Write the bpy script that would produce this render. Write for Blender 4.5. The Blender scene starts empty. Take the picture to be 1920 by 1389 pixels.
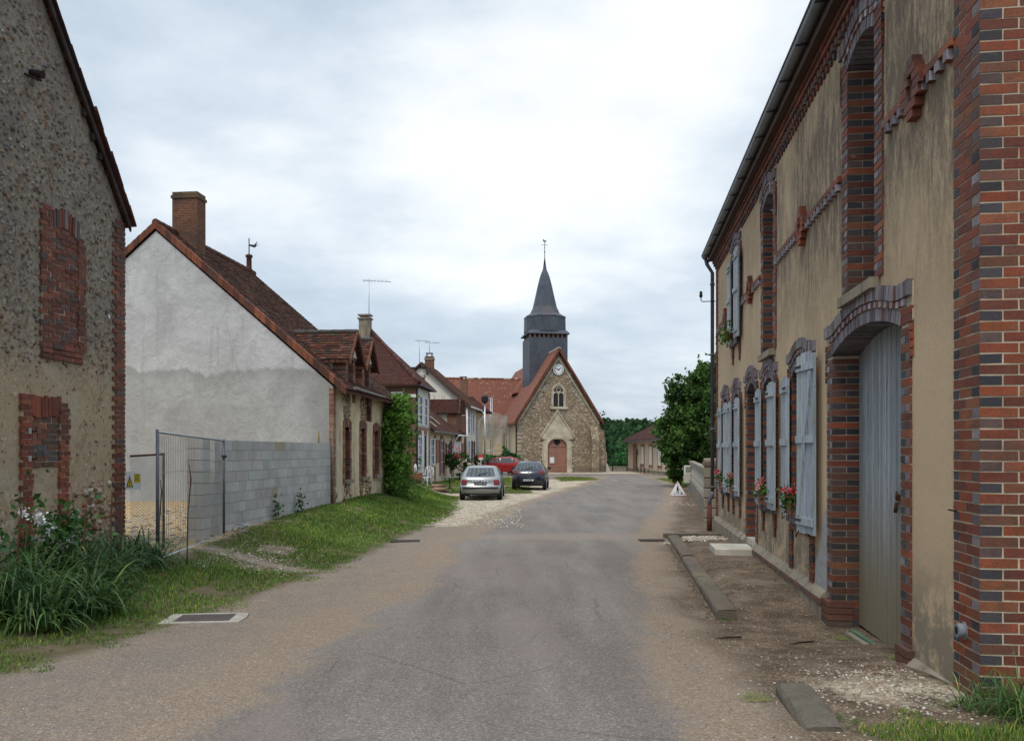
import bpy, math, random
import numpy as np
from mathutils import Vector, Matrix
random.seed(7); rng = np.random.default_rng(7)
C = bpy.context.scene
COL = C.collection
R = math.radians
FPX = 1550.0
CAMH = 1.6

# ------------------------------------------------------------------ camera
cam_d = bpy.data.cameras.new('camera'); cam = bpy.data.objects.new('camera', cam_d); COL.objects.link(cam)
cam_d.sensor_width = 36.0; cam_d.lens = 36.0 * FPX / 1920.0
cam_d.shift_y = (845 - 694.5) / 1920.0
cam_d.clip_start = 0.1; cam_d.clip_end = 3000
cam.location = (0, 0, CAMH); cam.rotation_euler = (R(90), 0, 0)
C.camera = cam
C.view_settings.view_transform = 'Standard'; C.view_settings.look = 'None'
C.view_settings.exposure = 0.50; C.view_settings.gamma = 1.0
C.view_settings.use_curve_mapping = False

# ------------------------------------------------------------------ sun
SUN_EL, SUN_AZ = R(58), R(200)       # azimuth clockwise from +Y (view direction): behind the camera
sd = bpy.data.lights.new('sun', 'SUN'); sd.energy = 1.35; sd.angle = R(18); sd.color = (1.0, 0.93, 0.82)
sun = bpy.data.objects.new('sun', sd); COL.objects.link(sun)
sv = Vector((math.sin(SUN_AZ) * math.cos(SUN_EL), math.cos(SUN_AZ) * math.cos(SUN_EL), math.sin(SUN_EL)))
sun.rotation_euler = sv.to_track_quat('Z', 'Y').to_euler(); sun.location = (0, -20, 40)

# ------------------------------------------------------------------ node helper
class NT:
    def __init__(s, tree): s.t = tree; s.n = tree.nodes; s.l = tree.links
    def new(s, ty, **kw):
        nd = s.n.new(ty)
        for k, v in kw.items(): setattr(nd, k, v)
        return nd
    def put(s, sock, v):
        if isinstance(v, bpy.types.NodeSocket): s.l.new(v, sock)
        elif v is not None:
            if isinstance(v, (tuple, list)) and len(v) == 3 and sock.type == 'RGBA': v = (*v, 1)
            sock.default_value = v
    def tc(s, w='UV'): return s.new('ShaderNodeTexCoord').outputs[w]
    def attr(s, name, out='Color'):
        a = s.new('ShaderNodeAttribute'); a.attribute_name = name; return a.outputs[out]
    def map(s, v, sc=(1, 1, 1), loc=(0, 0, 0), rot=(0, 0, 0)):
        m = s.new('ShaderNodeMapping'); s.put(m.inputs['Vector'], v)
        m.inputs['Scale'].default_value = sc if not isinstance(sc, (int, float)) else (sc,) * 3
        m.inputs['Location'].default_value = loc; m.inputs['Rotation'].default_value = rot
        return m.outputs[0]
    def noise(s, v, sc, det=4, ro=0.55, dist=0.0, out='Fac'):
        n = s.new('ShaderNodeTexNoise'); s.put(n.inputs['Vector'], v)
        n.inputs['Scale'].default_value = sc; n.inputs['Detail'].default_value = det
        n.inputs['Roughness'].default_value = ro; n.inputs['Distortion'].default_value = dist
        return n.outputs[out]
    def vor(s, v, sc, feat='F1', rand=1.0):
        n = s.new('ShaderNodeTexVoronoi', feature=feat); s.put(n.inputs['Vector'], v)
        n.inputs['Scale'].default_value = sc; n.inputs['Randomness'].default_value = rand
        return n.outputs['Distance'], (n.outputs['Color'] if feat != 'DISTANCE_TO_EDGE' else None)
    def ramp(s, f, st, interp='LINEAR'):
        r = s.new('ShaderNodeValToRGB'); s.put(r.inputs[0], f); cr = r.color_ramp; cr.interpolation = interp
        while len(cr.elements) < len(st): cr.elements.new(0.5)
        for e, (p, c) in zip(cr.elements, st):
            e.position = p; e.color = (*c, 1) if isinstance(c, tuple) else (c, c, c, 1)
        return r.outputs[0]
    def mix(s, f, a, b, mode='MIX'):
        m = s.new('ShaderNodeMix', data_type='RGBA', blend_type=mode)
        s.put(m.inputs[0], f); s.put(m.inputs[6], a); s.put(m.inputs[7], b); return m.outputs[2]
    def m(s, op, a, b=None, c=None, clamp=False):
        n = s.new('ShaderNodeMath', operation=op); n.use_clamp = clamp
        s.put(n.inputs[0], a)
        if b is not None: s.put(n.inputs[1], b)
        if c is not None: s.put(n.inputs[2], c)
        return n.outputs[0]
    def sst(s, v, a, b):
        n = s.new('ShaderNodeMapRange', interpolation_type='SMOOTHSTEP')
        s.put(n.inputs[0], v); n.inputs[1].default_value = a; n.inputs[2].default_value = b; return n.outputs[0]
    def sep(s, v):
        n = s.new('ShaderNodeSeparateXYZ'); s.put(n.inputs[0], v); return n.outputs
    def bump(s, h, st=0.5, dist=0.02, nrm=None):
        b = s.new('ShaderNodeBump'); s.put(b.inputs['Height'], h); b.inputs['Strength'].default_value = st
        b.inputs['Distance'].default_value = dist
        if nrm is not None: s.put(b.inputs['Normal'], nrm)
        return b.outputs[0]
    def brick(s, v, w, h, mortar=0.01, c1=(0, 0, 0), c2=(1, 1, 1), cm=(0.5, 0.5, 0.5), off=0.5, bias=0.0, smooth=0.1):
        b = s.new('ShaderNodeTexBrick'); s.put(b.inputs['Vector'], v); b.offset = off; b.squash = 1.0
        for k, x in (('Color1', c1), ('Color2', c2), ('Mortar', cm), ('Scale', 1.0), ('Mortar Size', mortar),
                     ('Mortar Smooth', smooth), ('Bias', bias), ('Brick Width', w), ('Row Height', h)):
            s.put(b.inputs[k], x)
        return b.outputs['Color'], b.outputs['Fac']

MATS = {}
def mat(name, fn=None, rough=0.85, metal=0.0, spec=0.3, color=None, trans=0.0, alpha=None, coat=0.0):
    if name in MATS: return MATS[name]
    ma = bpy.data.materials.new(name); ma.use_nodes = True; t = NT(ma.node_tree); t.n.clear()
    out = t.new('ShaderNodeOutputMaterial'); b = t.new('ShaderNodeBsdfPrincipled'); t.l.new(b.outputs[0], out.inputs[0])
    r = {}
    if fn: r = fn(t) or {}
    if color is not None and 'c' not in r:
        r['c'] = color
        if not fn:                      # a faint mottling so nothing is perfectly flat
            f = t.noise(t.tc('Object'), 6.0, 5, 0.6)
            r['c'] = t.mix(t.ramp(f, [(0.3, 0.0), (0.7, 1.0)]), tuple(x * 0.82 for x in color), tuple(min(1, x * 1.12) for x in color))
    t.put(b.inputs['Base Color'], r.get('c')); t.put(b.inputs['Roughness'], r.get('r', rough))
    t.put(b.inputs['Metallic'], metal); t.put(b.inputs['Specular IOR Level'], spec)
    t.put(b.inputs['Transmission Weight'], trans); t.put(b.inputs['Coat Weight'], coat)
    if 'n' in r: t.put(b.inputs['Normal'], r['n'])
    if 'sub' in r:
        # thin leaves: a translucent share
        tr = t.new('ShaderNodeBsdfTranslucent'); t.put(tr.inputs[0], r['sub']); mx = t.new('ShaderNodeMixShader')
        mx.inputs[0].default_value = 0.28; t.l.new(b.outputs[0], mx.inputs[1]); t.l.new(tr.outputs[0], mx.inputs[2])
        t.l.new(mx.outputs[0], out.inputs[0])
    MATS[name] = ma
    return ma

# ------------------------------------------------------------------ world: Nishita sky under broken cloud
w = bpy.data.worlds.new('World'); C.world = w; w.use_nodes = True
t = NT(w.node_tree); t.n.clear()
wo = t.new('ShaderNodeOutputWorld')
sky = t.new('ShaderNodeTexSky', sky_type='NISHITA'); sky.sun_disc = False
sky.sun_elevation = SUN_EL; sky.sun_rotation = SUN_AZ; sky.air_density = 1.2; sky.dust_density = 2.0
bg1 = t.new('ShaderNodeBackground'); t.l.new(sky.outputs[0], bg1.inputs[0]); bg1.inputs[1].default_value = 0.12
g = t.tc('Generated'); gx = t.sep(g)
zc = t.m('MAXIMUM', gx[2], 0.0)
den = t.m('ADD', zc, 0.22)
cx_ = t.m('DIVIDE', gx[0], den); cy_ = t.m('DIVIDE', gx[1], den)
cmb = t.new('ShaderNodeCombineXYZ'); t.put(cmb.inputs[0], cx_); t.put(cmb.inputs[1], cy_)
cv = cmb.outputs[0]
def blob(px, py, rad, sx=1.0):
    d = Vector(((px - 960) / FPX, 1, (845 - py) / FPX)).normalized()
    sb = t.new('ShaderNodeVectorMath', operation='SUBTRACT'); t.put(sb.inputs[0], g); sb.inputs[1].default_value = d
    ml = t.new('ShaderNodeVectorMath', operation='MULTIPLY'); t.put(ml.inputs[0], sb.outputs[0]); ml.inputs[1].default_value = (sx, sx, 1)
    ln = t.new('ShaderNodeVectorMath', operation='LENGTH'); t.put(ln.inputs[0], ml.outputs[0])
    mr = t.new('ShaderNodeMapRange', interpolation_type='SMOOTHSTEP'); t.put(mr.inputs[0], ln.outputs['Value'])
    mr.inputs[1].default_value = 0; mr.inputs[2].default_value = rad; mr.inputs[3].default_value = 1; mr.inputs[4].default_value = 0
    return mr.outputs[0]
big = t.noise(t.map(cv, (1.0, 1.0, 1), loc=(3.1, 0.4, 0)), 0.75, 6, 0.50, 0.25)
fine = t.noise(t.map(cv, (1.0, 1.15, 1), loc=(9, 2, 0)), 2.3, 8, 0.55, 0.15)
wis = t.noise(t.map(g, (2.2, 2.2, 5.0), loc=(4, 1, 2)), 1.5, 7, 0.56, 0.2)
cl = t.m('ADD', t.m('MULTIPLY', big, 0.42), t.m('MULTIPLY', fine, 0.34)); cl = t.m('ADD', cl, t.m('MULTIPLY', wis, 0.40))
cl = t.m('SUBTRACT', cl, 0.095); cl = t.m('ADD', cl, t.m('MULTIPLY', blob(960, 225, 0.36, 0.7), 0.19))
cl = t.m('ADD', cl, t.m('MULTIPLY', blob(1250, 160, 0.22), 0.06))
cl = t.m('ADD', cl, t.m('MULTIPLY', blob(420, 330, 0.18), 0.06))
cl = t.m('SUBTRACT', cl, t.m('MULTIPLY', blob(300, 20, 0.36, 0.6), 0.10))
cl = t.m('SUBTRACT', cl, t.m('MULTIPLY', blob(760, 385, 0.10, 0.4), 0.09))
cl = t.m('SUBTRACT', cl, t.m('MULTIPLY', blob(1200, 590, 0.14, 0.5), 0.03))
ccol = t.ramp(cl, [(0.37, (0.365, 0.43, 0.505)), (0.46, (0.44, 0.51, 0.585)), (0.54, (0.54, 0.60, 0.66)), (0.61, (0.665, 0.705, 0.735)), (0.71, (0.80, 0.80, 0.795))])
# overcast luminance grows towards the zenith
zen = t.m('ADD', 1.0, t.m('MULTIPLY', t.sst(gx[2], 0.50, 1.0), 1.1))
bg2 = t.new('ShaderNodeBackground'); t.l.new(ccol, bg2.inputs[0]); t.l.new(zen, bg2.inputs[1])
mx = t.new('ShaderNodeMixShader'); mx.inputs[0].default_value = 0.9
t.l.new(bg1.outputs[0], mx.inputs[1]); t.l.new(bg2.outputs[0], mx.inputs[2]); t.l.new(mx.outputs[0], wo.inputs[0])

# ------------------------------------------------------------------ mesh builder
class MB:
    def __init__(s): s.v = []; s.f = []; s.c = []; s.mi = []; s.sm = []
    def face(s, pts, col=(1, 1, 1), mi=0, smooth=False):
        n = len(s.v); s.v.extend([tuple(p) for p in pts]); s.f.append(tuple(range(n, n + len(pts))))
        s.c.append(col); s.mi.append(mi); s.sm.append(smooth); return s
    def box(s, x0, x1, y0, y1, z0, z1, col=(1, 1, 1), mi=0, cols=None, M=None, skip=''):
        """cols: dict of '-x','+x','-y','+y','-z','+z' -> colour"""
        P = [(x0, y0, z0), (x1, y0, z0), (x1, y1, z0), (x0, y1, z0), (x0, y0, z1), (x1, y0, z1), (x1, y1, z1), (x0, y1, z1)]
        if M is not None: P = [tuple(M @ Vector(p)) for p in P]
        n = len(s.v); s.v.extend(P)
        for key, q in (('-z', (0, 3, 2, 1)), ('+z', (4, 5, 6, 7)), ('-y', (0, 1, 5, 4)), ('+x', (1, 2, 6, 5)), ('+y', (2, 3, 7, 6)), ('-x', (3, 0, 4, 7))):
            if key in skip.split(): continue
            s.f.append(tuple(n + i for i in q)); s.c.append((cols or {}).get(key, col)); s.mi.append(mi); s.sm.append(False)
        return s
    def prism(s, poly, a, b, axis='y', col=(1, 1, 1), mi=0, M=None):
        """poly: 2D points; extruded along axis from a to b."""
        def P(p, h):
            q = {'y': (p[0], h, p[1]), 'x': (h, p[0], p[1]), 'z': (p[0], p[1], h)}[axis]
            return tuple(M @ Vector(q)) if M is not None else q
        A = [P(p, a) for p in poly]; B = [P(p, b) for p in poly]
        ar = sum(poly[i][0] * poly[(i + 1) % len(poly)][1] - poly[(i + 1) % len(poly)][0] * poly[i][1] for i in range(len(poly)))
        flip = (ar > 0) != (axis in ('z', 'x')) 
        if b < a: flip = not flip
        fa = list(reversed(A)) if not flip else A
        fb = B if not flip else list(reversed(B))
        s.face(fa, col, mi); s.face(fb, col, mi)
        for i in range(len(poly)):
            j = (i + 1) % len(poly); q = [A[i], A[j], B[j], B[i]]
            s.face(q if not flip else q[::-1], col, mi)
        return s
    def tube(s, pts, r, n=8, col=(1, 1, 1), mi=0, cap=True, smooth=True):
        pts = [Vector(p) for p in pts]; rs = r if isinstance(r, (list, tuple)) else [r] * len(pts)
        rings = []; base = len(s.v); up = None
        for i, p in enumerate(pts):
            d = (pts[min(i + 1, len(pts) - 1)] - pts[max(i - 1, 0)]).normalized()
            if up is None: up = Vector((0, 0, 1)) if abs(d.z) < 0.9 else Vector((1, 0, 0))
            a = d.cross(up).normalized(); b = a.cross(d).normalized(); up = b
            for k in range(n):
                th = 2 * math.pi * k / n; s.v.append(tuple(p + (a * math.cos(th) + b * math.sin(th)) * rs[i]))
        for i in range(len(pts) - 1):
            for k in range(n):
                k2 = (k + 1) % n
                s.f.append((base + i * n + k, base + i * n + k2, base + (i + 1) * n + k2, base + (i + 1) * n + k)); s.c.append(col); s.mi.append(mi); s.sm.append(smooth)
        if cap:
            s.f.append(tuple(base + k for k in reversed(range(n)))); s.c.append(col); s.mi.append(mi); s.sm.append(False)
            o = base + (len(pts) - 1) * n
            s.f.append(tuple(o + k for k in range(n))); s.c.append(col); s.mi.append(mi); s.sm.append(False)
        return s
    def lathe(s, prof, c=(0, 0, 0), n=16, col=(1, 1, 1), mi=0, smooth=True, rot=0.0, M=None):
        base = len(s.v)
        for (r_, z_) in prof:
            for k in range(n):
                th = 2 * math.pi * k / n + rot; p = Vector((c[0] + r_ * math.cos(th), c[1] + r_ * math.sin(th), c[2] + z_))
                s.v.append(tuple(M @ p) if M is not None else tuple(p))
        for i in range(len(prof) - 1):
            for k in range(n):
                k2 = (k + 1) % n
                s.f.append((base + i * n + k, base + i * n + k2, base + (i + 1) * n + k2, base + (i + 1) * n + k)); s.c.append(col); s.mi.append(mi); s.sm.append(smooth)
        s.f.append(tuple(base + k for k in reversed(range(n)))); s.c.append(col); s.mi.append(mi); s.sm.append(False)
        o = base + (len(prof) - 1) * n; s.f.append(tuple(o + k for k in range(n))); s.c.append(col); s.mi.append(mi); s.sm.append(False)
        return s
    def build(s, name, mats, parent=None, loc=None, uv=True, jit_=None):
        if jit_ is None: jit_ = .0022 if mats is MATS.get('brick_geo') else 0
        if jit_: s.v = [(p[0] + random.uniform(-jit_, jit_), p[1] + random.uniform(-jit_, jit_) * .8, p[2] + random.uniform(-jit_, jit_)) for p in s.v]
        me = bpy.data.meshes.new(name); me.from_pydata(s.v, [], s.f)
        if not isinstance(mats, (list, tuple)): mats = [mats]
        for m_ in mats: me.materials.append(m_)
        me.polygons.foreach_set('material_index', s.mi); me.polygons.foreach_set('use_smooth', s.sm)
        nl = len(me.loops); lt = np.empty(len(me.polygons), dtype=np.int32); me.polygons.foreach_get('loop_total', lt)
        ca = me.color_attributes.new('Col', 'FLOAT_COLOR', 'CORNER')
        cc = np.ones((len(s.c), 4), dtype=np.float32); cc[:, :3] = np.array(s.c, dtype=np.float32)
        ca.data.foreach_set('color', np.repeat(cc, lt, axis=0).ravel())
        me.update()
        if uv: autouv(me, lt)
        o = bpy.data.objects.new(name, me); COL.objects.link(o)
        if parent is not None: o.parent = parent
        if loc is not None: o.location = loc
        return o

def autouv(me, lt=None):
    nf = len(me.polygons)
    if lt is None: lt = np.empty(nf, dtype=np.int32); me.polygons.foreach_get('loop_total', lt)
    nr = np.empty(nf * 3, dtype=np.float32); me.polygons.foreach_get('normal', nr); nr = nr.reshape(-1, 3)
    co = np.empty(len(me.vertices) * 3, dtype=np.float32); me.vertices.foreach_get('co', co); co = co.reshape(-1, 3)
    vi = np.empty(len(me.loops), dtype=np.int32); me.loops.foreach_get('vertex_index', vi)
    flat = np.abs(nr[:, 2]) > 0.98
    tx = np.stack([-nr[:, 1], nr[:, 0], np.zeros(nf)], 1); ln = np.linalg.norm(tx, axis=1, keepdims=True); tx = tx / np.maximum(ln, 1e-6)
    tx[flat] = (1, 0, 0); bt = np.cross(nr, tx); bt[flat] = (0, 1, 0)
    T = np.repeat(tx, lt, axis=0); B = np.repeat(bt, lt, axis=0); P = co[vi]
    uvl = me.uv_layers.new(name='UVMap')
    uvl.data.foreach_set('uv', np.stack([(P * T).sum(1), (P * B).sum(1)], 1).astype(np.float32).ravel())

def tag(o, label=None, cat=None, group=None, kind=None):
    if label: o['label'] = label
    if cat: o['category'] = cat
    if group: o['group'] = group
    if kind: o['kind'] = kind
    return o
def thing(name, label, cat, loc=(0, 0, 0), rotz=0.0, group=None):
    o = bpy.data.objects.new(name, None); COL.objects.link(o); o.location = loc; o.rotation_euler = (0, 0, rotz)
    o.empty_display_size = 0.3
    return tag(o, label, cat, group)
def copy_tree(o, parent=None):
    c = o.copy(); COL.objects.link(c); c.parent = parent
    for ch in list(o.children): copy_tree(ch, c)
    return c
def W(px, py, Y): return Vector(((px - 960) / FPX * Y, Y, CAMH + (845 - py) / FPX * Y))
def jit(c, a=0.12):
    k = 1 + random.uniform(-a, a); return tuple(min(1, max(0, x * k * (1 + random.uniform(-a, a) * 0.3))) for x in c)
def interp(x, pts):
    xs = [p[0] for p in pts]; ys = [p[1] for p in pts]; return np.interp(x, xs, ys)

# numpy quad/tri soup -> object, for foliage and grass
def soup(name, verts, faces4, col, material, parent=None, loc=None, faces3=None, smooth=False):
    """verts (N,3); faces4 (F,4) int; col (N,3) per vertex"""
    me = bpy.data.meshes.new(name)
    nq = len(faces4); ntr = 0 if faces3 is None else len(faces3)
    li = np.asarray(faces4, dtype=np.int32).ravel()
    if ntr: li = np.concatenate([li, np.asarray(faces3, dtype=np.int32).ravel()])
    me.vertices.add(len(verts)); me.vertices.foreach_set('co', np.asarray(verts, dtype=np.float32).ravel())
    me.loops.add(len(li)); me.loops.foreach_set('vertex_index', li)
    me.polygons.add(nq + ntr)
    ls = np.concatenate([np.arange(nq) * 4, nq * 4 + np.arange(ntr) * 3]).astype(np.int32)
    me.polygons.foreach_set('loop_start', ls)
    me.update(calc_edges=True); me.validate()
    me.materials.append(material)
    ca = me.color_attributes.new('Col', 'FLOAT_COLOR', 'POINT')
    cc = np.ones((len(verts), 4), dtype=np.float32); cc[:, :3] = col; ca.data.foreach_set('color', cc.ravel())
    if smooth: me.polygons.foreach_set('use_smooth', [True] * len(me.polygons))
    o = bpy.data.objects.new(name, me); COL.objects.link(o)
    if parent is not None: o.parent = parent
    if loc is not None: o.location = loc
    return o
def leafcards(name, P, size, material, parent=None, base=(1, 1, 1), var=0.25, out=None, aspect=1.6, droop=0.3):
    """pointed, folded leaf at each of P (N,3): 6 verts, 2 quads"""
    n = len(P); P = np.asarray(P, dtype=np.float64)
    d = rng.normal(size=(n, 3))
    if out is not None: d = d * 0.7 + out * 0.9
    d[:, 2] -= droop; d /= np.linalg.norm(d, axis=1, keepdims=True) + 1e-9
    a = rng.normal(size=(n, 3)); s_ = np.cross(d, a); s_ /= np.linalg.norm(s_, axis=1, keepdims=True) + 1e-9
    nn = np.cross(d, s_)
    L = (size * rng.uniform(0.6, 1.25, n))[:, None]; Wd = L / aspect
    b = P - d * L * 0.5; m1 = P - d * L * 0.05; tip = P + d * L * 0.5
    V = np.stack([b, m1 + s_ * Wd * 0.5 + nn * L * 0.12, tip, m1 - s_ * Wd * 0.5 + nn * L * 0.12], 1).reshape(-1, 3)
    i = np.arange(n)[:, None] * 4; F = i + np.array([[0, 1, 2, 3]])
    base = np.array(base); k = rng.uniform(1 - var, 1 + var, n)[:, None] * (base if base.ndim == 2 else base[None])
    k = k * (1 + rng.uniform(-0.06, 0.06, (n, 3)))
    return soup(name, V, F, np.repeat(k, 4, axis=0), material, parent)
# ------------------------------------------------------------------ materials
def f_vcol(rough_noise=40, amt=0.35, bump=0.4, dist=0.004):
    def f(t):
        o = t.tc('Object'); c = t.attr('Col')
        n1 = t.noise(o, rough_noise, 6, 0.65); n2 = t.noise(o, rough_noise * 0.12, 4, 0.6)
        k = t.ramp(n1, [(0.25, 1 - amt), (0.75, 1 + amt * 0.0)]); k2 = t.ramp(n2, [(0.3, 0.78), (0.7, 1.0)])
        col = t.mix(1.0, t.mix(1.0, c, k, 'MULTIPLY'), k2, 'MULTIPLY')
        return {'c': col, 'n': t.bump(n1, bump, dist)}
    return f
def f_brickgeo(t):
    o = t.tc('Object'); c = t.attr('Col')
    n1 = t.noise(o, 55, 6, 0.7); n2 = t.noise(o, 9, 5, 0.6); n3 = t.noise(o, 1.3, 4, 0.6)
    col = t.mix(1.0, c, t.ramp(n1, [(0.25, 0.55), (0.6, 1.0), (0.8, 1.15)]), 'MULTIPLY')
    col = t.mix(1.0, col, t.ramp(n2, [(0.3, 0.72), (0.65, 1.0)]), 'MULTIPLY')
    lich = t.m('MULTIPLY', t.ramp(n2, [(0.62, 0.0), (0.72, 1.0)]), t.ramp(n3, [(0.45, 0.0), (0.7, 0.75)]))
    col = t.mix(lich, col, (0.14, 0.13, 0.11)); soot = t.m('MULTIPLY', t.ramp(t.noise(t.map(o, (1.5, 1.5, .6), loc=(4, 2, 0)), 1.0, 6, 0.7), [(0.46, 0.0), (0.68, 0.6)]), 1.0); col = t.mix(soot, col, (0.055, 0.042, 0.036)); eff = t.ramp(t.noise(o, 7, 7, 0.8), [(0.62, 0.0), (0.70, 0.45)]); col = t.mix(eff, col, (0.36, 0.29, 0.22))
    return {'c': col, 'n': t.bump(n1, 0.5, 0.006), 'r': t.ramp(n2, [(0.3, 0.6), (0.7, 0.9)])}
def f_mortar(t):
    o = t.tc('Object'); n = t.noise(o, 70, 5, 0.7); n2 = t.noise(o, 3, 4, 0.6)
    return {'c': t.mix(t.ramp(n2, [(0.35, 0.0), (0.7, 1.0)]), t.ramp(n, [(0.3, (0.44, 0.36, 0.26)), (0.7, (0.62, 0.53, 0.41))]), (0.34, 0.28, 0.20)), 'n': t.bump(n, 0.5, 0.005)}
def brickwall(c1, c2, cm, w=0.23, h=0.07, mort=0.012, grime=0.4):
    def f(t):
        uv = t.tc('UV'); o = t.tc('Object')
        wob = t.noise(uv, 8, 3, 0.6, out='Color')
        vm = t.new('ShaderNodeVectorMath', operation='MULTIPLY_ADD'); t.put(vm.inputs[0], wob); vm.inputs[1].default_value = (0.012, 0.012, 0); t.put(vm.inputs[2], uv)
        c, fac = t.brick(vm.outputs[0], w, h, mort, c1, c2, cm)
        n = t.noise(o, 14, 6, 0.65); n2 = t.noise(o, 0.9, 5, 0.62)
        c = t.mix(1.0, c, t.ramp(n, [(0.25, 0.6), (0.7, 1.1)]), 'MULTIPLY')
        c = t.mix(t.ramp(n2, [(0.42, 0.0), (0.72, grime)]), c, (0.06, 0.05, 0.045))
        hgt = t.m('SUBTRACT', t.m('MULTIPLY', n, 0.3), fac)
        return {'c': c, 'n': t.bump(hgt, 0.7, 0.012)}
    return f
def tiles(c1, c2, c3, w=0.18, h=0.13, speck=0.0, moss=0.35):
    def f(t):
        uv = t.tc('UV'); o = t.tc('Object')
        wob = t.noise(uv, 1.7, 3, 0.6, out='Color')
        vm = t.new('ShaderNodeVectorMath', operation='MULTIPLY_ADD'); t.put(vm.inputs[0], wob); vm.inputs[1].default_value = (0.05, 0.05, 0); t.put(vm.inputs[2], uv)
        c, fac = t.brick(vm.outputs[0], w, h, 0.012, c1, c2, tuple(x * 0.25 for x in c1), smooth=0.3)
        u = t.sep(vm.outputs[0])
        cell = t.new('ShaderNodeCombineXYZ'); t.put(cell.inputs[0], t.m('FLOOR', t.m('DIVIDE', u[0], w))); t.put(cell.inputs[1], t.m('FLOOR', t.m('DIVIDE', u[1], h)))
        wn = t.new('ShaderNodeTexWhiteNoise'); t.put(wn.inputs['Vector'], cell.outputs[0])
        c = t.mix(t.ramp(wn.outputs['Value'], [(0.55, 0.0), (0.95, 0.8)]), c, c3)
        if speck: c = t.mix(t.ramp(wn.outputs['Value'], [(1 - speck, 0.0), (1 - speck + 0.01, 0.75)], 'CONSTANT'), c, (0.50, 0.34, 0.25))
        n2 = t.noise(o, 0.7, 5, 0.65); n3 = t.noise(o, 6, 6, 0.7)
        c = t.mix(t.m('MULTIPLY', t.ramp(n2, [(0.4, 0.0), (0.7, moss)]), t.ramp(n3, [(0.35, 0.2), (0.65, 1.0)])), c, (0.06, 0.052, 0.04))
        c = t.mix(1.0, c, t.ramp(n3, [(0.25, 0.65), (0.7, 1.12)]), 'MULTIPLY')
        saw = t.m('FRACT', t.m('DIVIDE', u[1], h))       # each course laps the one below
        c = t.mix(1.0, c, t.ramp(t.noise(o, 11, 5, 0.8), [(0.3, 0.55), (0.55, 1.0), (0.75, 1.5)]), 'MULTIPLY')
        hgt = t.m('ADD', t.m('MULTIPLY', t.m('SUBTRACT', 1.0, saw), 0.8), t.m('MULTIPLY', t.m('ADD', fac, wn.outputs['Value']), -0.35))
        return {'c': c, 'n': t.bump(hgt, 1.0, 0.05)}
    return f
def f_stucco(t):                                   # beige render, rain-streaked
    o = t.tc('Object'); s_ = t.sep(o)
    base = t.mix(t.ramp(t.noise(o, 0.55, 5, 0.6), [(0.3, 0.0), (0.7, 1.0)]), (0.50, 0.37, 0.235), (0.60, 0.455, 0.30))
    fine = t.noise(o, 90, 5, 0.7); base = t.mix(1.0, base, t.ramp(fine, [(0.2, 0.82), (0.7, 1.05)]), 'MULTIPLY')
    st = t.noise(t.map(o, (8, 8, 2.0)), 1.0, 9, 0.82, 0.15); wide = t.noise(t.map(o, (0.5, 0.5, 0.35), loc=(2.3, 0, 1)), 1.4, 4, 0.6)
    top = t.m('MAXIMUM', t.sst(s_[2], 2.2, 4.6), t.m('MULTIPLY', t.sst(s_[2], 4.4, 6.2), 0.5))
    near = t.sst(s_[0], 11.0, 4.0)
    mask = t.m('MULTIPLY', t.m('MULTIPLY', t.ramp(st, [(0.36, 0.0), (0.58, 1.0)]), t.ramp(wide, [(0.34, 0.1), (0.55, 1.0)])), t.m('MULTIPLY', top, t.m('ADD', t.m('MULTIPLY', near, 0.8), 0.2)))
    c = t.mix(t.m('MINIMUM', t.m('MULTIPLY', mask, 1.25), 0.92), base, (0.135, 0.105, 0.077))
    pt = t.noise(t.map(o, (1, 1, .6)), 30, 7, 0.8); spot = t.m('MULTIPLY', t.ramp(pt, [(0.50, 0.0), (0.60, 1.0)]), t.ramp(wide, [(0.36, 0.15), (0.52, 0.75)]))
    c = t.mix(t.m('MULTIPLY', spot, t.m('MAXIMUM', top, .25)), c, (0.13, 0.105, 0.075))
    low = t.m('MULTIPLY', t.sst(s_[2], 1.0, 0.15), t.ramp(t.noise(o, 3.0, 8, 0.75), [(0.42, 0.0), (0.52, 1.0)]))
    c = t.mix(t.m('MULTIPLY', low, 0.85), c, (0.19, 0.165, 0.125))
    pock = t.m('MULTIPLY', t.ramp(t.noise(o, 13, 4, 0.8), [(0.66, 0.0), (0.70, 1.0)]), t.sst(s_[2], 1.6, 0.3))
    c = t.mix(pock, c, (0.20, 0.13, 0.08))
    h = t.m('SUBTRACT', t.m('ADD', t.m('MULTIPLY', fine, 0.35), t.noise(o, 5, 4, 0.6)), t.m('MULTIPLY', pock, 2.0))
    return {'c': c, 'n': t.bump(h, 0.55, 0.008)}
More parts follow.
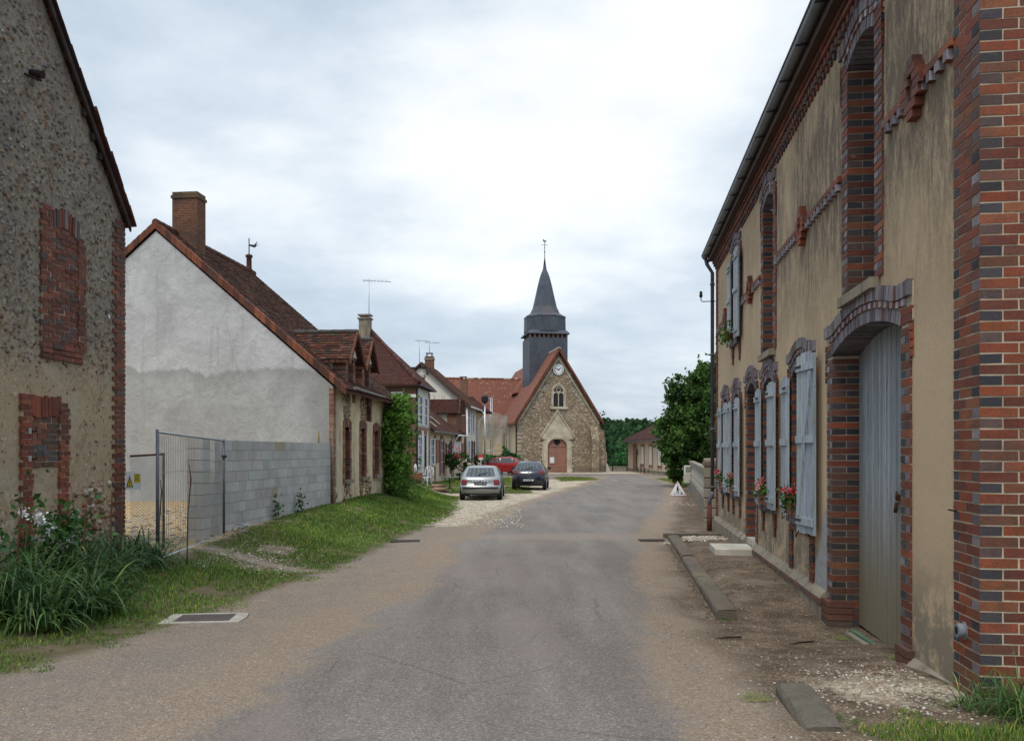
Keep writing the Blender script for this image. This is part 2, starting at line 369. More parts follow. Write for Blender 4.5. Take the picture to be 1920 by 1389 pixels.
def f_rubble(t):                                    # old flint rubble with lost render
    o = t.tc('Object'); s_ = t.sep(o)
    wz = t.noise(o, 1.1, 5, 0.65, 0.5); low = t.sst(t.m('SUBTRACT', s_[2], t.m('MULTIPLY', wz, 2.2)), 2.3, 1.2)     # sandier render below
    d, vc = t.vor(t.map(o, (1, 1, 0.8)), 13); d2, vc2 = t.vor(o, 34); vs = t.sep(vc)
    stone = t.ramp(vs[0], [(0.0, (0.17, 0.14, 0.12)), (0.3, (0.26, 0.22, 0.18)), (0.55, (0.20, 0.17, 0.17)), (0.8, (0.34, 0.26, 0.17)), (0.93, (0.28, 0.13, 0.07)), (1.0, (0.52, 0.46, 0.38))])
    grey = t.mix(t.ramp(t.noise(o, 26, 7, 0.8), [(.3, 0.0), (.7, 1.0)]), (0.16, 0.14, 0.115), (0.44, 0.385, 0.30))
    show = t.ramp(t.m('ADD', d, t.m('MULTIPLY', t.noise(o, 3.5, 4, 0.6), 0.5)), [(0.50, 1.0), (0.72, 0.0)])
    up = t.mix(show, grey, stone)
    hole = t.m('MULTIPLY', t.ramp(t.noise(t.map(o, (2.2, 2.2, 0.9)), 1.3, 6, 0.7, 0.8), [(0.60, 0.0), (0.66, 1.0)]), 1.0)
    up = t.mix(hole, up, t.mix(vs[1], (0.36, 0.23, 0.11), (0.16, 0.09, 0.05)))
    dark = t.ramp(t.noise(t.map(o, (1, 1, 0.55)), 0.9, 5, 0.65), [(0.40, 0.0), (0.68, 0.7)])
    up = t.mix(t.m('MULTIPLY', dark, .8), up, (0.115, 0.11, 0.105), 'MIX')
    vs2 = t.sep(vc2)
    sand = t.mix(t.noise(o, 60, 5, 0.75), (0.30, 0.22, 0.14), (0.52, 0.41, 0.27))
    sand = t.mix(t.ramp(vs2[0], [(0.82, 0.0), (0.9, 0.7)]), sand, t.ramp(vs2[1], [(0.0, (0.12, 0.08, 0.06)), (0.5, (0.30, 0.18, 0.10)), (1.0, (0.62, 0.55, 0.45))]))
    pale = t.ramp(t.noise(o, 0.75, 4, 0.55, 0.3), [(0.5, 0.0), (0.62, 0.8)]); sand = t.mix(pale, sand, t.mix(t.noise(o, 30, 4, 0.7), (0.36, 0.31, 0.22), (0.50, 0.44, 0.33)))
    c = t.mix(low, up, sand)
    ero = t.m('MULTIPLY', t.ramp(t.noise(o, 4.2, 5, 0.7), [(0.46, 0.0), (0.56, 1.0)]), t.sst(s_[2], 1.35, 0.8))
    c = t.mix(ero, c, t.ramp(vs[2], [(0.0, (0.30, 0.14, 0.08)), (0.4, (0.46, 0.34, 0.22)), (1.0, (0.62, 0.52, 0.42))]))
    rough_h = t.m('ADD', t.m('MULTIPLY', t.m('SUBTRACT', 1.0, d), 1.0), t.m('MULTIPLY', t.noise(o, 30, 6, 0.75), 0.7))
    h = t.m('MULTIPLY', rough_h, t.m('ADD', t.m('MULTIPLY', t.m('SUBTRACT', 1.0, low), 0.8), 0.2))
    h = t.m('SUBTRACT', h, t.m('MULTIPLY', hole, 0.7))
    return {'c': c, 'n': t.bump(h, 0.9, 0.035)}
def f_cement(t):                                    # trowelled grey render, darker repair below
    o = t.tc('Object'); s_ = t.sep(o)
    n = t.noise(o, 0.8, 6, 0.6, 0.6); n5 = t.noise(o, 4.5, 6, 0.62, 1.2); nf = t.noise(o, 30, 5, 0.65)
    line = t.m('ADD', s_[2], t.m('MULTIPLY', t.m('SUBTRACT', t.noise(t.map(o, (1, 1, 0.3)), 0.8, 5, 0.6), 0.5), 1.0))
    upf = t.sst(line, 3.68, 3.78)
    up = t.mix(t.ramp(n, [(0.35, 0.0), (0.65, 1.0)]), (0.42, 0.43, 0.44), (0.57, 0.585, 0.60))
    lo = t.mix(t.ramp(n, [(0.35, 0.0), (0.65, 1.0)]), (0.35, 0.355, 0.355), (0.455, 0.465, 0.465))
    c = t.mix(upf, lo, up)
    edge = t.m('MULTIPLY', t.sst(line, 3.35, 3.72), t.sst(line, 3.80, 3.72)); c = t.mix(t.m('MULTIPLY', edge, 0.35), c, (0.24, 0.235, 0.23))
    stain = t.m('MULTIPLY', t.ramp(t.noise(o, 1.5, 6, 0.75, 1.0), [(0.56, 0.0), (0.70, 1.0)]), 0.4); c = t.mix(stain, c, (0.30, 0.305, 0.29))
    c = t.mix(1.0, c, t.ramp(n5, [(0.3, 0.86), (0.7, 1.05)]), 'MULTIPLY')
    scr = t.ramp(t.noise(t.map(o, (6, 6, 14)), 1.0, 4, 0.85, 2.0), [(0.70, 0.0), (0.745, 1.0)]); c = t.mix(t.m('MULTIPLY', scr, 0.55), c, (0.17, 0.17, 0.16))
    rs = t.m('MULTIPLY', t.sst(s_[0], -1.05, -0.35), t.sst(s_[2], 3.9, 3.0)); c = t.mix(t.m('MULTIPLY', rs, 0.45), c, (0.20, 0.20, 0.19))
    ce, _ = t.vor(t.mix(0.2, o, t.noise(o, 1.2, 5, 0.65, out='Color')), 0.55, 'DISTANCE_TO_EDGE'); ck = t.m('MULTIPLY', t.ramp(ce, [(0.0, 1.0), (0.006, 0.0)]), t.ramp(t.noise(o, 0.35, 2, 0.5, 0.3), [(0.50, 0.0), (0.56, 1.0)])); c = t.mix(t.m('MULTIPLY', ck, 0.35), c, (0.16, 0.16, 0.155))
    dr = t.m('MULTIPLY', t.ramp(t.noise(t.map(o, (5, 5, .35)), 1.0, 5, 0.7), [(0.56, 0.0), (0.70, 0.55)]), t.sst(s_[2], 0.5, 3.0)); c = t.mix(dr, c, (0.29, 0.29, 0.275))
    return {'c': c, 'n': t.bump(t.m('ADD', n5, t.m('MULTIPLY', nf, 0.25)), 0.6, 0.035)}
def f_plaster(c1, c2, grime=0.35, fsc=1.0):
    def f(t):
        o = t.tc('Object'); n = t.noise(o, 0.9 * fsc, 5, 0.62); nf = t.noise(o, 35, 5, 0.7)
        st = t.noise(t.map(o, (6, 6, 0.7)), 1.0, 5, 0.7)
        c = t.mix(t.ramp(n, [(0.35, 0.0), (0.65, 1.0)]), c1, c2)
        c = t.mix(t.m('MULTIPLY', t.ramp(st, [(0.5, 0.0), (0.68, 1.0)]), grime), c, tuple(x * 0.35 for x in c1))
        c = t.mix(1.0, c, t.ramp(nf, [(0.25, 0.86), (0.7, 1.04)]), 'MULTIPLY')
        return {'c': c, 'n': t.bump(nf, 0.35, 0.006)}
    return f
def f_block(t):
    o = t.tc('Object'); c = t.attr('Col'); n = t.noise(o, 60, 5, 0.75); n2 = t.noise(o, 2.2, 5, 0.6)
    c = t.mix(1.0, c, t.ramp(n, [(0.25, 0.75), (0.7, 1.08)]), 'MULTIPLY'); c = t.mix(1.0, c, t.ramp(n2, [(0.3, 0.85), (0.7, 1.05)]), 'MULTIPLY')
    return {'c': c, 'n': t.bump(n, 0.6, 0.006)}
def f_wood_paint(t):                                # weathered blue-grey boards, dirty foot
    o = t.tc('Object'); s_ = t.sep(o); c = t.attr('Col')
    gr = t.noise(t.map(o, (60, 60, 2.2)), 1.0, 6, 0.7, 0.2); bl = t.noise(o, 2.0, 5, 0.65)
    c = t.mix(1.0, c, t.ramp(gr, [(0.3, 0.72), (0.55, 1.0), (0.75, 1.1)]), 'MULTIPLY')
    c = t.mix(t.ramp(t.noise(t.map(o, (34, 34, 2.4)), 1.0, 8, 0.82), [(0.50, 0.0), (0.61, 0.85)]), c, (0.15, 0.14, 0.13)); c = t.mix(t.ramp(t.noise(t.map(o, (12, 12, 1.2), loc=(3, 1, 2)), 1.0, 6, 0.75), [(0.50, 0.0), (0.66, 0.6)]), c, (0.19, 0.20, 0.20)); c = t.mix(t.ramp(t.noise(o, 17, 5, 0.8), [(0.66, 0.0), (0.69, 0.8)]), c, (0.17, 0.13, 0.10))
    c = t.mix(t.ramp(bl, [(0.4, 0.0), (0.75, 0.35)]), c, (0.30, 0.33, 0.34))
    return {'c': c, 'n': t.bump(gr, 0.5, 0.004)}
def f_garage(t):
    r = f_wood_paint(t); o = t.tc('Object'); s_ = t.sep(o)
    dz = t.m('ADD', s_[2], t.m('MULTIPLY', t.noise(t.map(o, (9, 9, 1.5)), 1.0, 5, 0.7), 0.9))
    r['c'] = t.mix(t.m('MULTIPLY', t.sst(dz, 1.95, 0.4), 0.92), r['c'], (0.215, 0.18, 0.115)); return r
def f_slate(t):
    uv = t.tc('UV'); o = t.tc('Object')
    c, fac = t.brick(uv, 0.3, 0.16, 0.008, (0.038, 0.046, 0.064), (0.058, 0.068, 0.088), (0.02, 0.024, 0.032))
    n = t.noise(t.map(o, (1.2, 1.2, 0.5)), 1.6, 6, 0.7); c = t.mix(t.ramp(n, [(0.35, 0.0), (0.7, 0.8)]), c, (0.085, 0.10, 0.125))
    rust = t.m('MULTIPLY', t.ramp(t.noise(o, 1.1, 5, 0.65), [(0.48, 0.0), (0.66, 1.0)]), t.m('MULTIPLY', t.sst(t.sep(o)[2], 15.3, 15.6), t.sst(t.sep(o)[2], 16.9, 16.0)))
    c = t.mix(t.m('MULTIPLY', rust, 0.6), c, (0.16, 0.10, 0.06))
    return {'c': c, 'n': t.bump(t.m('SUBTRACT', 1.0, fac), 0.5, 0.02), 'r': 0.55}
def f_churchstone(t):
    o = t.tc('Object'); d, vc = t.vor(t.map(o, (1, 1, 1.35)), 6.0); d2, vc2 = t.vor(t.map(o, (1, 1, 1.5), loc=(5, 3, 1)), 3.4); v = t.sep(vc); v2 = t.sep(vc2)
    c = t.ramp(v[0], [(0.0, (0.19, 0.145, 0.10)), (0.35, (0.27, 0.215, 0.15)), (0.7, (0.36, 0.29, 0.205)), (0.9, (0.25, 0.17, 0.11)), (1.0, (0.48, 0.41, 0.31))])
    c = t.mix(t.m('MULTIPLY', t.ramp(v2[1], [(0.9, 0.0), (0.92, 1.0)]), t.ramp(d2, [(0.24, 1.0), (0.32, 0.0)])), c, (0.66, 0.58, 0.46))
    c = t.mix(t.m('MULTIPLY', t.ramp(v[2], [(0.87, 0.0), (0.9, 1.0)]), t.ramp(d, [(0.40, 1.0), (0.5, 0.0)])), c, (0.62, 0.54, 0.43))
    e, _ = t.vor(t.map(o, (1, 1, 1.35)), 6.0, 'DISTANCE_TO_EDGE'); c = t.mix(t.ramp(e, [(0.02, 0.65), (0.06, 0.0)]), c, (0.13, 0.10, 0.07))
    n = t.noise(o, 0.5, 5, 0.6); s_ = t.sep(o); c = t.mix(1.0, c, t.ramp(n, [(0.3, 0.75), (0.7, 1.15)]), 'MULTIPLY')
    c = t.mix(t.m('MULTIPLY', t.sst(t.m('ADD', s_[2], n), 1.5, 0.9), 0.6), c, (0.13, 0.11, 0.09))
    return {'c': c, 'n': t.bump(t.m('ADD', e, t.m('MULTIPLY', t.noise(o, 9, 5, 0.7), 0.3)), 0.8, 0.06)}
def f_limestone(t):
    o = t.tc('Object'); n = t.noise(o, 1.4, 6, 0.65); nf = t.noise(o, 14, 5, 0.7)
    c = t.mix(t.ramp(n, [(0.35, 0.0), (0.65, 1.0)]), (0.33, 0.28, 0.20), (0.58, 0.52, 0.41)); c = t.mix(t.ramp(nf, [(0.55, 0.0), (0.72, 0.6)]), c, (0.20, 0.18, 0.13))
    return {'c': c, 'n': t.bump(nf, 0.5, 0.02)}
def f_leaf(c1, c2, c3):
    def f(t):
        o = t.tc('Object'); a = t.attr('Col'); n = t.noise(o, 0.9, 3, 0.6); n2 = t.noise(o, 4, 3, 0.6)
        c = t.mix(t.ramp(n, [(0.35, 0.0), (0.65, 1.0)]), c1, c2); c = t.mix(t.ramp(n2, [(0.55, 0.0), (0.75, 0.7)]), c, c3)
        c = t.mix(1.0, c, a, 'MULTIPLY'); return {'c': c, 'sub': c}
    return f
def f_ground(t):
    """one material for ground, road, parking and pavement; the mesh carries signed distances (m) to each zone"""
    o = t.tc('Object'); z = t.sep(t.attr('zone')); z2 = t.sep(t.attr('zone2'))
    w1 = t.noise(o, 0.55, 5, 0.6); w2 = t.noise(o, 3.0, 5, 0.65); w3 = t.noise(o, 14, 4, 0.7); fine = t.noise(o, 130, 4, 0.75); mid = t.noise(o, 42, 5, 0.7)
    wob = t.m('ADD', t.m('MULTIPLY', t.m('SUBTRACT', w1, 0.5), 1.6), t.m('MULTIPLY', t.m('SUBTRACT', w2, 0.5), 0.7))
    wobs = t.m('ADD', t.m('MULTIPLY', t.m('SUBTRACT', w2, 0.5), 0.7), t.m('MULTIPLY', t.m('SUBTRACT', w3, 0.5), 0.35))
    # asphalt: pinkish grey with pale aggregate, long worn streaks
    st = t.noise(t.map(o, (1.6, 0.22, 1), rot=(0, 0, 0.13)), 1.0, 5, 0.6)
    asp = t.mix(t.ramp(w1, [(0.35, 0.0), (0.65, 1.0)]), (0.156, 0.140, 0.128), (0.188, 0.160, 0.143))
    asp = t.mix(t.ramp(st, [(0.40, 0.0), (0.66, 0.85)]), asp, (0.228, 0.206, 0.184))
    d, vc = t.vor(o, 95); vs = t.sep(vc)
    agg = t.ramp(vs[0], [(0.0, 0.55), (0.5, 0.92), (0.8, 1.1), (0.97, 1.55), (1.0, 2.1)]); asp = t.mix(0.8, asp, agg, 'MULTIPLY')
    ptch = t.ramp(t.noise(t.map(o, (1, 0.45, 1), loc=(7, 3, 0)), 0.5, 3, 0.5, 0.6), [(0.57, 0.0), (0.60, 1.0)]); asp = t.mix(t.m('MULTIPLY', ptch, 0.4), asp, (0.205, 0.168, 0.152))
    ce, _ = t.vor(t.mix(0.12, o, t.noise(o, 2.5, 4, 0.6, out='Color')), 0.9, 'DISTANCE_TO_EDGE'); crk = t.m('MULTIPLY', t.ramp(ce, [(0.0, 1.0), (0.012, 0.0)]), t.ramp(t.noise(o, 0.6, 3, 0.5), [(0.5, 0.0), (0.6, 1.0)]))
    asp = t.mix(t.m('MULTIPLY', crk, 0.5), asp, (0.075, 0.068, 0.065))
    yy = t.m('ADD', t.sep(o)[1], t.m('MULTIPLY', t.noise(o, 1.5, 4, 0.6), 0.8)); band = t.m('MULTIPLY', t.sst(yy, 18.0, 18.5), t.sst(yy, 19.9, 19.5)); asp = t.mix(t.m('MULTIPLY', band, 0.6), asp, t.mix(w3, (0.30, 0.26, 0.23), (0.20, 0.15, 0.12)))
    # sandy worn gravel of the shoulders
    sand = t.mix(t.ramp(w2, [(0.3, 0.0), (0.7, 1.0)]), (0.200, 0.168, 0.142), (0.255, 0.200, 0.150)); d3, vc3 = t.vor(o, 85); v3 = t.sep(vc3)
    bs_ = t.m('MULTIPLY', t.sst(z[0], -1.3, -0.3), t.ramp(w1, [(0.35, 0.3), (0.6, 1.0)])); sand = t.mix(t.m('MULTIPLY', bs_, 0.7), sand, (0.285, 0.210, 0.145)); sand = t.mix(t.ramp(w1, [(0.45, 0.0), (0.65, 0.5)]), sand, (0.20, 0.175, 0.16))
    sand = t.mix(0.65, sand, t.ramp(v3[0], [(0.0, 0.5), (0.4, 0.88), (0.85, 1.12), (0.97, 1.6), (1.0, 2.0)]), 'MULTIPLY')
    # brown trodden dirt of the right-hand verge
    dirt = t.mix(t.ramp(w2, [(0.35, 0.0), (0.65, 1.0)]), (0.082, 0.060, 0.042), (0.185, 0.137, 0.098)); dirt = t.mix(0.9, dirt, t.ramp(v3[1], [(0.0, 0.45), (0.5, 0.95), (0.88, 1.2), (0.97, 2.2)]), 'MULTIPLY')
    dirt = t.mix(t.ramp(t.noise(o, 1.1, 4, 0.6), [(0.52, 0.0), (0.66, 0.75)]), dirt, t.mix(0.9, (0.22, 0.175, 0.135), t.ramp(v3[0], [(0.0, 0.5), (0.9, 1.2), (1.0, 2.0)]), 'MULTIPLY'))
    # pale crushed stone
    d4, vc4 = t.vor(o, 26); v4 = t.sep(vc4)
    white = t.mix(0.7, (0.54, 0.47, 0.365), t.ramp(v4[0], [(0.0, 0.45), (0.4, 0.85), (1.0, 1.3)]), 'MULTIPLY'); white = t.mix(t.ramp(w2, [(0.40, 0.0), (0.62, 0.9)]), white, (0.25, 0.195, 0.14))
    yel = t.mix(0.8, t.mix(w2, (0.46, 0.34, 0.18), (0.36, 0.25, 0.14)), t.ramp(v4[1], [(0.0, 0.5), (0.5, 0.95), (1.0, 1.35)]), 'MULTIPLY')
    soil = t.mix(w3, (0.045, 0.050, 0.022), (0.12, 0.105, 0.055)); soil = t.mix(t.ramp(w2, [(0.40, 0.0), (0.65, 0.8)]), soil, t.mix(w3, (0.10, 0.075, 0.05), (0.21, 0.165, 0.11)))
    c = sand
    kd = t.sst(t.m('ADD', z2[0], wob), -0.25, 0.25); c = t.mix(kd, c, dirt); lf = t.m('MULTIPLY', t.m('MULTIPLY', t.ramp(t.noise(o, 38, 6, 0.8), [(0.58, 0.0), (0.63, 0.9)]), t.sst(z2[0], -1.0, 0.6)), t.ramp(w2, [(.4, .2), (.6, 1.0)])); c = t.mix(lf, c, (0.05, 0.038, 0.027))
    ka = t.sst(t.m('ADD', z[0], t.m('ADD', t.m('MULTIPLY', wob, 0.8), t.m('ADD', t.m('MULTIPLY', t.m('SUBTRACT', w3, 0.5), 0.6), t.m('MULTIPLY', t.m('SUBTRACT', mid, 0.5), 0.5)))), -0.16, 0.16); c = t.mix(ka, c, asp)
    kw = t.sst(t.m('ADD', z[2], t.m('ADD', wob, wobs)), -0.1, 0.35); c = t.mix(kw, c, white)
    ky = t.sst(t.m('ADD', z2[1], wobs), -0.2, 0.2); c = t.mix(ky, c, yel)
    kg = t.sst(t.m('ADD', z[1], wobs), -0.12, 0.18); bare = t.ramp(t.noise(o, 0.9, 5, 0.65), [(0.60, 0.0), (0.68, 1.0)]); kg = t.m('MULTIPLY', kg, t.m('SUBTRACT', 1.0, t.m('MULTIPLY', bare, 0.8))); c = t.mix(kg, c, soil)
    rs = t.ramp(fine, [(0.2, 0.72), (0.5, 1.0), (0.8, 1.2)]); c = t.mix(0.6, c, rs, 'MULTIPLY')
    h = t.m('ADD', t.m('MULTIPLY', t.m('SUBTRACT', 1.0, d3), t.m('SUBTRACT', 1.0, t.m('MULTIPLY', ka, 0.8))), t.m('ADD', t.m('MULTIPLY', mid, 0.7), t.m('MULTIPLY', fine, 0.5)))
    return {'c': c, 'n': t.bump(h, 0.6, 0.006), 'r': 0.93}

M_ = lambda k: MATS[k]
mat('brick_geo', f_brickgeo, spec=0.35); mat('mortar', f_mortar, 0.95); mat('stucco', f_stucco, 0.95); mat('rubble', f_rubble, 0.95); mat('cement', f_cement, 0.9)
mat('stonebits', f_vcol(30, 0.4, 0.6, 0.01), 0.9)
mat('block', f_block, 0.95); mat('painted_wood', f_wood_paint, 0.7); mat('garage_wood', f_garage, 0.7)
mat('brick_red', brickwall((0.23, 0.075, 0.045), (0.33, 0.125, 0.075), (0.42, 0.35, 0.27)), 0.9)
mat('brick_dark', brickwall((0.16, 0.055, 0.035), (0.24, 0.085, 0.05), (0.20, 0.15, 0.11), grime=0.85), 0.9)
mat('brick_stack', brickwall((0.13, 0.045, 0.028), (0.22, 0.085, 0.045), (0.17, 0.12, 0.08), h=.07, grime=0.9), 0.95)
mat('lichen_brick', brickwall((0.13, 0.075, 0.04), (0.19, 0.14, 0.06), (0.15, 0.12, 0.07), h=.07, grime=0.9), 0.95)
mat('brick_orange', brickwall((0.20, 0.075, 0.045), (0.27, 0.11, 0.065), (0.26, 0.20, 0.14)), 0.9)
mat('tile_old', tiles((0.090, 0.038, 0.028), (0.135, 0.056, 0.040), (0.07, 0.045, 0.036), moss=0.6), 0.95, spec=.08)
mat('tile_brown', tiles((0.085, 0.034, 0.029), (0.125, 0.048, 0.038), (0.07, 0.04, 0.034), moss=0.5), 0.95, spec=.08)
mat('tile_red', tiles((0.27, 0.092, 0.058), (0.33, 0.125, 0.08), (0.20, 0.075, 0.05), w=0.17, h=0.12, speck=0.035, moss=0.2), 0.85)
mat('tile_nave', tiles((0.27, 0.10, 0.065), (0.33, 0.13, 0.085), (0.22, 0.09, 0.06), w=0.2, h=0.15, moss=0.2), 0.85)
mat('slate', f_slate, 0.6, spec=0.4); mat('churchstone', f_churchstone, 0.95); mat('limestone', f_limestone, 0.9)
mat('vtile', f_vcol(18, 0.45, 0.5, 0.01), 0.9, spec=.1)
mat('vcol', f_vcol(), 0.85)
mat('concrete', f_plaster((0.20, 0.175, 0.14), (0.30, 0.265, 0.215), 0.5, 3), 0.95)
mat('plinth', f_plaster((0.20, 0.17, 0.13), (0.33, 0.29, 0.22), 0.6, 2.5), 0.95)
mat('pale_concrete', f_plaster((0.42, 0.39, 0.32), (0.55, 0.52, 0.45), 0.3, 2), 0.95)
mat('cream', f_plaster((0.52, 0.44, 0.31), (0.60, 0.52, 0.38), 0.35), 0.95)
mat('pinkish', f_plaster((0.60, 0.47, 0.35), (0.68, 0.56, 0.43), 0.25), 0.95)
mat('offwhite', f_plaster((0.62, 0.62, 0.58), (0.75, 0.75, 0.70), 0.25), 0.95)
mat('house_beige', f_plaster((0.50, 0.40, 0.25), (0.66, 0.56, 0.38), 0.55, 2.2), 0.95)
def f_whitestain(t):
    r = f_plaster((0.66, 0.64, 0.56), (0.78, 0.76, 0.68), 0.1)(t); o = t.tc('Object'); s_ = t.sep(o)
    st = t.ramp(t.noise(t.map(o, (3.5, 3.5, 0.5)), 1.0, 5, 0.75), [(0.48, 0.0), (0.62, 1.0)])
    r['c'] = t.mix(t.m('MULTIPLY', t.m('MULTIPLY', st, t.sst(s_[2], 6.6, 5.4)), 0.8), r['c'], (0.42, 0.24, 0.22)); return r
mat('white_stained', f_whitestain, 0.95)
mat('zinc', None, 0.45, 0.5, color=(0.16, 0.17, 0.19)); mat('pipe_grey', None, 0.5, 0.3, color=(0.12, 0.12, 0.15))
mat('rust', f_vcol(50, 0.6, 0.6, 0.004), 0.95)
mat('galv', None, 0.4, 0.75, color=(0.42, 0.45, 0.48)); mat('dark_metal', None, 0.55, 0.4, color=(0.03, 0.03, 0.035))
mat('white_paint', f_plaster((0.62, 0.64, 0.66), (0.76, 0.78, 0.80), 0.25, 3), 0.6, spec=0.4); mat('dark_wood', None, 0.7, color=(0.07, 0.04, 0.03)); mat('old_wood', None, 0.85, color=(0.13, 0.10, 0.08))
mat('brown_door', f_plaster((0.26, 0.125, 0.09), (0.31, 0.155, 0.115), 0.2, 2), 0.6)
mat('dark_glass', None, 0.12, 0.0, 0.6, color=(0.012, 0.014, 0.018)); mat('leaded_glass', None, 0.4, color=(0.02, 0.02, 0.025))
mat('black', None, 0.6, color=(0.015, 0.015, 0.015)); mat('terracotta', None, 0.85, color=(0.22, 0.08, 0.05))
mat('ground_mat', f_ground, 0.97, spec=0.1)
mat('grass_blade', f_leaf((0.080, 0.155, 0.028), (0.125, 0.205, 0.038), (0.17, 0.185, 0.06)), 0.8, spec=0.15)
mat('leaf_dark', f_leaf((0.026, 0.062, 0.016), (0.058, 0.115, 0.026), (0.10, 0.16, 0.04)), 0.65, spec=0.25)
mat('leaf_vine', f_leaf((0.085, 0.18, 0.025), (0.15, 0.27, 0.045), (0.20, 0.32, 0.07)), 0.6, spec=0.25)
mat('leaf_conifer', f_leaf((0.018, 0.050, 0.022), (0.035, 0.080, 0.030), (0.07, 0.13, 0.03)), 0.7, spec=0.2)
mat('leaf_strap', f_leaf((0.040, 0.095, 0.030), (0.075, 0.140, 0.045), (0.115, 0.175, 0.06)), 0.5, spec=0.35)
mat('leaf_wood', f_leaf((0.014, 0.036, 0.018), (0.026, 0.058, 0.024), (0.045, 0.085, 0.028)), 0.9, spec=0.05)
mat('petal', f_vcol(20, 0.1, 0.1), 0.7); mat('bark', None, 0.95, color=(0.07, 0.055, 0.04))
RED = [(0.255, 0.062, 0.028), (0.21, 0.052, 0.028), (0.29, 0.076, 0.034), (0.16, 0.047, 0.030), (0.28, 0.095, 0.045), (0.18, 0.070, 0.045)]
DRK = [(0.045, 0.042, 0.050), (0.070, 0.062, 0.072), (0.12, 0.075, 0.07)]
LIL = [(0.20, 0.175, 0.195), (0.26, 0.23, 0.25), (0.15, 0.125, 0.145), (0.31, 0.28, 0.30)]
WHT = [(0.40, 0.38, 0.43), (0.50, 0.48, 0.52), (0.33, 0.30, 0.34)]
def rc(p, a=0.14): return jit(random.choice(p), a)
# ------------------------------------------------------------------ terrain
def road_z(Y): return interp(Y, [(-50, 0.0), (4, 0.0), (9, -0.19), (14, -0.28), (20, -0.34), (33, -0.42), (600, -0.42)])
LG = [(-5, -5.2), (4.5, -4.5), (6.1, -3.8), (8.2, -3.5), (11.5, -3.0), (15.5, -2.6), (20, -2.3), (25.6, -1.8), (31, -2.0), (36.8, -2.3), (45, -3.4), (60, -5.0), (80, -6)]
LA = [(-5, -2.1), (4.56, -1.80), (8.97, -1.45), (12.5, -0.9), (16, -1.15), (20, -0.7), (24, -0.25), (32, 0.8), (42, 3.0), (52, 5.2), (62.6, 7.3), (68, 8.3), (72, 8.8)]
RA = [(-5, 0.75), (4.56, 0.95), (8, 1.30), (13, 1.95), (20, 3.1), (26, 4.4), (36, 6.7), (42, 7.7), (46, 8.6), (54, 9.8), (65, 10.4), (72, 10.2)]
def bank(X, Y):
    lg = interp(Y, LG); d = np.clip((lg - 0.2 - X) / 2.4, 0, 1); k = d * d * (3 - 2 * d)
    rise = interp(Y, [(0, 0.12), (10, 0.27), (14.5, 0.32), (22, 0.59), (34, 0.62), (45, 0.36), (60, 0.30), (75, 0.02), (100, 0)])
    return k * rise
def sideX(Y): return 3.066 + 0.1284 * (Y - 5.4)
def gz(X, Y, pave=True):
    X = np.asarray(X, dtype=float); Y = np.asarray(Y, dtype=float)
    z = road_z(Y) + bank(X, Y)
    kx = 2.36 + 0.128 * (Y - 9.1)
    if pave:
        kk = np.clip((X - kx - 0.12) / 0.1, 0, 1) * np.clip((sideX(Y) + 0.6 - X) / 0.2, 0, 1)
        z = z + 0.10 * kk * np.clip((Y - 9.2) / 0.9, 0, 1) * np.clip((18.2 - Y) / 0.5, 0, 1)
    z = z - 0.13 * np.clip((X - interp(Y, RA) - .2) / 1.4, 0, 1) * np.clip((Y - 6.2) / 2.2, 0, 1) * np.clip((12.5 - Y) / 2.5, 0, 1)
    near = np.clip((X - 1.9) / 1.0, 0, 1) * np.clip((5.4 - Y) / 1.2, 0, 1); z = z + near * 0.03
    # field behind the church falls away, then the wooded hill
    z = z - 4.0 * np.clip((Y - 105) / 60, 0, 1) ** 2
    z = z + np.sin(X * 1.7 + Y * 0.6) * 0.008 + np.sin(X * 0.9 - Y * 1.3) * 0.010
    return z
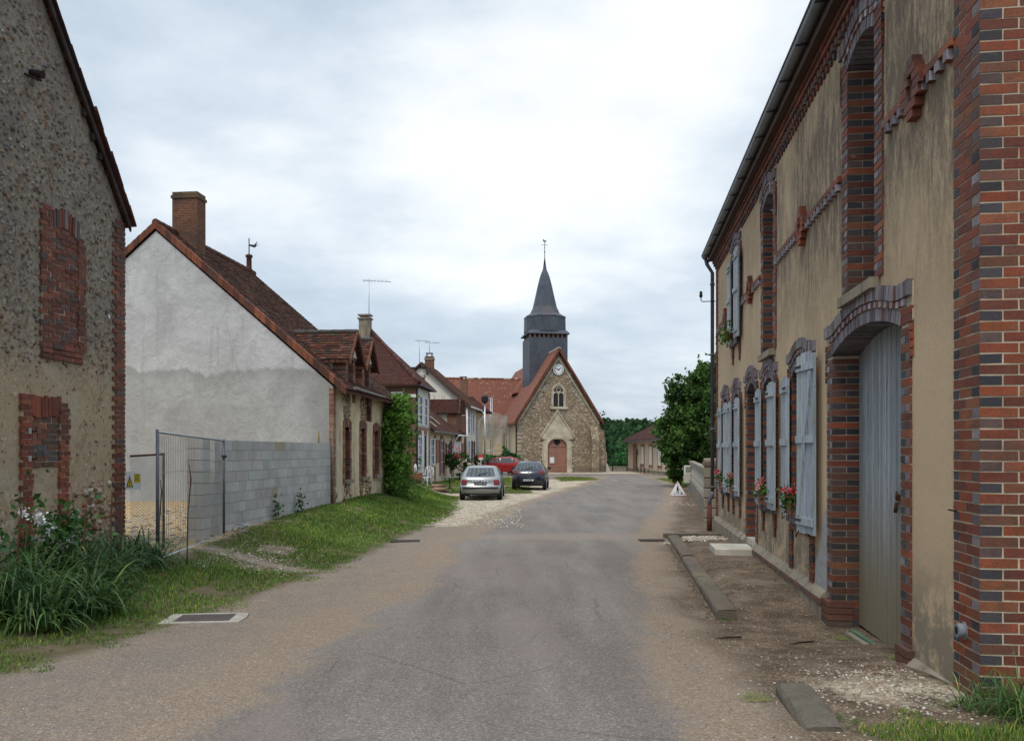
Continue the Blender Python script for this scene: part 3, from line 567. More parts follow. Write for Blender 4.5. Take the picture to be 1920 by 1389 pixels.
def zones(X, Y):
    main = np.minimum(np.minimum(X - interp(Y, LA), interp(Y, RA) - X), 74 - Y)
    cross = np.minimum(np.minimum(Y - 65.5, 72.5 - Y), np.minimum(X + 12, 10.3 - X))
    asph = np.maximum(main, cross)
    lg = interp(Y, LG)
    g_left = np.minimum(lg - X, 37.5 - Y)
    drive = 0.32 - np.abs((X + 4.05) * 0.35 + (Y - 13.1) * 0.95)
    g_left = np.where(X > -5.6, np.minimum(g_left, -drive + 0.15), g_left)
    yard = np.minimum(np.minimum(-5.15 - X, Y - 12.6), 24 - Y)
    g_left = np.minimum(g_left, -yard)
    g_isl = np.minimum(np.minimum(1.0 - X, X + 14), np.minimum(Y - 39, 62.5 - Y)) 
    g_isl = np.minimum(g_isl, np.abs(Y - 47.5 - X * 0.5) - 0.7)
    g_tri = np.minimum(np.minimum(X - 3.2, 6.1 - X), np.minimum(Y - 53.5 - (X - 3) * 1.2, 64 - Y)) * 0.7
    g_r = np.minimum(np.minimum(X - 9.7 - (Y - 46) * 0.05, 17 - X), np.minimum(Y - 45, 61 - Y))
    g_nr = np.minimum(np.minimum(X - 1.95, 8 - X), 4.98 - Y + (X - 3) * 0.15)
    g_far = np.maximum(np.minimum(Y - 84, X - 8.2), np.maximum(Y - 100, np.maximum(-30 - X, X - 24)))
    g_back = np.minimum(X - interp(Y, [(0, 9), (20, 9), (22.9, 5.9), (44.7, 9.9), (60, 20)]), 60 - Y)
    grass = np.maximum.reduce([g_left, g_isl, g_tri, g_r, g_nr, g_far, g_back])
    wl = interp(Y, [(18, -1.9), (23, -2.2), (30, -2.6), (36, -3.2), (48, -3.2), (60, -5)])
    white = np.minimum(np.minimum(X - wl, interp(Y, LA) - 0.55 - X), np.minimum(Y - 21, 58 - Y))
    white = np.maximum(white, np.minimum(np.minimum(Y - 72.6, 80 - Y), X + 6) * 0.5 - 0.1)
    heap = 0.30 - np.hypot((X - 2.85) / 1.8, (Y - 5.75) / 1.0); heap2 = 0.5 - np.hypot((X - 3.9) / 1.4, (Y - 17.3) / 1.0)
    white = np.maximum(white, np.maximum(heap, heap2) * 0.6)
    dirt = np.minimum(X - interp(Y, [(4.5, 1.5), (6, 1.7), (8, 1.8), (13, 2.35), (18, 3.4), (24, 4.7), (30, 6.0), (42, 8.6), (60, 11)]), 47 - Y)
    sanding = yard
    return asph, grass, white, dirt, sanding

def axis(a0, fine0, fine1, a1, st, growth=1.12):
    xs = list(np.arange(fine0, fine1 + 1e-6, st)); s_ = st; x = fine1
    while x < a1: s_ *= growth; x += s_; xs.append(x)
    s_ = st; x = fine0; pre = []
    while x > a0: s_ *= growth; x -= s_; pre.append(x)
    return np.array(pre[::-1] + xs)
gxs = axis(-420, -8, 9, 420, 0.22, 1.10); gys = axis(-60, 3, 34, 520, 0.25, 1.045)
GX, GY = np.meshgrid(gxs, gys); GZ = gz(GX, GY)
asph, grass, white, dirt, sanding = zones(GX, GY)
nx, ny = len(gxs), len(gys); idx = np.arange(nx * ny).reshape(ny, nx)
quads = np.stack([idx[:-1, :-1], idx[:-1, 1:], idx[1:, 1:], idx[1:, :-1]], -1).reshape(-1, 4)
def qc(a): return (a[:-1, :-1] + a[:-1, 1:] + a[1:, 1:] + a[1:, :-1]).reshape(-1) / 4
qa, qg, qw, qd, qX, qY = qc(asph), qc(grass), qc(white), qc(dirt), qc(GX), qc(GY)
kxq = 2.36 + 0.128 * (qY - 9.1)
is_pave = (qX > kxq) & (qX < sideX(qY) + 0.5) & (qY > 9.0) & (qY < 18.3)
lgq = interp(qY, LG)
is_road = ((qa > -0.3) | ((qX > lgq) & (qX < interp(qY, RA)) & (qY < 21))) & ~is_pave & (qY < 75)
is_park = (qw > -0.2) & ~is_road & (qY > 18) & (qY < 62) & (qX < 6)
rest = ~(is_pave | is_road | is_park)
def gsheet(name, sel):
    q = quads[sel]; used, inv = np.unique(q, return_inverse=True); q = inv.reshape(-1, 4)
    V = np.stack([GX.ravel()[used], GY.ravel()[used], GZ.ravel()[used]], 1)
    me = bpy.data.meshes.new(name); me.from_pydata(V.tolist(), [], q.tolist()); me.materials.append(M_('ground_mat'))
    me.polygons.foreach_set('use_smooth', [True] * len(q))
    for an, (a, b, c) in (('zone', (asph, grass, white)), ('zone2', (dirt, sanding, white))):
        at = me.attributes.new(an, 'FLOAT_VECTOR', 'POINT')
        at.data.foreach_set('vector', np.stack([np.clip(k.ravel()[used], -9, 9) for k in (a, b, c)], 1).astype(np.float32).ravel())
    o = bpy.data.objects.new(name, me); COL.objects.link(o); return tag(o, kind='structure')
gsheet('ground', rest); gsheet('road', is_road); gsheet('gravel_parking', is_park); gsheet('pavement', is_pave)

# kerb stones (part of the street itself)
def kprism(kb, L, h, c, M, w_=.11):
    pr = [(-w_, -.2), (w_, -.2), (w_, h - .02), (w_ - .012, h - .005), (w_ - .03, h), (0, h + .003), (-w_ + .04, h), (-w_ + .015, h - .008), (-w_, h - .03), (-w_ - .004, h * .4)]; n = 8; rg = []
    for i in range(n + 1):
        yy = -L / 2 + .008 + (L - .016) * i / n; q = .010 if i in (0, n) else 0
        rg.append([M @ Vector((p[0] * (1 - q * 3) + random.uniform(-.005, .005), yy + random.uniform(-.006, .006), p[1] - q + random.uniform(-.005, .004))) for p in pr])
    for i in range(n):
        for j in range(len(pr)): j2 = (j + 1) % len(pr); kb.face([rg[i][j], rg[i][j2], rg[i + 1][j2], rg[i + 1][j]][::-1], jit(c, .05), smooth=False)
    kb.face(rg[0], c); kb.face(rg[n][::-1], c)
kb = MB(); y = 9.05; k = 0
while y < 17.6:
    L = random.uniform(0.95, 1.05); xm = 2.36 + 0.128 * (y + L / 2 - 9.1); M = Matrix.Translation((xm, y + L / 2, float(gz(xm - 0.2, y + L / 2, False)))) @ Matrix.Rotation(-math.atan(0.128) + random.uniform(-.008, .008), 4, 'Z') @ Matrix.Rotation(random.uniform(-.01, .01), 4, 'Y')
    c = jit((0.155, 0.128, 0.098), 0.12); h = 0.112 + random.uniform(-.008, .008)
    kprism(kb, L, h, c, M); y += L
# return of the kerb across the pavement's far end
for k in range(2):
    M = Matrix.Translation((3.75 + k * 0.75, 18.45 + k * 0.02, float(gz(3.8, 18.4, False)))) @ Matrix.Rotation(0.03, 4, 'Z'); kb.box(-0.36, 0.36, -0.1, 0.1, -0.2, 0.10, jit((0.155, 0.128, 0.098)), M=M)
M = Matrix.Translation((1.86, 5.2, float(gz(1.6, 5.2, False)) - .02)) @ Matrix.Rotation(-math.atan(0.12), 4, 'Z') @ Matrix.Rotation(0.03, 4, 'X')
kprism(kb, .84, .085, (0.135, 0.118, 0.094), M, .115)
def f_kerb(t):
    o = t.tc('Object'); c = t.attr('Col'); n = t.noise(o, 45, 6, 0.75); n2 = t.noise(o, 4, 5, 0.65)
    c = t.mix(1.0, c, t.ramp(n, [(0.25, 0.6), (0.7, 1.15)]), 'MULTIPLY'); c = t.mix(t.ramp(n2, [(0.5, 0.0), (0.68, 0.7)]), c, (0.075, 0.066, 0.046))
    return {'c': c, 'n': t.bump(n, 0.7, 0.01)}
mat('kerb', f_kerb, 0.95)
tag(kb.build('kerb', M_('kerb')), kind='structure')

# loose stones -------------------------------------------------------------
ico = [(0, 0, 1), (0.89, 0, .45), (.28, .85, .45), (-.72, .53, .45), (-.72, -.53, .45), (.28, -.85, .45), (.72, .53, -.45), (-.28, .85, -.45), (-.89, 0, -.45), (-.28, -.85, -.45), (.72, -.53, -.45), (0, 0, -1)]
icf = [(0, 1, 2), (0, 2, 3), (0, 3, 4), (0, 4, 5), (0, 5, 1), (1, 6, 2), (2, 7, 3), (3, 8, 4), (4, 9, 5), (5, 10, 1), (6, 7, 2), (7, 8, 3), (8, 9, 4), (9, 10, 5), (10, 6, 1), (11, 7, 6), (11, 8, 7), (11, 9, 8), (11, 10, 9), (11, 6, 10)]
def stones(name, pts, sizes, cols, parent=None, material='stonebits', flat=0.6, loc=None):
    n = len(pts); I = np.array(ico); F = np.array(icf)
    V = I[None] * (1 + rng.uniform(-.25, .25, (n, 12, 1))) * np.asarray(sizes)[:, None, None] * np.stack([rng.uniform(.8, 1.3, n), rng.uniform(.7, 1.1, n), np.full(n, flat)], 1)[:, None, :]
    a = rng.uniform(0, 6.28, n); ca, sa = np.cos(a)[:, None], np.sin(a)[:, None]
    x = V[..., 0] * ca - V[..., 1] * sa; yv = V[..., 0] * sa + V[..., 1] * ca
    V = np.stack([x, yv, V[..., 2]], -1) + np.asarray(pts)[:, None, :]
    FF = (F[None] + (np.arange(n) * 12)[:, None, None]).reshape(-1, 3)
    return soup(name, V.reshape(-1, 3), np.zeros((0, 4), dtype=np.int32), np.repeat(np.asarray(cols), 12, axis=0), M_(material), parent, loc, faces3=FF)
P = []; S_ = []; K = []
def strew(n, fx, fy, s0, s1, pal):
    for _ in range(n):
        X, Y = fx(), fy(); P.append((X, Y, float(gz(X, Y)))); S_.append(random.uniform(s0, s1)); K.append(jit(random.choice(pal), 0.25))
palA = [(0.42, 0.36, 0.28), (0.30, 0.24, 0.18), (0.20, 0.16, 0.13), (0.55, 0.50, 0.42), (0.34, 0.22, 0.15)]
palW = [(0.60, 0.55, 0.45), (0.48, 0.42, 0.33), (0.38, 0.30, 0.22), (0.66, 0.61, 0.52)]
def tri(): return random.random()
for _ in range(2200):
    Y = 4.2 + 9 * random.random() ** 1.5; X = random.uniform(float(interp(Y, RA)) + 0.1, sideX(Y) - 0.05); P.append((X, Y, float(gz(X, Y)))); S_.append(random.uniform(.003, .011)); K.append(jit(random.choice(palA), .25))
for _ in range(1500):
    Y = 4.2 + 12 * random.random() ** 1.6; X = random.uniform(float(interp(Y, LG)) - .1, float(interp(Y, LA))); P.append((X, Y, float(gz(X, Y)))); S_.append(random.uniform(.003, .008)); K.append(jit(random.choice(palA), .25))
strew(1300, lambda: random.gauss(2.75, 0.36), lambda: random.gauss(5.75, 0.42), .005, .016, palW + palA)
strew(700, lambda: random.gauss(3.9, 0.35), lambda: random.gauss(17.4, 0.35), .012, .04, palW)
strew(1600, lambda: random.uniform(-2.3, 0.3), lambda: random.uniform(21, 33), .012, .035, palW)
strew(260, lambda: random.gauss(6.3, .5), lambda: random.gauss(31.5, .7), .012, .035, palW + palA)
strew(500, lambda: random.uniform(-4.7, -3.3), lambda: random.uniform(12, 15), .01, .025, palW)
strew(900, lambda: random.uniform(-8.5, -5.4), lambda: random.uniform(13, 21), .015, .06, palW + palA)
keep = [i for i, p in enumerate(P) if not (p[0] > sideX(p[1]) - 0.12 and p[1] < 20)]
P = [P[i] for i in keep]; S_ = [S_[i] for i in keep]; K = [K[i] for i in keep]
for _ in range(420):   # grit and soil gathered against the kerb and the wall foot
    Y = random.uniform(8.9, 17); X = 2.36 + 0.128 * (Y - 9.1) - .13 - abs(random.gauss(0, .05)); P.append((X, Y, float(gz(X, Y, False)))); S_.append(random.uniform(.006, .02)); K.append(jit((.14, .11, .08), .3))
tag(stones('loose_gravel', P, S_, K), 'loose pale and brown stones strewn over dirt beside the road', 'gravel', kind='stuff')

# grass ----------------------------------------------------------------------
def blades(name, X, Y, h, wd, colr, lean=0.5):
    n = len(X); Z = gz(X, Y) - 0.01
    a = rng.uniform(0, 6.28, n); dx, dy = np.cos(a), np.sin(a); ln = rng.uniform(0.1, lean, n) * h
    sx, sy = -dy, dx; hw = wd / 2
    b0 = np.stack([X - sx * hw, Y - sy * hw, Z], 1); b1 = np.stack([X + sx * hw, Y + sy * hw, Z], 1)
    mx_, my_, mz_ = X + dx * ln * .4, Y + dy * ln * .4, Z + h * .6
    m0 = np.stack([mx_ - sx * hw * .7, my_ - sy * hw * .7, mz_], 1); m1 = np.stack([mx_ + sx * hw * .7, my_ + sy * hw * .7, mz_], 1)
    tp = np.stack([X + dx * ln, Y + dy * ln, Z + h], 1)
    V = np.stack([b0, b1, m1, m0, tp], 1).reshape(-1, 3); i = np.arange(n)[:, None] * 5
    return soup(name, V, i + np.array([[0, 1, 2, 3]]), np.repeat(colr, 5, axis=0), M_('grass_blade'), faces3=i + np.array([[3, 2, 4]]))
def vnoise(x, y, s, seed=0):
    r = np.random.default_rng(seed); g_ = r.random((64, 64)); xx = x / s; yy = y / s; x0 = np.floor(xx).astype(int); y0 = np.floor(yy).astype(int)
    fx = xx - x0; fy = yy - y0; fx = fx * fx * (3 - 2 * fx); fy = fy * fy * (3 - 2 * fy)
    a = g_[y0 % 64, x0 % 64]; b = g_[y0 % 64, (x0 + 1) % 64]; c = g_[(y0 + 1) % 64, x0 % 64]; d = g_[(y0 + 1) % 64, (x0 + 1) % 64]
    return (a * (1 - fx) + b * fx) * (1 - fy) + (c * (1 - fx) + d * fx) * fy
def grass_region(name, label, n, x0, x1, y0, y1, h0, h1, ybias=1.0, wd=0.006, dry=0.12):
    Y = y0 + (y1 - y0) * rng.random(n) ** ybias; X = rng.uniform(x0, x1, n)
    _, g_, w_, _, _ = zones(X, Y); nn = vnoise(X, Y, 0.8, 3) * .6 + vnoise(X, Y, 0.28, 5) * .4; ed = vnoise(X, Y, 0.35, 9) - 0.5
    ok = (g_ + ed * 0.75 > 0.02) & (nn > 0.24) & (Y / 1550 * 1150 + 0.6 > np.abs(X)); X, Y, nn, gg = X[ok], Y[ok], nn[ok], g_[ok]
    h = rng.uniform(h0, h1, len(X)) * (0.55 + 0.9 * nn) * np.clip(0.45 + gg * 0.8, 0.4, 1.2)
    big_ = vnoise(X, Y, 1.9, 12)[:, None]
    c = np.array([[1, 1, 1.0]]) * rng.uniform(.75, 1.45, (len(X), 1)) * (0.8 + 0.5 * big_); d = (rng.random(len(X)) < dry * (0.4 + 1.6 * vnoise(X, Y, 1.1, 21))); c[d] = c[d] * np.array([2.6, 1.5, 1.6])
    o = blades(name, X, Y, h, wd * (1 + Y / 9) * rng.uniform(.7, 1.3, len(X)), c, 0.9)
    return tag(o, label, 'grass', kind='stuff')
grass_region('verge_grass', 'short green grass bank along the left side of the road', 260000, -9, -1.6, 4.4, 37, 0.03, 0.075, 1.35, .006, .07)
grass_region('distant_grass', 'green grass islands around the parked cars and church square', 60000, -14, 17, 38, 64, 0.05, 0.10, 1.0, 0.007, 0.2)
grass_region('corner_grass', 'green grass at the foot of the brick corner', 26000, 1.8, 4.2, 3.4, 5.2, 0.03, 0.09, 1.0, 0.004, 0.2)
# ------------------------------------------------------------------ brick and render house on the right
# local frame: x = along the street wall away from the camera, y = out to the street, z up
RHROT = math.atan2(1, 0.1284)
RH = thing('brick_house', 'long two storey beige rendered house with red and grey brick trim filling the right side', 'house', (3.066, 5.4, 0), RHROT)
LEN = 14.62; TOPZ = 6.12
def gloc(u, v=0.0):
    p = Matrix.Rotation(RHROT, 4, 'Z') @ Vector((u, v, 0)); return float(gz(p.x + 3.066, p.y + 5.4, False))
C_ = 0.07
OPN = {  # name: (u0, u1, sill z, spring z, rise)
    'garage': (1.50, 3.73, -0.42, 2.64, 0.17), 'hay': (2.22, 3.12, 3.18, 5.50, 0.12),
    'tall': (7.24, 8.10, 3.15, 5.50, 0.12), 'up': (10.78, 11.68, 3.82, 5.50, 0.12),
    'w5': (4.76, 5.86, 0.76, 2.60, 0.14), 'w4': (7.14, 8.10, 0.76, 2.60, 0.14),
    'door': (8.90, 9.76, 0.04, 2.66, 0.14), 'w3': (10.72, 11.62, 0.76, 2.60, 0.14), 'w2': (12.42, 13.32, 0.76, 2.60, 0.14)}
# wall with real openings
wb = MB(); us = {0.0, LEN}; zs = {-0.6, TOPZ}
rects = [(a, b, s, sp + r + 0.02) for (a, b, s, sp, r) in OPN.values()]
for a, b, s, tp in rects: us |= {a, b}; zs |= {s, tp}
us = sorted(us); zs = sorted(zs)
for i in range(len(us) - 1):
    for j in range(len(zs) - 1):
        uc, zc_ = (us[i] + us[i + 1]) / 2, (zs[j] + zs[j + 1]) / 2
        if any(a < uc < b and s < zc_ < tp for a, b, s, tp in rects): continue
        wb.face([(us[i + 1], 0, zs[j]), (us[i], 0, zs[j]), (us[i], 0, zs[j + 1]), (us[i + 1], 0, zs[j + 1])])
# other outer faces, inner leaf
wb.face([(0, 0, -0.6), (0, -8, -0.6), (0, -8, TOPZ), (0, -4, 9.6), (0, 0, TOPZ)][::-1])
wb.face([(LEN, 0, -0.6), (LEN, -8, -0.6), (LEN, -8, TOPZ), (LEN, -4, 9.6), (LEN, 0, TOPZ)])
wb.face([(0, -8, -0.6), (LEN, -8, -0.6), (LEN, -8, TOPZ), (0, -8, TOPZ)])
wb.build('wall', M_('stucco'), RH)

def jamb(mb, u, sgn, z0, z1, depth=0.27, w_=0.22, proud=0.018):
    """sgn=+1: opening lies at u+ ; the strip sits on the other side. Alternating red / dark courses"""
    z = z0; k = 0
    while z < z1 - 0.02:
        h = min(C_ - 0.011, z1 - z); a, b = (u - w_, u) if sgn > 0 else (u, u + w_)
        a += random.uniform(-.004, .004) if sgn > 0 else 0; b += random.uniform(-.004, .004) if sgn < 0 else 0
        pr = proud + random.uniform(-.002, .002)
        if k % 2 == 0:
            c1 = rc(RED); mb.box(a, b, -depth, pr, z, z + h, c1)
        else:
            md = (a + b) / 2
            c_in, c_out = rc(DRK), rc(LIL if random.random() < .6 else DRK)
            inner = (md + .005, b) if sgn > 0 else (a, md - .005); outer = (a, md - .005) if sgn > 0 else (md + .005, b)
            mb.box(inner[0], inner[1], -depth / 2 + .005, pr, z, z + h, rc(DRK), cols={'+y': c_out, '-z': c_in})
            mb.box(inner[0], inner[1], -depth, -depth / 2 - .005, z, z + h, rc(DRK)); mb.box(outer[0], outer[1], -.05, pr, z, z + h, rc(RED), cols={'+y': rc(DRK + LIL)})
        z += C_; k += 1
def jamb_mortar(mb, u, sgn, z0, z1, depth=0.27, w_=0.22, proud=0.018):
    a, b = (u - w_ + .008, u - .008) if sgn > 0 else (u + .008, u + w_ - .008); mb.box(a, b, -depth, proud - .008, z0, z1)
def arch_fn(a, sp, r, sh):
    """returns z(x) of the intrados and of the eyebrow-shaped outer courses (x from the centre)"""
    Rr = (a * a + r * r) / (2 * r)
    f_in = lambda x: sp + r - Rr + math.sqrt(max(Rr * Rr - x * x, 1e-6))
    def f_out(x):
        x = abs(x); 
        if x < a * 0.80: return f_in(x)
        x1 = a * 0.80; z1 = f_in(x1); s1 = -x1 / math.sqrt(Rr * Rr - x1 * x1); L = (a + sh) - x1; q = (x - x1) / L
        return z1 + s1 * L * (q - q ** 2 * 0.9) if q < .55 else z1 + s1 * L * (0.55 - .55 ** 2 * .9) 
    return f_in, f_out
def soldier(mb, x0, x1, f, base, hgt, y0, y1, step, pal, uc, slope=True):
    n = max(2, int(round((x1 - x0) / step))); st = (x1 - x0) / n
    for i in range(n):
        xa, xb = x0 + i * st + .004, x0 + (i + 1) * st - .004; zs_ = (f(xb) - f(xa)) / (xb - xa) if slope else 0
        za, zb = f(xa) + base, f(xb) + base; dx = -zs_ * hgt; c = rc(pal(i) if callable(pal) else pal)
        yo = y1 + random.uniform(-.002, .002)
        mb.prism([(uc + xa, za), (uc + xb, zb), (uc + xb + dx, zb + hgt), (uc + xa + dx, za + hgt)], y0, yo, 'y', c)
def surround(nm, mb, mo, sh=0.28, small=False, stripz=None, legs=True):
    u0, u1, s, sp, r = OPN[nm]; uc = (u0 + u1) / 2; a = (u1 - u0) / 2
    fi, fo = arch_fn(a, sp, r, sh); zb = s if stripz is None else stripz
    if legs:
        jamb(mb, u0, 1, zb, sp); jamb(mb, u1, -1, zb, sp); jamb_mortar(mo, u0, 1, zb, sp); jamb_mortar(mo, u1, -1, zb, sp)
    # wider shoulder courses beside the arch
    ztop = fo(a + sh) + .12
    z = sp - 4 * C_
    while z < ztop - .03:
        for sg in (-1, 1):
            ua, ub = (u0 - sh, u0 - .225) if sg < 0 else (u1 + .225, u1 + sh)
            mb.box(ua, ub, -.03, .028 + random.uniform(-.002, .002), z, z + C_ - .011, rc(RED if random.random() < .65 else DRK))
            if z >= sp - .001:
                ua, ub = (u0 - .222, u0 - .004) if sg < 0 else (u1 + .004, u1 + .222); mb.box(ua, ub, -.03, .022, z, z + C_ - .011, rc(RED if random.random() < .6 else DRK))
        z += C_
    # inner soldier ring (soffit seen from below), header band, outer soldier ring
    soldier(mb, -a, a, fi, 0.0, 0.11, -0.27, 0.022, 0.062, lambda i: RED if i in (7,) else LIL, uc)
    soldier(mb, -(a + sh * .5), a + sh * .5, fo, 0.122, 0.055, -.05, 0.034, 0.075, lambda i: RED if i % 2 else WHT, uc)
    soldier(mb, -(a + sh), a + sh, fo, 0.186, 0.125, -.05, 0.046, 0.062, lambda i: RED if i % 13 == 5 else LIL, uc)
    n = 14
    for i in range(n):   # mortar behind the rings
        xa, xb = -(a + sh) + i * 2 * (a + sh) / n + .001, -(a + sh) + (i + 1) * 2 * (a + sh) / n - .001
        lo = [fi(xa) if abs(xa) < a else sp, fi(xb) if abs(xb) < a else sp]
        mo.prism([(uc + xa, max(lo[0], sp) + .008), (uc + xb, max(lo[1], sp) + .008), (uc + xb, fo(xb) + .30), (uc + xa, fo(xa) + .30)], -.04, .012, 'y')
    return fi, fo
def tails(mb, u, z, hgt, w_=0.11):
    n = int(hgt / C_)
    for k in range(n):
        ww = w_ * (1.0 if k < n * .6 else 0.6); mb.box(u - ww, u + (ww if k < n * .3 else ww * .5), -.02, .03, z - (k + 1) * C_ + .011, z - k * C_, rc(RED))
def sill(nm, hgt=0.11):
    u0, u1, s, *_ = OPN[nm]; m1 = MB(); x = u0 - .10
    while x < u1 + .09:
        m1.box(x, x + .056, -.26, .075, s - hgt, s - .005 + random.uniform(-.002, .002), rc(LIL + DRK)); x += .062
    return m1

# surrounds are parts of the house; one mesh each
def surr_obj(nm, **k):
    mb, mo = MB(), MB(); f = surround(nm, mb, mo, **k); o = mb.build('brick_surround', M_('brick_geo'), RH); mo.build('mortar_bed', M_('mortar'), o); return f
FN = {}
for nm, k in (('garage', dict(sh=.26)), ('hay', dict(sh=.24)), ('tall', dict(sh=.24)), ('up', dict(sh=.24)), ('w5', dict(sh=.27)), ('w4', dict(sh=.27)), ('door', dict(sh=.27)), ('w3', dict(sh=.2)), ('w2', dict(sh=.2))):
    if nm == 'garage': k['stripz'] = -0.39
    FN[nm] = surr_obj(nm, **k)
sl = MB(); 
for nm in ('hay', 'tall'):
    u0, u1, s, *_ = OPN[nm]; o = MB().box(u0 - .12, u1 + .12, -.26, .09, s - .10, s - .003).build('stone_sill', M_('plinth'), RH)
for nm in ('w5', 'w4', 'w3', 'w2', 'up'):
    m1 = sill(nm); u0, u1, s, *_ = OPN[nm]
    if nm == 'w5':
        z = -0.02; k = 0
        while z < s - .15:
            for uu in (u0 - .16, u1 - .04):
                m1.box(uu, uu + .21, -.02, .025, z, z + C_ - .011, rc(RED if k % 2 else RED + DRK))
            z += C_; k += 1
        m1.box(u0, u1, -.02, .045, s - .21, s - .12, rc(RED))
    else:
        for uu in (u0 - .02, u1 + .02): tails(m1, uu, s - .115, .42)
    m1.build('window_sill', M_('brick_geo'), RH)
# far reveals need an interior stop: windows, doors
def glass_window(nm, dep=-.24):
    u0, u1, s, sp, r = OPN[nm]; top = sp + r + .05; fr = MB(); e = .055; M = None
    for a, b in ((u0 + .001, u0 + e), (u1 - e, u1 - .001), ((u0 + u1) / 2 - .03, (u0 + u1) / 2 + .03)): fr.box(a, b, dep - .05, dep, s, top)
    for zz in (s, s + (sp - s) * .36, s + (sp - s) * .70, top - .06): fr.box(u0 + e, u1 - e, dep - .045, dep - .006, zz, zz + .045)
    o = fr.build('window', M_('white_paint'), RH); MB().box(u0, u1, dep - .04, dep - .03, s, top).build('pane', M_('dark_glass'), o); return o
for nm in ('w5', 'w4', 'w3', 'w2', 'up'): glass_window(nm)
def planks(u0, u1, z0, z1, y0, y1, wd, pal, topf=None, gap=.007, mat_='painted_wood', name='door', parent=RH):
    m1 = MB(); x = u0
    while x < u1 - .01:
        b = min(x + wd * random.uniform(.92, 1.06), u1)
        if u1 - b < wd * .4: b = u1
        t0 = topf(x) if topf else z1; t1 = topf(b) if topf else z1; c = jit(random.choice(pal), .14); yy = y1 + random.uniform(-.005, .005)
        m1.prism([(x + gap / 2, z0), (b - gap / 2, z0), (b - gap / 2, t1), (x + gap / 2, t0)], y0, yy, 'y', c); x = b
    return m1
BLUE = [(0.36, 0.43, 0.50), (0.41, 0.47, 0.54), (0.33, 0.40, 0.47)]
# garage doors: two leaves of narrow vertical boards
u0, u1, s, sp, r = OPN['garage']; um = u0 + 0.78
gd = planks(u0 - .02, um - .008, -.24, 3.0, -.32, -.262, .072, [(0.31, 0.355, 0.385), (0.37, 0.41, 0.44), (.27, .31, .34)]); gd1 = gd.build('garage_door', M_('garage_wood'), RH)
gd = planks(um + .004, u1 + .02, -.30, 3.0, -.32, -.268, .072, [(0.31, 0.355, 0.385), (0.37, 0.41, 0.44), (.27, .31, .34)]); gd2 = gd.build('garage_door', M_('garage_wood'), RH)
MB().box(um + .004, u1, -.33, -.321, -.4, 3.0).build('backing_board', M_('dark_wood'), gd2)
lk = MB().box(um + .10, um + .15, -.268, -.235, 1.13, 1.19, (0.12, .06, .03)); lk.tube([(um + .125, -.24, 1.12), (um + .125, -.225, 1.02)], .018, 8, (0.10, .05, .03)); lk.tube([(um + .125, -.24, 1.22), (um + .11, -.23, 1.15)], .012, 6, (.15, .07, .03)); lk.build('hasp_lock', M_('rust'), gd2)
# hay-loft doors
for nm in ('hay', 'tall'):
    u0, u1, s, sp, r = OPN[nm]; planks(u0 - .02, u1 + .02, s, sp + r + .1, -.31, -.262, .12, BLUE).build('loft_door', M_('painted_wood'), RH)
u0, u1, s, sp, r = OPN['door']; o = planks(u0, u1, s, sp + r + .1, -.31, -.262, .14, [(0.20, .12, .09), (.17, .10, .08)]).build('entrance_door', M_('painted_wood'), RH)
MB().tube([(u0 + .12, -.25, 1.05), (u0 + .12, -.21, 1.05), (u0 + .22, -.21, 1.05)], .011, 6, (.1, .09, .07)).build('handle', M_('rust'), o)
MB().box(u0 - .1, u1 + .1, -.27, .02, s - .12, s - .003).build('threshold', M_('pale_concrete'), RH)
# shutters: hinge side at hu, opens towards dir
def shutter(hu, dr, z0, z1, w_=.44, out=.035, tilt=0.12, brace=False, lean=0.0):
    m1 = MB(); n = 4 if w_ > .4 else 3; bw = w_ / n
    for i in range(n):
        c = jit(random.choice([(0.38, .45, .50), (.44, .50, .55), (.33, .39, .44), (.40, .45, .48)]), .12); m1.box(i * bw + .002, (i + 1) * bw - .002, 0, .026 + random.uniform(-.002, .002), random.uniform(-.008, .008), z1 - z0 - (.03 if i in (0, n - 1) else 0), c)
    for zz in (.10, (z1 - z0) * .5, z1 - z0 - .22): m1.box(.015, w_ - .015, .027, .052, zz, zz + .09, jit((0.40, .48, .54), .08))
    if brace:
        H = z1 - z0; m1.prism([(.03, .20), (.11, .20), (w_ - .05, H - .24), (w_ - .13, H - .24)], .027, .05, 'y', (.38, .46, .53))
    ang = tilt * (-1 if dr < 0 else 1)
    M = Matrix.Translation((hu, out, z0)) @ Matrix.Rotation(0, 4, 'Z')
    if dr < 0: M = M @ Matrix.Scale(-1, 4, Vector((1, 0, 0)))
    M = M @ Matrix.Rotation(-tilt, 4, 'Z') @ Matrix.Rotation(lean, 4, 'Y')
    m1.v = [tuple(M @ Vector(p)) for p in m1.v]
    if dr < 0: m1.f = [tuple(reversed(q)) for q in m1.f]
    o = m1.build('shutter', M_('painted_wood'), RH)
    for zz in (.14, z1 - z0 - .18, -1):
        h = MB()
        if zz > 0: h.box(.0, .20, .053, .058, zz, zz + .03, (.08, .07, .07))
        else: h.tube([(.04, .055, -.02), (.10, .075, -.06), (.16, .06, .03)], .007, 5, (.05, .05, .05))
        h.v = [tuple(M @ Vector(p)) for p in h.v]
        if dr < 0: h.f = [tuple(reversed(q)) for q in h.f]
        h.build('hinge' if zz > 0 else 'shutter_stay', M_('rust'), o)
    return o
H_ = lambda nm: OPN[nm]
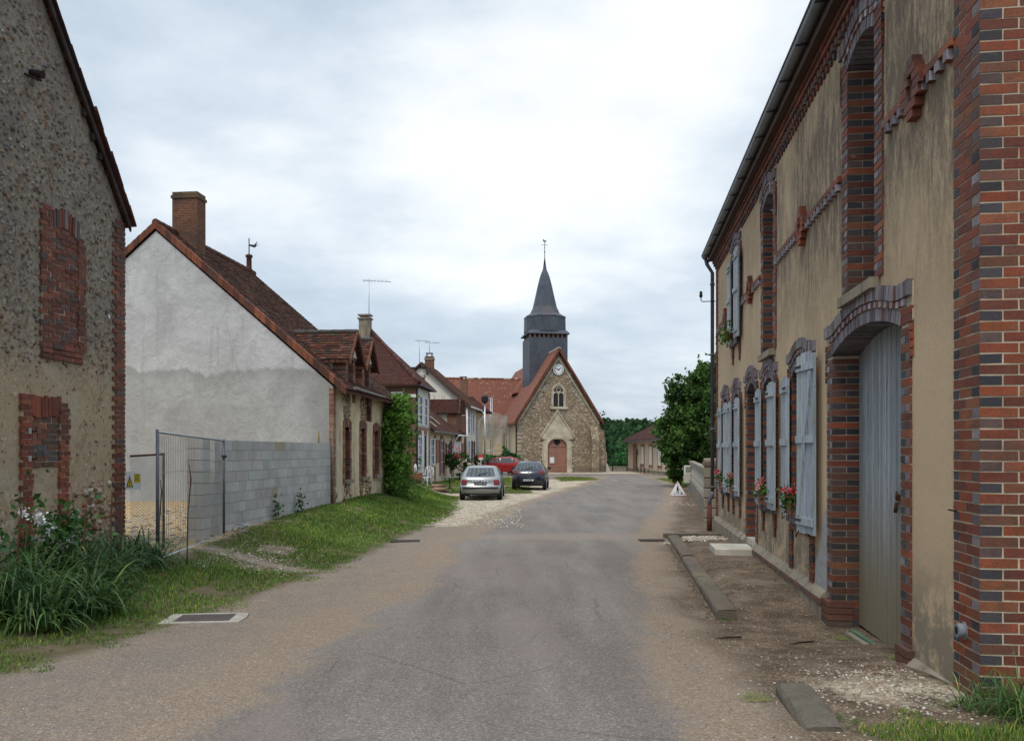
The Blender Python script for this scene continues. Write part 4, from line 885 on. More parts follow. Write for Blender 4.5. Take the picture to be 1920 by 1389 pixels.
for nm, near, far in (('w5', .50, .40), ('w4', .46, .40), ('w3', .42, .36), ('w2', .42, .40), ('up', .44, .40)):
    u0, u1, s, sp, r = H_(nm); z0, z1 = s - .03, sp + .02
    if nm == 'w5': shutter(u0 + .03, -1, z0 - .12, z1 + .16, .54, .15, .16, True, 0.0)
    else: shutter(u0 + .01, -1, z0, z1, near, .10, .05)
    shutter(u1 - .01, 1, z0, z1, far, .05, -.02)
# brick cornice under the eaves: dentils between continuous red courses
cn = MB(); z = 5.86
def clear_of(u, zlo, zhi):
    for a, b, s, sp, r in OPN.values():
        if a - .32 < u < b + .32 and s < zhi and sp + .42 > zlo: return False
    return True
for k in range(int(LEN / .155)):
    u = k * .155 + .01; 
    cn.box(u, u + .075, -.02, .055, 5.93, 6.01, rc(RED), cols={'-x': rc(LIL)})
    cn.box(u + .02, u + .095, -.02, .03, 5.86, 5.925, rc(RED + DRK)) if clear_of(u, 5.86, 5.92) else None
u = 0
while u < LEN: b = min(u + .22, LEN); cn.box(u, b - .008, -.02, .08, 6.02, 6.075, rc(RED)); cn.box(u, b - .008, -.02, .105, 6.085, 6.14, rc(RED)); u = b
cn.build('cornice', M_('brick_geo'), RH)
# string course with hanging dentils
u = .40; segs = []
def string_ok(x): return all(not (a - .23 < x < b + .23) for a, b in ((2.22, 3.12), (7.24, 8.10), (10.78, 11.68)))
for a_, b_ in ((.40, 1.96), (3.38, 6.98), (8.36, 10.52), (11.94, LEN - .24)):
    sc_ = MB(); u = a_
    while u < b_ - .1: sc_.box(u, min(u + .215, b_), -.02, .045, 4.445, 4.505, rc(RED)); u += .22
    u = a_ + .04
    while u < b_ - .05: sc_.box(u, u + .075, -.02, .05, 4.365, 4.437, rc(RED), cols={'-x': rc(WHT), '+y': rc(LIL)}); u += .165
    sc_.build('string_course', M_('brick_geo'), RH)
# stepped diamond rosettes
for uc in (1.13, 5.16, 9.36, 12.72):
    m1 = MB(); rows = [0.06, .12, .19, .22, .19, .12, .06]; zc_ = 4.46
    for i, hw in enumerate(rows):
        zz = zc_ + (i - 3.5) * C_; 
        if i in (2, 3, 4):
            hole = .045 if i != 3 else .075
            m1.box(uc - hw, uc - hole, -.02, .075, zz, zz + C_ - .008, rc(RED)); m1.box(uc + hole, uc + hw, -.02, .075, zz, zz + C_ - .008, rc(RED)); m1.box(uc - hole + .004, uc + hole - .004, -.02, .035, zz, zz + C_ - .008, rc(WHT))
        else: m1.box(uc - hw, uc + hw, -.02, .075, zz, zz + C_ - .008, rc(RED))
    m1.build('rosette', M_('brick_geo'), RH)
# quoins: near corner wraps on to the end wall, which is brick
qn, qm = MB(), MB(); z = -0.07; k = 0
while z < TOPZ - .2:
    h = C_ - .011; e = lambda: random.uniform(-.002, .002)
    if k % 2 == 0:   # header to the camera, stretcher up the street
        qn.box(-.02, .20, -.118, .02 + e(), z, z + h, rc(RED), cols={'-x': rc(DRK)}); qn.box(.21, .40, -.05, .019 + e(), z, z + h, rc(RED))
        x = -.13
    else:
        qn.box(-.02, .095, -.215, .02 + e(), z, z + h, rc(RED), cols={'+y': rc(DRK + LIL)}); qn.box(.105, .305, -.05, .019 + e(), z, z + h, rc(RED)); qn.box(.315, .40, -.05, .019 + e(), z, z + h, rc(DRK))
        x = -.227
    kk = 0
    while x > -3.0:
        L = .22 if k % 2 else (.105 if kk % 5 == 4 else .22); qn.box(-.02 + e(), .1, x - L, x, z, z + h, rc(RED if L > .2 else RED + DRK)); x -= L + .012; kk += 1
    z += C_; k += 1
qm.box(-.016, .395, -3.0, .015, -.3, TOPZ - .15)
qq = qn.build('quoin', M_('brick_geo'), RH); qm.build('mortar_bed', M_('mortar'), qq)
qf, qfm = MB(), MB(); z = 0.05; k = 0
while z < TOPZ - .2:
    a = LEN - (.33 if k % 2 else .22); qf.box(a, LEN + .02, -.22, .02, z, z + C_ - .011, rc(RED)); z += C_; k += 1
qfm.box(LEN - .215, LEN + .01, -.21, .012, 0.0, TOPZ - .15)
qq = qf.build('quoin', M_('brick_geo'), RH); qfm.build('mortar_bed', M_('mortar'), qq)
# plinth with sloping ledge
pl = MB()
def plin(a, b, top, pr):
    pl.prism([(-.05, -1.0), (pr, -1.0), (pr, top - .04), (pr - .03, top), (.0, top + .05), (-.05, top + .05)][::-1], a, b, 'x', (1, 1, 1))
for a_ in ((4.02, 8.88, -0.03), (9.80, LEN + .03, 0.0), (.42, 1.28, -.10)):
    pl = MB(); plin(*a_, .085); pl.build('plinth', M_('plinth'), RH)
pb = MB(); x = 4.0
while x < 8.6:
    pb.box(x, x + .215, .02, .100, -.135, -.075, rc([(.20, .12, .085), (.16, .10, .075), (.22, .10, .065)])); x += .227
pb.build('plinth_brickwork', M_('brick_geo'), RH); pb = MB(); x = .42
while x < 1.3: pb.box(x, min(x + .215, 1.30), .02, .115, -.17, -.115, rc([(0.24, .12, .09)])); x += .227
for zz in range(5): # stepped brick foot beside the garage
    pb.box(3.72, 4.02, -.2, .065, -.40 + zz * C_, -.40 + zz * C_ + .059, rc([(.17, .075, .05), (.12, .08, .065), (.20, .08, .05)])); pb.box(1.22, 1.50, -.2, .065, -.34 + zz * C_, -.34 + zz * C_ + .059, rc([(.19, .08, .055), (.15, .07, .05)]))
pb.build('plinth_brickwork', M_('brick_geo'), RH)
MB().box(11.9, 12.25, .06, .095, -.62, -.22, (.12, .06, .045)).build('cellar_hatch', M_('rust'), RH)
# repaired cement patch beside the garage (an irregular skim coat)
pt = MB(); pt.prism([(4.02, .0), (4.58, .0), (4.50, .30), (4.36, .44), (4.30, .62), (4.12, .88), (4.02, .95)], .0015, .010, 'y', (1, 1, 1)); pt.build('cement_patch', M_('cement'), RH)
# roof, soffit, gutter, downpipe
rf = MB(); ov = .19
rf.prism([(ov, TOPZ + .14), (-4, 9.75), (-8.2, TOPZ + .10), (-8.2, TOPZ + .0), (-4, 9.6), (ov, TOPZ + .045)], -.02, LEN + .10, 'x')
rf.build('roof', M_('tile_old'), RH); MB().box(-.01, LEN + .08, ov - .015, ov + .012, TOPZ + .02, TOPZ + .26).build('fascia', M_('dark_wood'), RH)
gt = MB(); n = 10
prof = [(ov + .075 + .075 * math.cos(a), TOPZ + .19 + .075 * math.sin(a)) for a in [math.pi + math.pi * i / n for i in range(n + 1)]]
prof = [(y_, z_) for y_, z_ in prof]
x = -.05
while x < LEN + .12:
    b = min(x + 2.0, LEN + .14)
    for i in range(n):
        gt.face([(x, *prof[i]), (b, *prof[i]), (b, *prof[i + 1]), (x, *prof[i + 1])][::-1], smooth=True)
        for q0, q1 in ((b - .04, b),): gt.face([(q0, prof[i][0], prof[i][1] - .004), (q1, prof[i][0], prof[i][1] - .004), (q1, prof[i + 1][0], prof[i + 1][1] - .004), (q0, prof[i + 1][0], prof[i + 1][1] - .004)][::-1], smooth=True)
    x = b
gt.tube([(-.05, ov + .155, TOPZ + .20), (LEN + .14, ov + .155, TOPZ + .20)], .012, 6)
gt.face([(LEN + .14, *p) for p in prof]); go = gt.build('gutter', M_('zinc'), RH)
x = .3
while x < LEN: MB().box(x, x + .02, -.01, ov + .16, TOPZ + .095, TOPZ + .112).build('gutter_bracket', M_('dark_metal'), go); x += .93
MB().box(0, LEN, -.05, ov - .01, TOPZ + .03, TOPZ + .05).build('soffit', M_('dark_wood'), RH)
dp = MB(); dp.tube([(LEN + .06, ov + .07, TOPZ + .13), (LEN + .06, ov + .03, TOPZ - .02), (LEN + .10, .09, TOPZ - .22), (LEN + .10, .09, .62)], .045, 10)
dp.tube([(LEN + .10, .09, .62), (LEN + .10, .10, .50), (LEN + .10, .16, .40), (LEN + .10, .16, .25)], .05, 10)
for zz in (5.6, 3.9, 2.1, .7): dp.tube([(LEN + .10, .09, zz), (LEN + .10, .09, zz + .05)], .058, 10)
d1 = dp.build('downpipe', M_('pipe_grey'), RH)
MB().tube([(LEN + .10, .16, -.40), (LEN + .10, .16, .30)], .062, 12, (.19, .08, .055)).build('cast_iron_foot', M_('rust'), d1)
ins = MB(); ins.tube([(LEN, .03, 5.20), (LEN + .02, .34, 5.20), (LEN + .02, .37, 5.24), (LEN + .02, .37, 5.34)], .012, 6, (.02, .02, .02)); ins.lathe([(.03, 0), (.045, .05), (.03, .08), (.04, .12), (.02, .15)], (LEN + .02, .37, 5.30), 10, (.02, .02, .02)); ins.build('cable_insulator', M_('vcol'), RH)
ps = MB(); ps.tube([(.22, .0, .38), (.22, .07, .38)], .047, 18, (.25, .28, .31)); ps.tube([(.22, .071, .38), (.22, .0715, .38)], .028, 14, (.02, .02, .025)); ps.tube([(.22, -.02, .38), (.22, .024, .38)], .06, 14, (.30, .30, .28)); ps.build('pipe_stub', M_('vcol'), RH)
MB().tube([(.36, .01, 1.18), (.36, .07, 1.19)], .006, 5, (.03, .02, .02)).build('iron_hook', M_('rust'), RH)
# doorstep slab
sp_ = Matrix.Rotation(RHROT, 4, 'Z') @ Vector((9.15, .38, 0)); st = MB(); st.prism([(-.45, -.2), (.45, -.2), (.45, .075), (.44, .085), (-.44, .085), (-.45, .075)], -.33, .33, 'y')
tag(st.build('doorstep', M_('pale_concrete'), None), 'pale concrete doorstep slab lying on the pavement below the entrance door', 'doorstep'); o = bpy.data.objects['doorstep']
o.location = (sp_.x + 3.066, sp_.y + 5.4, float(gz(sp_.x + 3.066 - .3, sp_.y + 5.4)) + .02); o.rotation_euler = (0, 0, RHROT)
# loose boards at the foot of the garage door
m1 = MB(); m1.box(-.45, .45, -.02, .03, 0, .03, (.12, .22, .14)); m1.box(-.30, .30, .06, .12, 0, .025, (.30, .27, .2)); p = Matrix.Rotation(RHROT, 4, 'Z') @ Vector((2.9, -.12, 0))
o = m1.build('wooden_board', M_('vcol')); o.location = (p.x + 3.066, p.y + 5.4, gloc(2.9) - .005); o.rotation_euler = (0.05, 0, RHROT + .06); tag(o, 'weathered green board lying at the foot of the grey garage door', 'board')

# geranium pots on the sills
def flower_pot(u, z, out=.06, label='', n=150, trail=False, pc=(0.62, .05, .07), box=True):
    p = Matrix.Rotation(RHROT, 4, 'Z') @ Vector((u, out, 0)); root = thing('flower_pot', label, 'flower pot', (p.x + 3.066, p.y + 5.4, z), RHROT, 'red geraniums on the window sills of the brick house')
    m1 = MB()
    m1.prism([(-.19, .0), (.19, .0), (.22, .15), (.225, .17), (-.225, .17), (-.22, .15)], -.07, .07, 'y') if box else m1.lathe([(.07, 0), (.10, .14), (.11, .14), (.11, .17)], n=14)
    m1.build('pot', M_('terracotta'), root)
    L = rng.normal(size=(n, 3)) * np.array([.16, .07, .07]) + np.array([0, .03, .24]); 
    if trail: L = np.concatenate([L, rng.normal(size=(n // 2, 3)) * np.array([.05, .03, .05]) + np.array([.28, .05, .16])])
    leafcards('foliage', L, .055, M_('leaf_vine'), root, (0.45, .5, .5), .35, aspect=1.15)
    fl = rng.normal(size=(6, 3)) * np.array([.15, .06, .05]) + np.array([0, .07, .33])
    Pp = np.concatenate([f + rng.normal(size=(14, 3)) * .022 for f in fl]); leafcards('blossom', Pp, .035, M_('petal'), root, pc, .25, aspect=1.1)
    return root
for u, z, lb, pc in ((5.45, .76, 'geraniums with red flowers trailing beside the nearest large blue shutter', (.50, .03, .05)), (5.15, .76, 'terracotta box of geraniums on the nearest window sill behind the large shutter', (.62, .10, .10)),
                     (7.75, .76, 'bright pink geraniums spilling from the second window sill before the entrance door', (.78, .12, .20)), (7.3, .76, 'pale pink geranium at the near end of the second window sill', (.80, .25, .30)),
                     (11.2, .76, 'small red geranium between the shutters of the window past the entrance door', (.60, .04, .05)), (12.9, .76, 'red geranium on the farthest ground floor sill near the downpipe', (.60, .04, .05))):
    flower_pot(u, z, .055, lb, 150, u > 5.3 and u < 5.5, pc)
r_ = thing('trailing_plant', 'small green plant trailing from the upstairs window sill', 'plant', tuple((Matrix.Rotation(RHROT, 4, 'Z') @ Vector((11.3, .12, 0))) + Vector((3.066, 5.4, 3.84))), RHROT)
leafcards('foliage', np.concatenate([rng.normal(size=(70, 3)) * [.22, .06, .09] + [.1, .06, .12], rng.normal(size=(50, 3)) * [.28, .07, .05] + [.55, .06, .08]]), .07, M_('leaf_vine'), r_, (.5, .6, .5), .3, aspect=1.2)
MB().lathe([(.06, 0), (.08, .12), (.085, .12)], n=12).build('pot', M_('terracotta'), r_)
# ------------------------------------------------------------------ old rubble gable house on the left
# local frame: x = along the wall away from the camera, y = out to the street
LD = 0.09; LROT = math.atan2(1, LD)
LX, LY = -5.78, 12.3      # far (right-hand) corner of the gable wall
LH = thing('rubble_house', 'old weathered flint rubble house with bricked up openings at the left edge', 'house', (LX - LD * 7.8, LY - 7.8, 0), LROT)
KL = math.sqrt(1 + LD * LD); UL = 7.8 * KL
LH.scale = (1, -1, 1)
def lu(Y): return (Y - (LY - 7.8)) * KL
def lrnd(z): return z
wl_ = MB(); hw_ = 3.9 * KL; ez, az = 4.98, 4.98 + 1.27 * 3.9
wl_.prism([(0, -.5), (UL, -.5), (UL, ez), (hw_, az), (0, ez)], 0, -.5, 'y')
wl_.box(0, .4, -9, -.502, -.5, ez); wl_.box(UL - .4, UL, -9, -.502, -.5, ez)
wl_.build('rubble_wall', M_('rubble'), LH)
# stones standing out of the eroded render
pts, sz, kc = [], [], []
pal = [(0.22, .19, .16), (.28, .23, .17), (.20, .15, .12), (.34, .30, .25), (.19, .18, .17), (.26, .16, .10), (.44, .40, .34), (.24, .21, .18)]
for _ in range(8200):
    u = random.uniform(lu(8.8), UL - .28); z = random.uniform(.3, 8.6)
    if z > ez + (UL - u) * (az - ez) / (UL - hw_) - .25: continue
    if (lu(10.4) < u < lu(11.4) and 2.75 < z < 4.8) or (lu(10.0) < u < lu(11.0) and .4 < z < 2.35): continue
    ero = z < .3 + random.random() * 1.05 and u > lu(11.05)
    if z < 2.7 and not ero and random.random() < .93: continue
    pts.append((u, random.uniform(-.024, -.004) + (.012 if ero else 0), z)); sz.append(random.uniform(.012, .036) * (1.5 if ero else 1)); kc.append(jit(random.choice([(.50, .36, .26), (.42, .22, .14), (.60, .50, .40), (.30, .18, .12)] if ero else pal), .25))
stones('projecting_stones', pts, sz, kc, LH, flat=.9)
def oldbricks(mb, mo, u0, u1, z0, z1, y=.02, pal=RED, rag=.0, L=.22, c=.07, depth=.1):
    z = z0; k = 0
    while z < z1 - .02:
        x = u0 - (L * .5 if k % 2 else 0) + random.uniform(-rag, rag)
        e1 = u1 + random.uniform(-rag, rag)
        while x < e1 - .02:
            a, b = max(x, u0 - rag), min(x + L * random.uniform(.92, 1.0) - .012, e1)
            if b - a > .03: mb.box(a, b, -depth, y + random.uniform(-.008, .006), z, z + c - .012 + random.uniform(-.002, .002), rc(pal, .2))
            x += L
        z += c; k += 1
    mo.box(u0 + .01, u1 - .01, -depth, y - .012, z0 + .01, z1 - .02)
OLDR = [(0.25, .078, .048), (.20, .065, .042), (.28, .095, .055), (.17, .06, .045), (.23, .085, .06), (.15, .10, .095)]
# upper blocked window
o1, m1 = MB(), MB(); U0, U1 = lu(10.62), lu(11.20)
oldbricks(o1, m1, U0 - .19, U0 - .0, 2.85, 4.72, .03, OLDR, .03, .2)
oldbricks(o1, m1, U1 + .0, U1 + .14, 2.95, 4.45, .025, OLDR, .03, .2)
oldbricks(o1, m1, U0, U1, 2.9, 4.50, .014, OLDR, 0, .2)
for k in range(3): oldbricks(o1, m1, U0 - .19, U1 + .12, 2.78 + k * .07, 2.78 + (k + 1) * .07, .03, OLDR, .02)
n = 11
for i in range(n):
    a = U0 + i * (U1 - U0) / n; q = (i + .5) / n - .5; zz = 4.42 + .10 * (1 - 4 * q * q)
    o1.prism([(a + .004, zz), (a + (U1 - U0) / n - .004, zz - (.02 * q)), (a + (U1 - U0) / n - .004 + q * .05, zz + .27 - random.uniform(0, .05)), (a + .004 + q * .05, zz + .27 - random.uniform(0, .05))], -.08, .02 + random.uniform(-.008, .01), 'y', rc(OLDR + [(.22, .18, .20), (.27, .24, .25)], .2))
bw = o1.build('blocked_window', M_('brick_geo'), LH); m1.build('mortar_bed', M_('mortar'), bw)
# lower blocked opening
o1, m1 = MB(), MB(); U0, U1 = lu(10.25), lu(10.78); R2 = [(0.33, .085, .05), (.27, .075, .045), (.22, .065, .045), (.38, .12, .06)]
oldbricks(o1, m1, U0 - .20, U0 - .01, .35, 2.30, .04, R2, .025, .2); oldbricks(o1, m1, U1 + .01, U1 + .19, .35, 2.22, .035, R2, .025, .2)
oldbricks(o1, m1, U0, U1, 1.40, 2.06, .016, [(.22, .10, .07), (.17, .10, .08), (.12, .11, .11), (.30, .11, .07)], 0, .2)
n = 9
for i in range(n):
    a = U0 - .03 + i * (U1 - U0 + .06) / n; o1.box(a + .004, a + (U1 - U0 + .06) / n - .004, -.08, .03 + random.uniform(-.01, .012), 2.04 + random.uniform(-.02, .01), 2.30 + random.uniform(-.03, .02), rc(R2, .2))
bd = o1.build('blocked_window', M_('brick_geo'), LH); m1.build('mortar_bed', M_('mortar'), bd)
for zz in (1.84, 1.5): 
    i1 = MB(); i1.tube([(U0 - .03, .03, zz), (U0 - .03, .09, zz), (U0 - .03, .09, zz + .06)], .012, 6, (.06, .05, .05)); i1.box(U0 - .1, U0 - .05, .03, .046, zz - .03, zz + .04, (.55, .53, .50)); i1.build('hinge_pin', M_('vcol'), LH)
# brick quoin of the far corner
o1, m1 = MB(), MB(); z = .1; k = 0
while z < ez - .02:
    w_ = .22 if k % 2 else .30
    if k % 2: o1.box(UL - w_, UL + .015, -.22, .022 + random.uniform(-.005, .005), z, z + .058, rc(OLDR, .2))
    else: o1.box(UL - w_, UL - .125, -.1, .02 + random.uniform(-.005, .005), z, z + .058, rc(OLDR, .2)); o1.box(UL - .115, UL + .015, -.22, .022 + random.uniform(-.005, .005), z, z + .058, rc(OLDR, .2))
    z += .07; k += 1
m1.box(UL - .21, UL + .005, -.2, .010, .1, ez - .03); q_ = o1.build('quoin', M_('brick_geo'), LH); m1.build('mortar_bed', M_('mortar'), q_)
# roof: slopes with overhanging verge board
sl_ = (az - ez) / (UL - hw_)
def rz(u): return az + .05 - abs(u - hw_) * sl_
rf = MB(); rf.prism([(UL + .08, rz(UL + .08)), (hw_, az + .05), (-.42, rz(-.42)), (-.42, rz(-.42) + .13), (hw_, az + .21), (UL + .08, rz(UL + .08) + .13)], .05, -9, 'y')
ro = rf.build('roof', M_('tile_old'), LH)
# verge: sagging barge board, broken slates and raised newer tiles low down
vb = MB(); n = 34
for i in range(n):
    a = hw_ + (UL + .07 - hw_) * i / n; b = hw_ + (UL + .07 - hw_) * (i + 1) / n; sg = .03 * math.sin(i * .8)
    vb.prism([(a, rz(a) - .07), (b, rz(b) - .07), (b, rz(b) + .03), (a, rz(a) + .03)], .055, .085, 'y', jit((.075, .055, .05), .2))
vb.build('barge_board', M_('vtile'), LH)
vt = MB(); u = lu(11.42)
while u < UL + .02:
    lift = .16 + random.uniform(-.01, .015); vt.prism([(u, rz(u) + lift - .03), (u + .17, rz(u + .17) + lift - .03), (u + .17, rz(u + .17) + lift + .0), (u, rz(u) + lift + .035)], -.5, .12 + random.uniform(-.01, .015), 'y', jit((.14, .06, .05), .25)); u += .125
vt.build('verge_tiles', M_('vtile'), LH)
vt = MB(); u = hw_
while u < lu(11.42):
    vt.prism([(u, rz(u) + .12), (u + .22, rz(u + .22) + .11), (u + .22, rz(u + .22) + .14), (u, rz(u) + .165)], -.5, .10 + random.uniform(-.006, .01), 'y', jit((.09, .055, .055), .2)); u += .18
vt.build('verge_tiles', M_('vtile'), LH)
for a, b in ((11.25, 1), (11.45, 1), (11.62, 1)): MB().box(lu(a), lu(a) + .05, .005, .06, rz(lu(a)) - .20, rz(lu(a)) - .11, (.07, .05, .045)).build('rafter_end', M_('vtile'), LH)
h_ = MB(); h_.tube([(lu(10.25), .0, 6.28), (lu(10.25), .16, 6.25)], .05, 8, (.05, .03, .025)); h_.tube([(lu(10.1), .02, 6.20), (lu(10.25), .14, 6.18)], .015, 6, (.05, .03, .025)); h_.build('iron_bracket', M_('rust'), LH)
MB().lathe([(.028, 0), (.03, .008), (.018, .014)], n=14).build('white_disc', M_('white_paint'), LH)
o = LH.children[-1]; o.rotation_euler = (R(-90), 0, 0); o.location = (lu(11.92), .0, 3.53)

# ------------------------------------------------------------------ temporary site fence, gate, block wall
def mesh_panel(root, L, H, step=.05, r_=.0022, z0=.08, hs=.2, name='wire_mesh'):
    m1 = MB(); x = step
    while x < L - .01: m1.tube([(x, 0, z0), (x, 0, H)], r_, 3, cap=False, smooth=False); x += step
    z = z0 + hs
    while z < H: m1.tube([(0, 0, z), (L, 0, z)], r_, 3, cap=False, smooth=False); z += hs
    return m1.build(name, M_('galv'), root)
A = Vector((-5.17, 12.05, 0)); B = Vector((-5.35, 15.35, 0)); dv = B - A; ang = math.atan2(dv.y, dv.x)
fp = thing('site_fence', 'galvanised temporary fence panel of fine wire mesh leaning before the block pillar', 'fence', (A.x, A.y, float(gz(A.x, A.y)) - .02), ang)
L = dv.length
MB().tube([(0, 0, -.02), (0, 0, 1.92)], .022, 10).build('post', M_('pipe_grey'), fp); MB().tube([(L, 0, .05), (L, 0, 1.83)], .022, 10).build('post', M_('pipe_grey'), fp)
MB().tube([(0, 0, 1.88), (L, 0, 1.80)], .019, 8).build('rail', M_('galv'), fp); MB().tube([(.02, 0, .02), (L, 0, .06)], .021, 8).build('rail', M_('galv'), fp)
mesh_panel(fp, L, 1.84, .075, .0045, .05, .62)
MB().box(L - .05, L + .06, -.04, .04, 1.48, 1.53).build('clamp', M_('dark_metal'), fp)
# chain link gate with rusty frame between the rubble house and the fence
A = Vector((-5.74, 12.42, 0)); B = Vector((-5.27, 12.5, 0)); dv = B - A; L = dv.length
cg = thing('chain_link_gate', 'old chain link gate in a rusty frame beside the brick quoin', 'gate', (A.x, A.y, .12), math.atan2(dv.y, dv.x))
MB().tube([(0, 0, 1.40), (L, 0, 1.43)], .016, 8, (.18, .10, .07)).build('rail', M_('rust'), cg); MB().tube([(L, 0, 0), (L, 0, 1.45)], .018, 8, (.22, .12, .08)).build('post', M_('rust'), cg)
m1 = MB(); s_ = .05
for k in range(-30, 12):
    for sg in (1, -1):
        a0 = k * s_; p = [(a0 if sg > 0 else L - a0, 0), (a0 + 1.4 if sg > 0 else L - a0 - 1.4, 1.4)]
        (xa, za), (xb, zb) = p; t0, t1 = 0, 1
        for lo, d_ in ((0 - xa, xb - xa),): 
            ta, tb = lo / d_, (L - xa) / d_; t0, t1 = max(t0, min(ta, tb)), min(t1, max(ta, tb))
        if t1 - t0 > .02: m1.tube([(xa + (xb - xa) * t0, 0, za + (zb - za) * t0), (xa + (xb - xa) * t1, 0, za + (zb - za) * t1)], .0032, 3, cap=False, smooth=False)
m1.build('wire_mesh', M_('galv'), cg)
# warning sign hung on the gate
ws = thing('warning_sign', 'white and yellow warning sign hung on the chain link gate', 'sign', (-5.66, 12.36, 1.02), .17)
MB().box(-.105, .105, 0, .004, 0, .27).build('panel', M_('white_paint'), ws)
mat('yellow', None, .6, color=(.62, .46, .03))
MB().box(.01, .098, -.003, -.0005, .10, .24).build('label', M_('yellow'), ws)
t1 = MB().prism([(-.10, .04), (-.005, .04), (-.052, .22)], -.003, -.0005, 'y').build('triangle', M_('black'), ws); MB().prism([(-.085, .05), (-.02, .05), (-.052, .18)], -.006, -.0035, 'y').build('triangle_field', M_('yellow'), t1)
m1 = MB(); m1.box(-.056, -.048, -.009, -.0065, .08, .135); m1.box(-.056, -.048, -.009, -.0065, .058, .068); m1.build('exclamation_mark', M_('black'), t1)
m1 = MB(); [m1.box(.018, .09 - .012 * (k % 2), -.006, -.0035, .215 - k * .02, .221 - k * .02) for k in range(5)]; m1.build('printed_lines', M_('black'), ws)
# block pillar
def blocks(mb, x0, x1, y0, y1, z0, rows, L, h=.2, c0=(.36, .365, .37), var=.12, axis='y', off=True):
    for k in range(rows):
        p = (y0 if axis == 'y' else x0) - (L / 2 if (k % 2 and off) else 0); e = y1 if axis == 'y' else x1; s0 = y0 if axis == 'y' else x0
        while p < e - .02:
            a, b = max(p, s0), min(p + L - .008, e); c = jit(c0, var)
            if random.random() < .012: c = (.40, .37, .27)
            j = random.uniform(-.003, .003)
            if axis == 'y': mb.box(x0 + j, x1 + j, a, b, z0 + k * h, z0 + (k + 1) * h - .012, c)
            else: mb.box(a, b, y0 + j, y1 + j, z0 + k * h, z0 + (k + 1) * h - .012, c)
            p += L
pp = thing('block_pillar', 'square pillar of stacked grey concrete blocks behind the wire mesh fence', 'pillar', (-5.55, 14.65, 0), -.10)
m1 = MB(); blocks(m1, -.145, .145, -.15, .15, .02, 9, .147, .203, (.58, .575, .56), .1, 'x', False); m1.build('blocks', M_('block'), pp); MB().box(-.138, .138, -.144, .144, 0, 1.80).build('mortar_bed', M_('old_wood'), pp)
bwr = thing('block_wall', 'long low wall of grey concrete blocks running up to the grey gable house', 'wall', (-5.47, 15.2, 0), -.105)
m1 = MB(); blocks(m1, -.2, 0, 0, 6.60, -.19, 10, .3, .2, (.50, .495, .48), .12); m1.build('blocks', M_('block'), bwr)
MB().box(-.192, -.008, .01, 6.59, -.19, 1.79).build('mortar_bed', M_('pale_concrete'), bwr)
# rusty stake and pale pole standing by the end of the block wall
p0 = W(622, 930, 21.7)
o = MB().tube([(0, 0, 0), (.01, 0, 2.05)], .022, 8, (.25, .20, .13)).build('rusty_post', M_('rust')); o.location = (-4.70, 21.6, .15); tag(o, 'thin rusty post standing at the far end of the block wall', 'post')
o = MB().tube([(0, 0, 0), (0, 0, .32)], .02, 6, (.35, .26, .10)).build('wooden_peg', M_('vcol')); o.location = (-4.98, 21.3, 1.79); tag(o, 'short yellowish wooden peg standing on top of the block wall', 'peg')
m1 = MB(); m1.tube([(0, 0, 0), (.0, -.12, 0), (0.05, -.2, .06), (0.05, -.2, .18), (0, -.12, .24), (0, 0, .24)], .022, 8, (.35, .33, .28)); o = m1.build('bent_pipe', M_('vcol')); o.location = (-4.58, 21.6, .38); tag(o, 'bent grey pipe sticking out low at the house corner', 'pipe')
# metal foot of the fence
m1 = MB(); 
for k in range(4): m1.tube([(k * .09, 0, 0), (k * .09 + .06, 0, .12)], .008, 5)
m1.tube([(0, 0, 0), (.3, 0, 0)], .009, 5); m1.tube([(.06, 0, .12), (.36, 0, .12)], .009, 5); o = m1.build('wire_frame', M_('galv')); o.location = (-5.25, 15.5, .1); tag(o, 'small ladder shaped metal frame lying at the foot of the fence', 'frame')
# drain grates and manhole
def grate(loc, rz, label, w_=.62, d_=.32, n=14):
    g_ = thing('drain_grate', label, 'drain grate', loc, rz); m1 = MB(); DC = (.09, .075, .065); m1.box(-w_ / 2, w_ / 2, -d_ / 2, -d_ / 2 + .03, 0, .012, DC); m1.box(-w_ / 2, w_ / 2, d_ / 2 - .03, d_ / 2, 0, .012, DC)
    for k in range(n + 1): x = -w_ / 2 + k * (w_ - .02) / n; m1.box(x, x + .02, -d_ / 2 + .03, d_ / 2 - .03, 0, .011, DC)
    m1.build('grid', M_('rust'), g_); MB().box(-w_ / 2 + .01, w_ / 2 - .01, -d_ / 2 + .01, d_ / 2 - .01, -.02, .003).build('gully', M_('black'), g_)
grate((-2.25, 17.4, float(gz(-2.25, 17.4)) + .008), .1, 'dark drain grate at the left edge of the road beside the grass'); grate((3.0, 17.7, float(gz(3.0, 17.7)) + .012), 0.0, 'small drain grate on the right side of the road before the kerb', .55, .35, 16)
mat('worn_concrete', f_plaster((0.27, 0.25, 0.21), (0.44, 0.41, 0.35), 0.5, 6), 0.95)
mh = thing('manhole', 'square dark manhole cover in a whitish concrete frame at the grass edge', 'manhole', (-3.27, 8.82, float(gz(-3.3, 8.8)) + .004), .10)
MB().prism([(-.42 + random.uniform(-.01, .01), -.26), (-.1, -.27), (.40, -.25), (.43, .0), (.40, .25), (.05, .27), (-.40, .24)], -.06, .012, 'z').build('concrete_frame', M_('worn_concrete'), mh); MB().box(-.28, .28, -.17, .17, .0, .017, (.12, .10, .095)).build('cover', M_('rust'), mh)

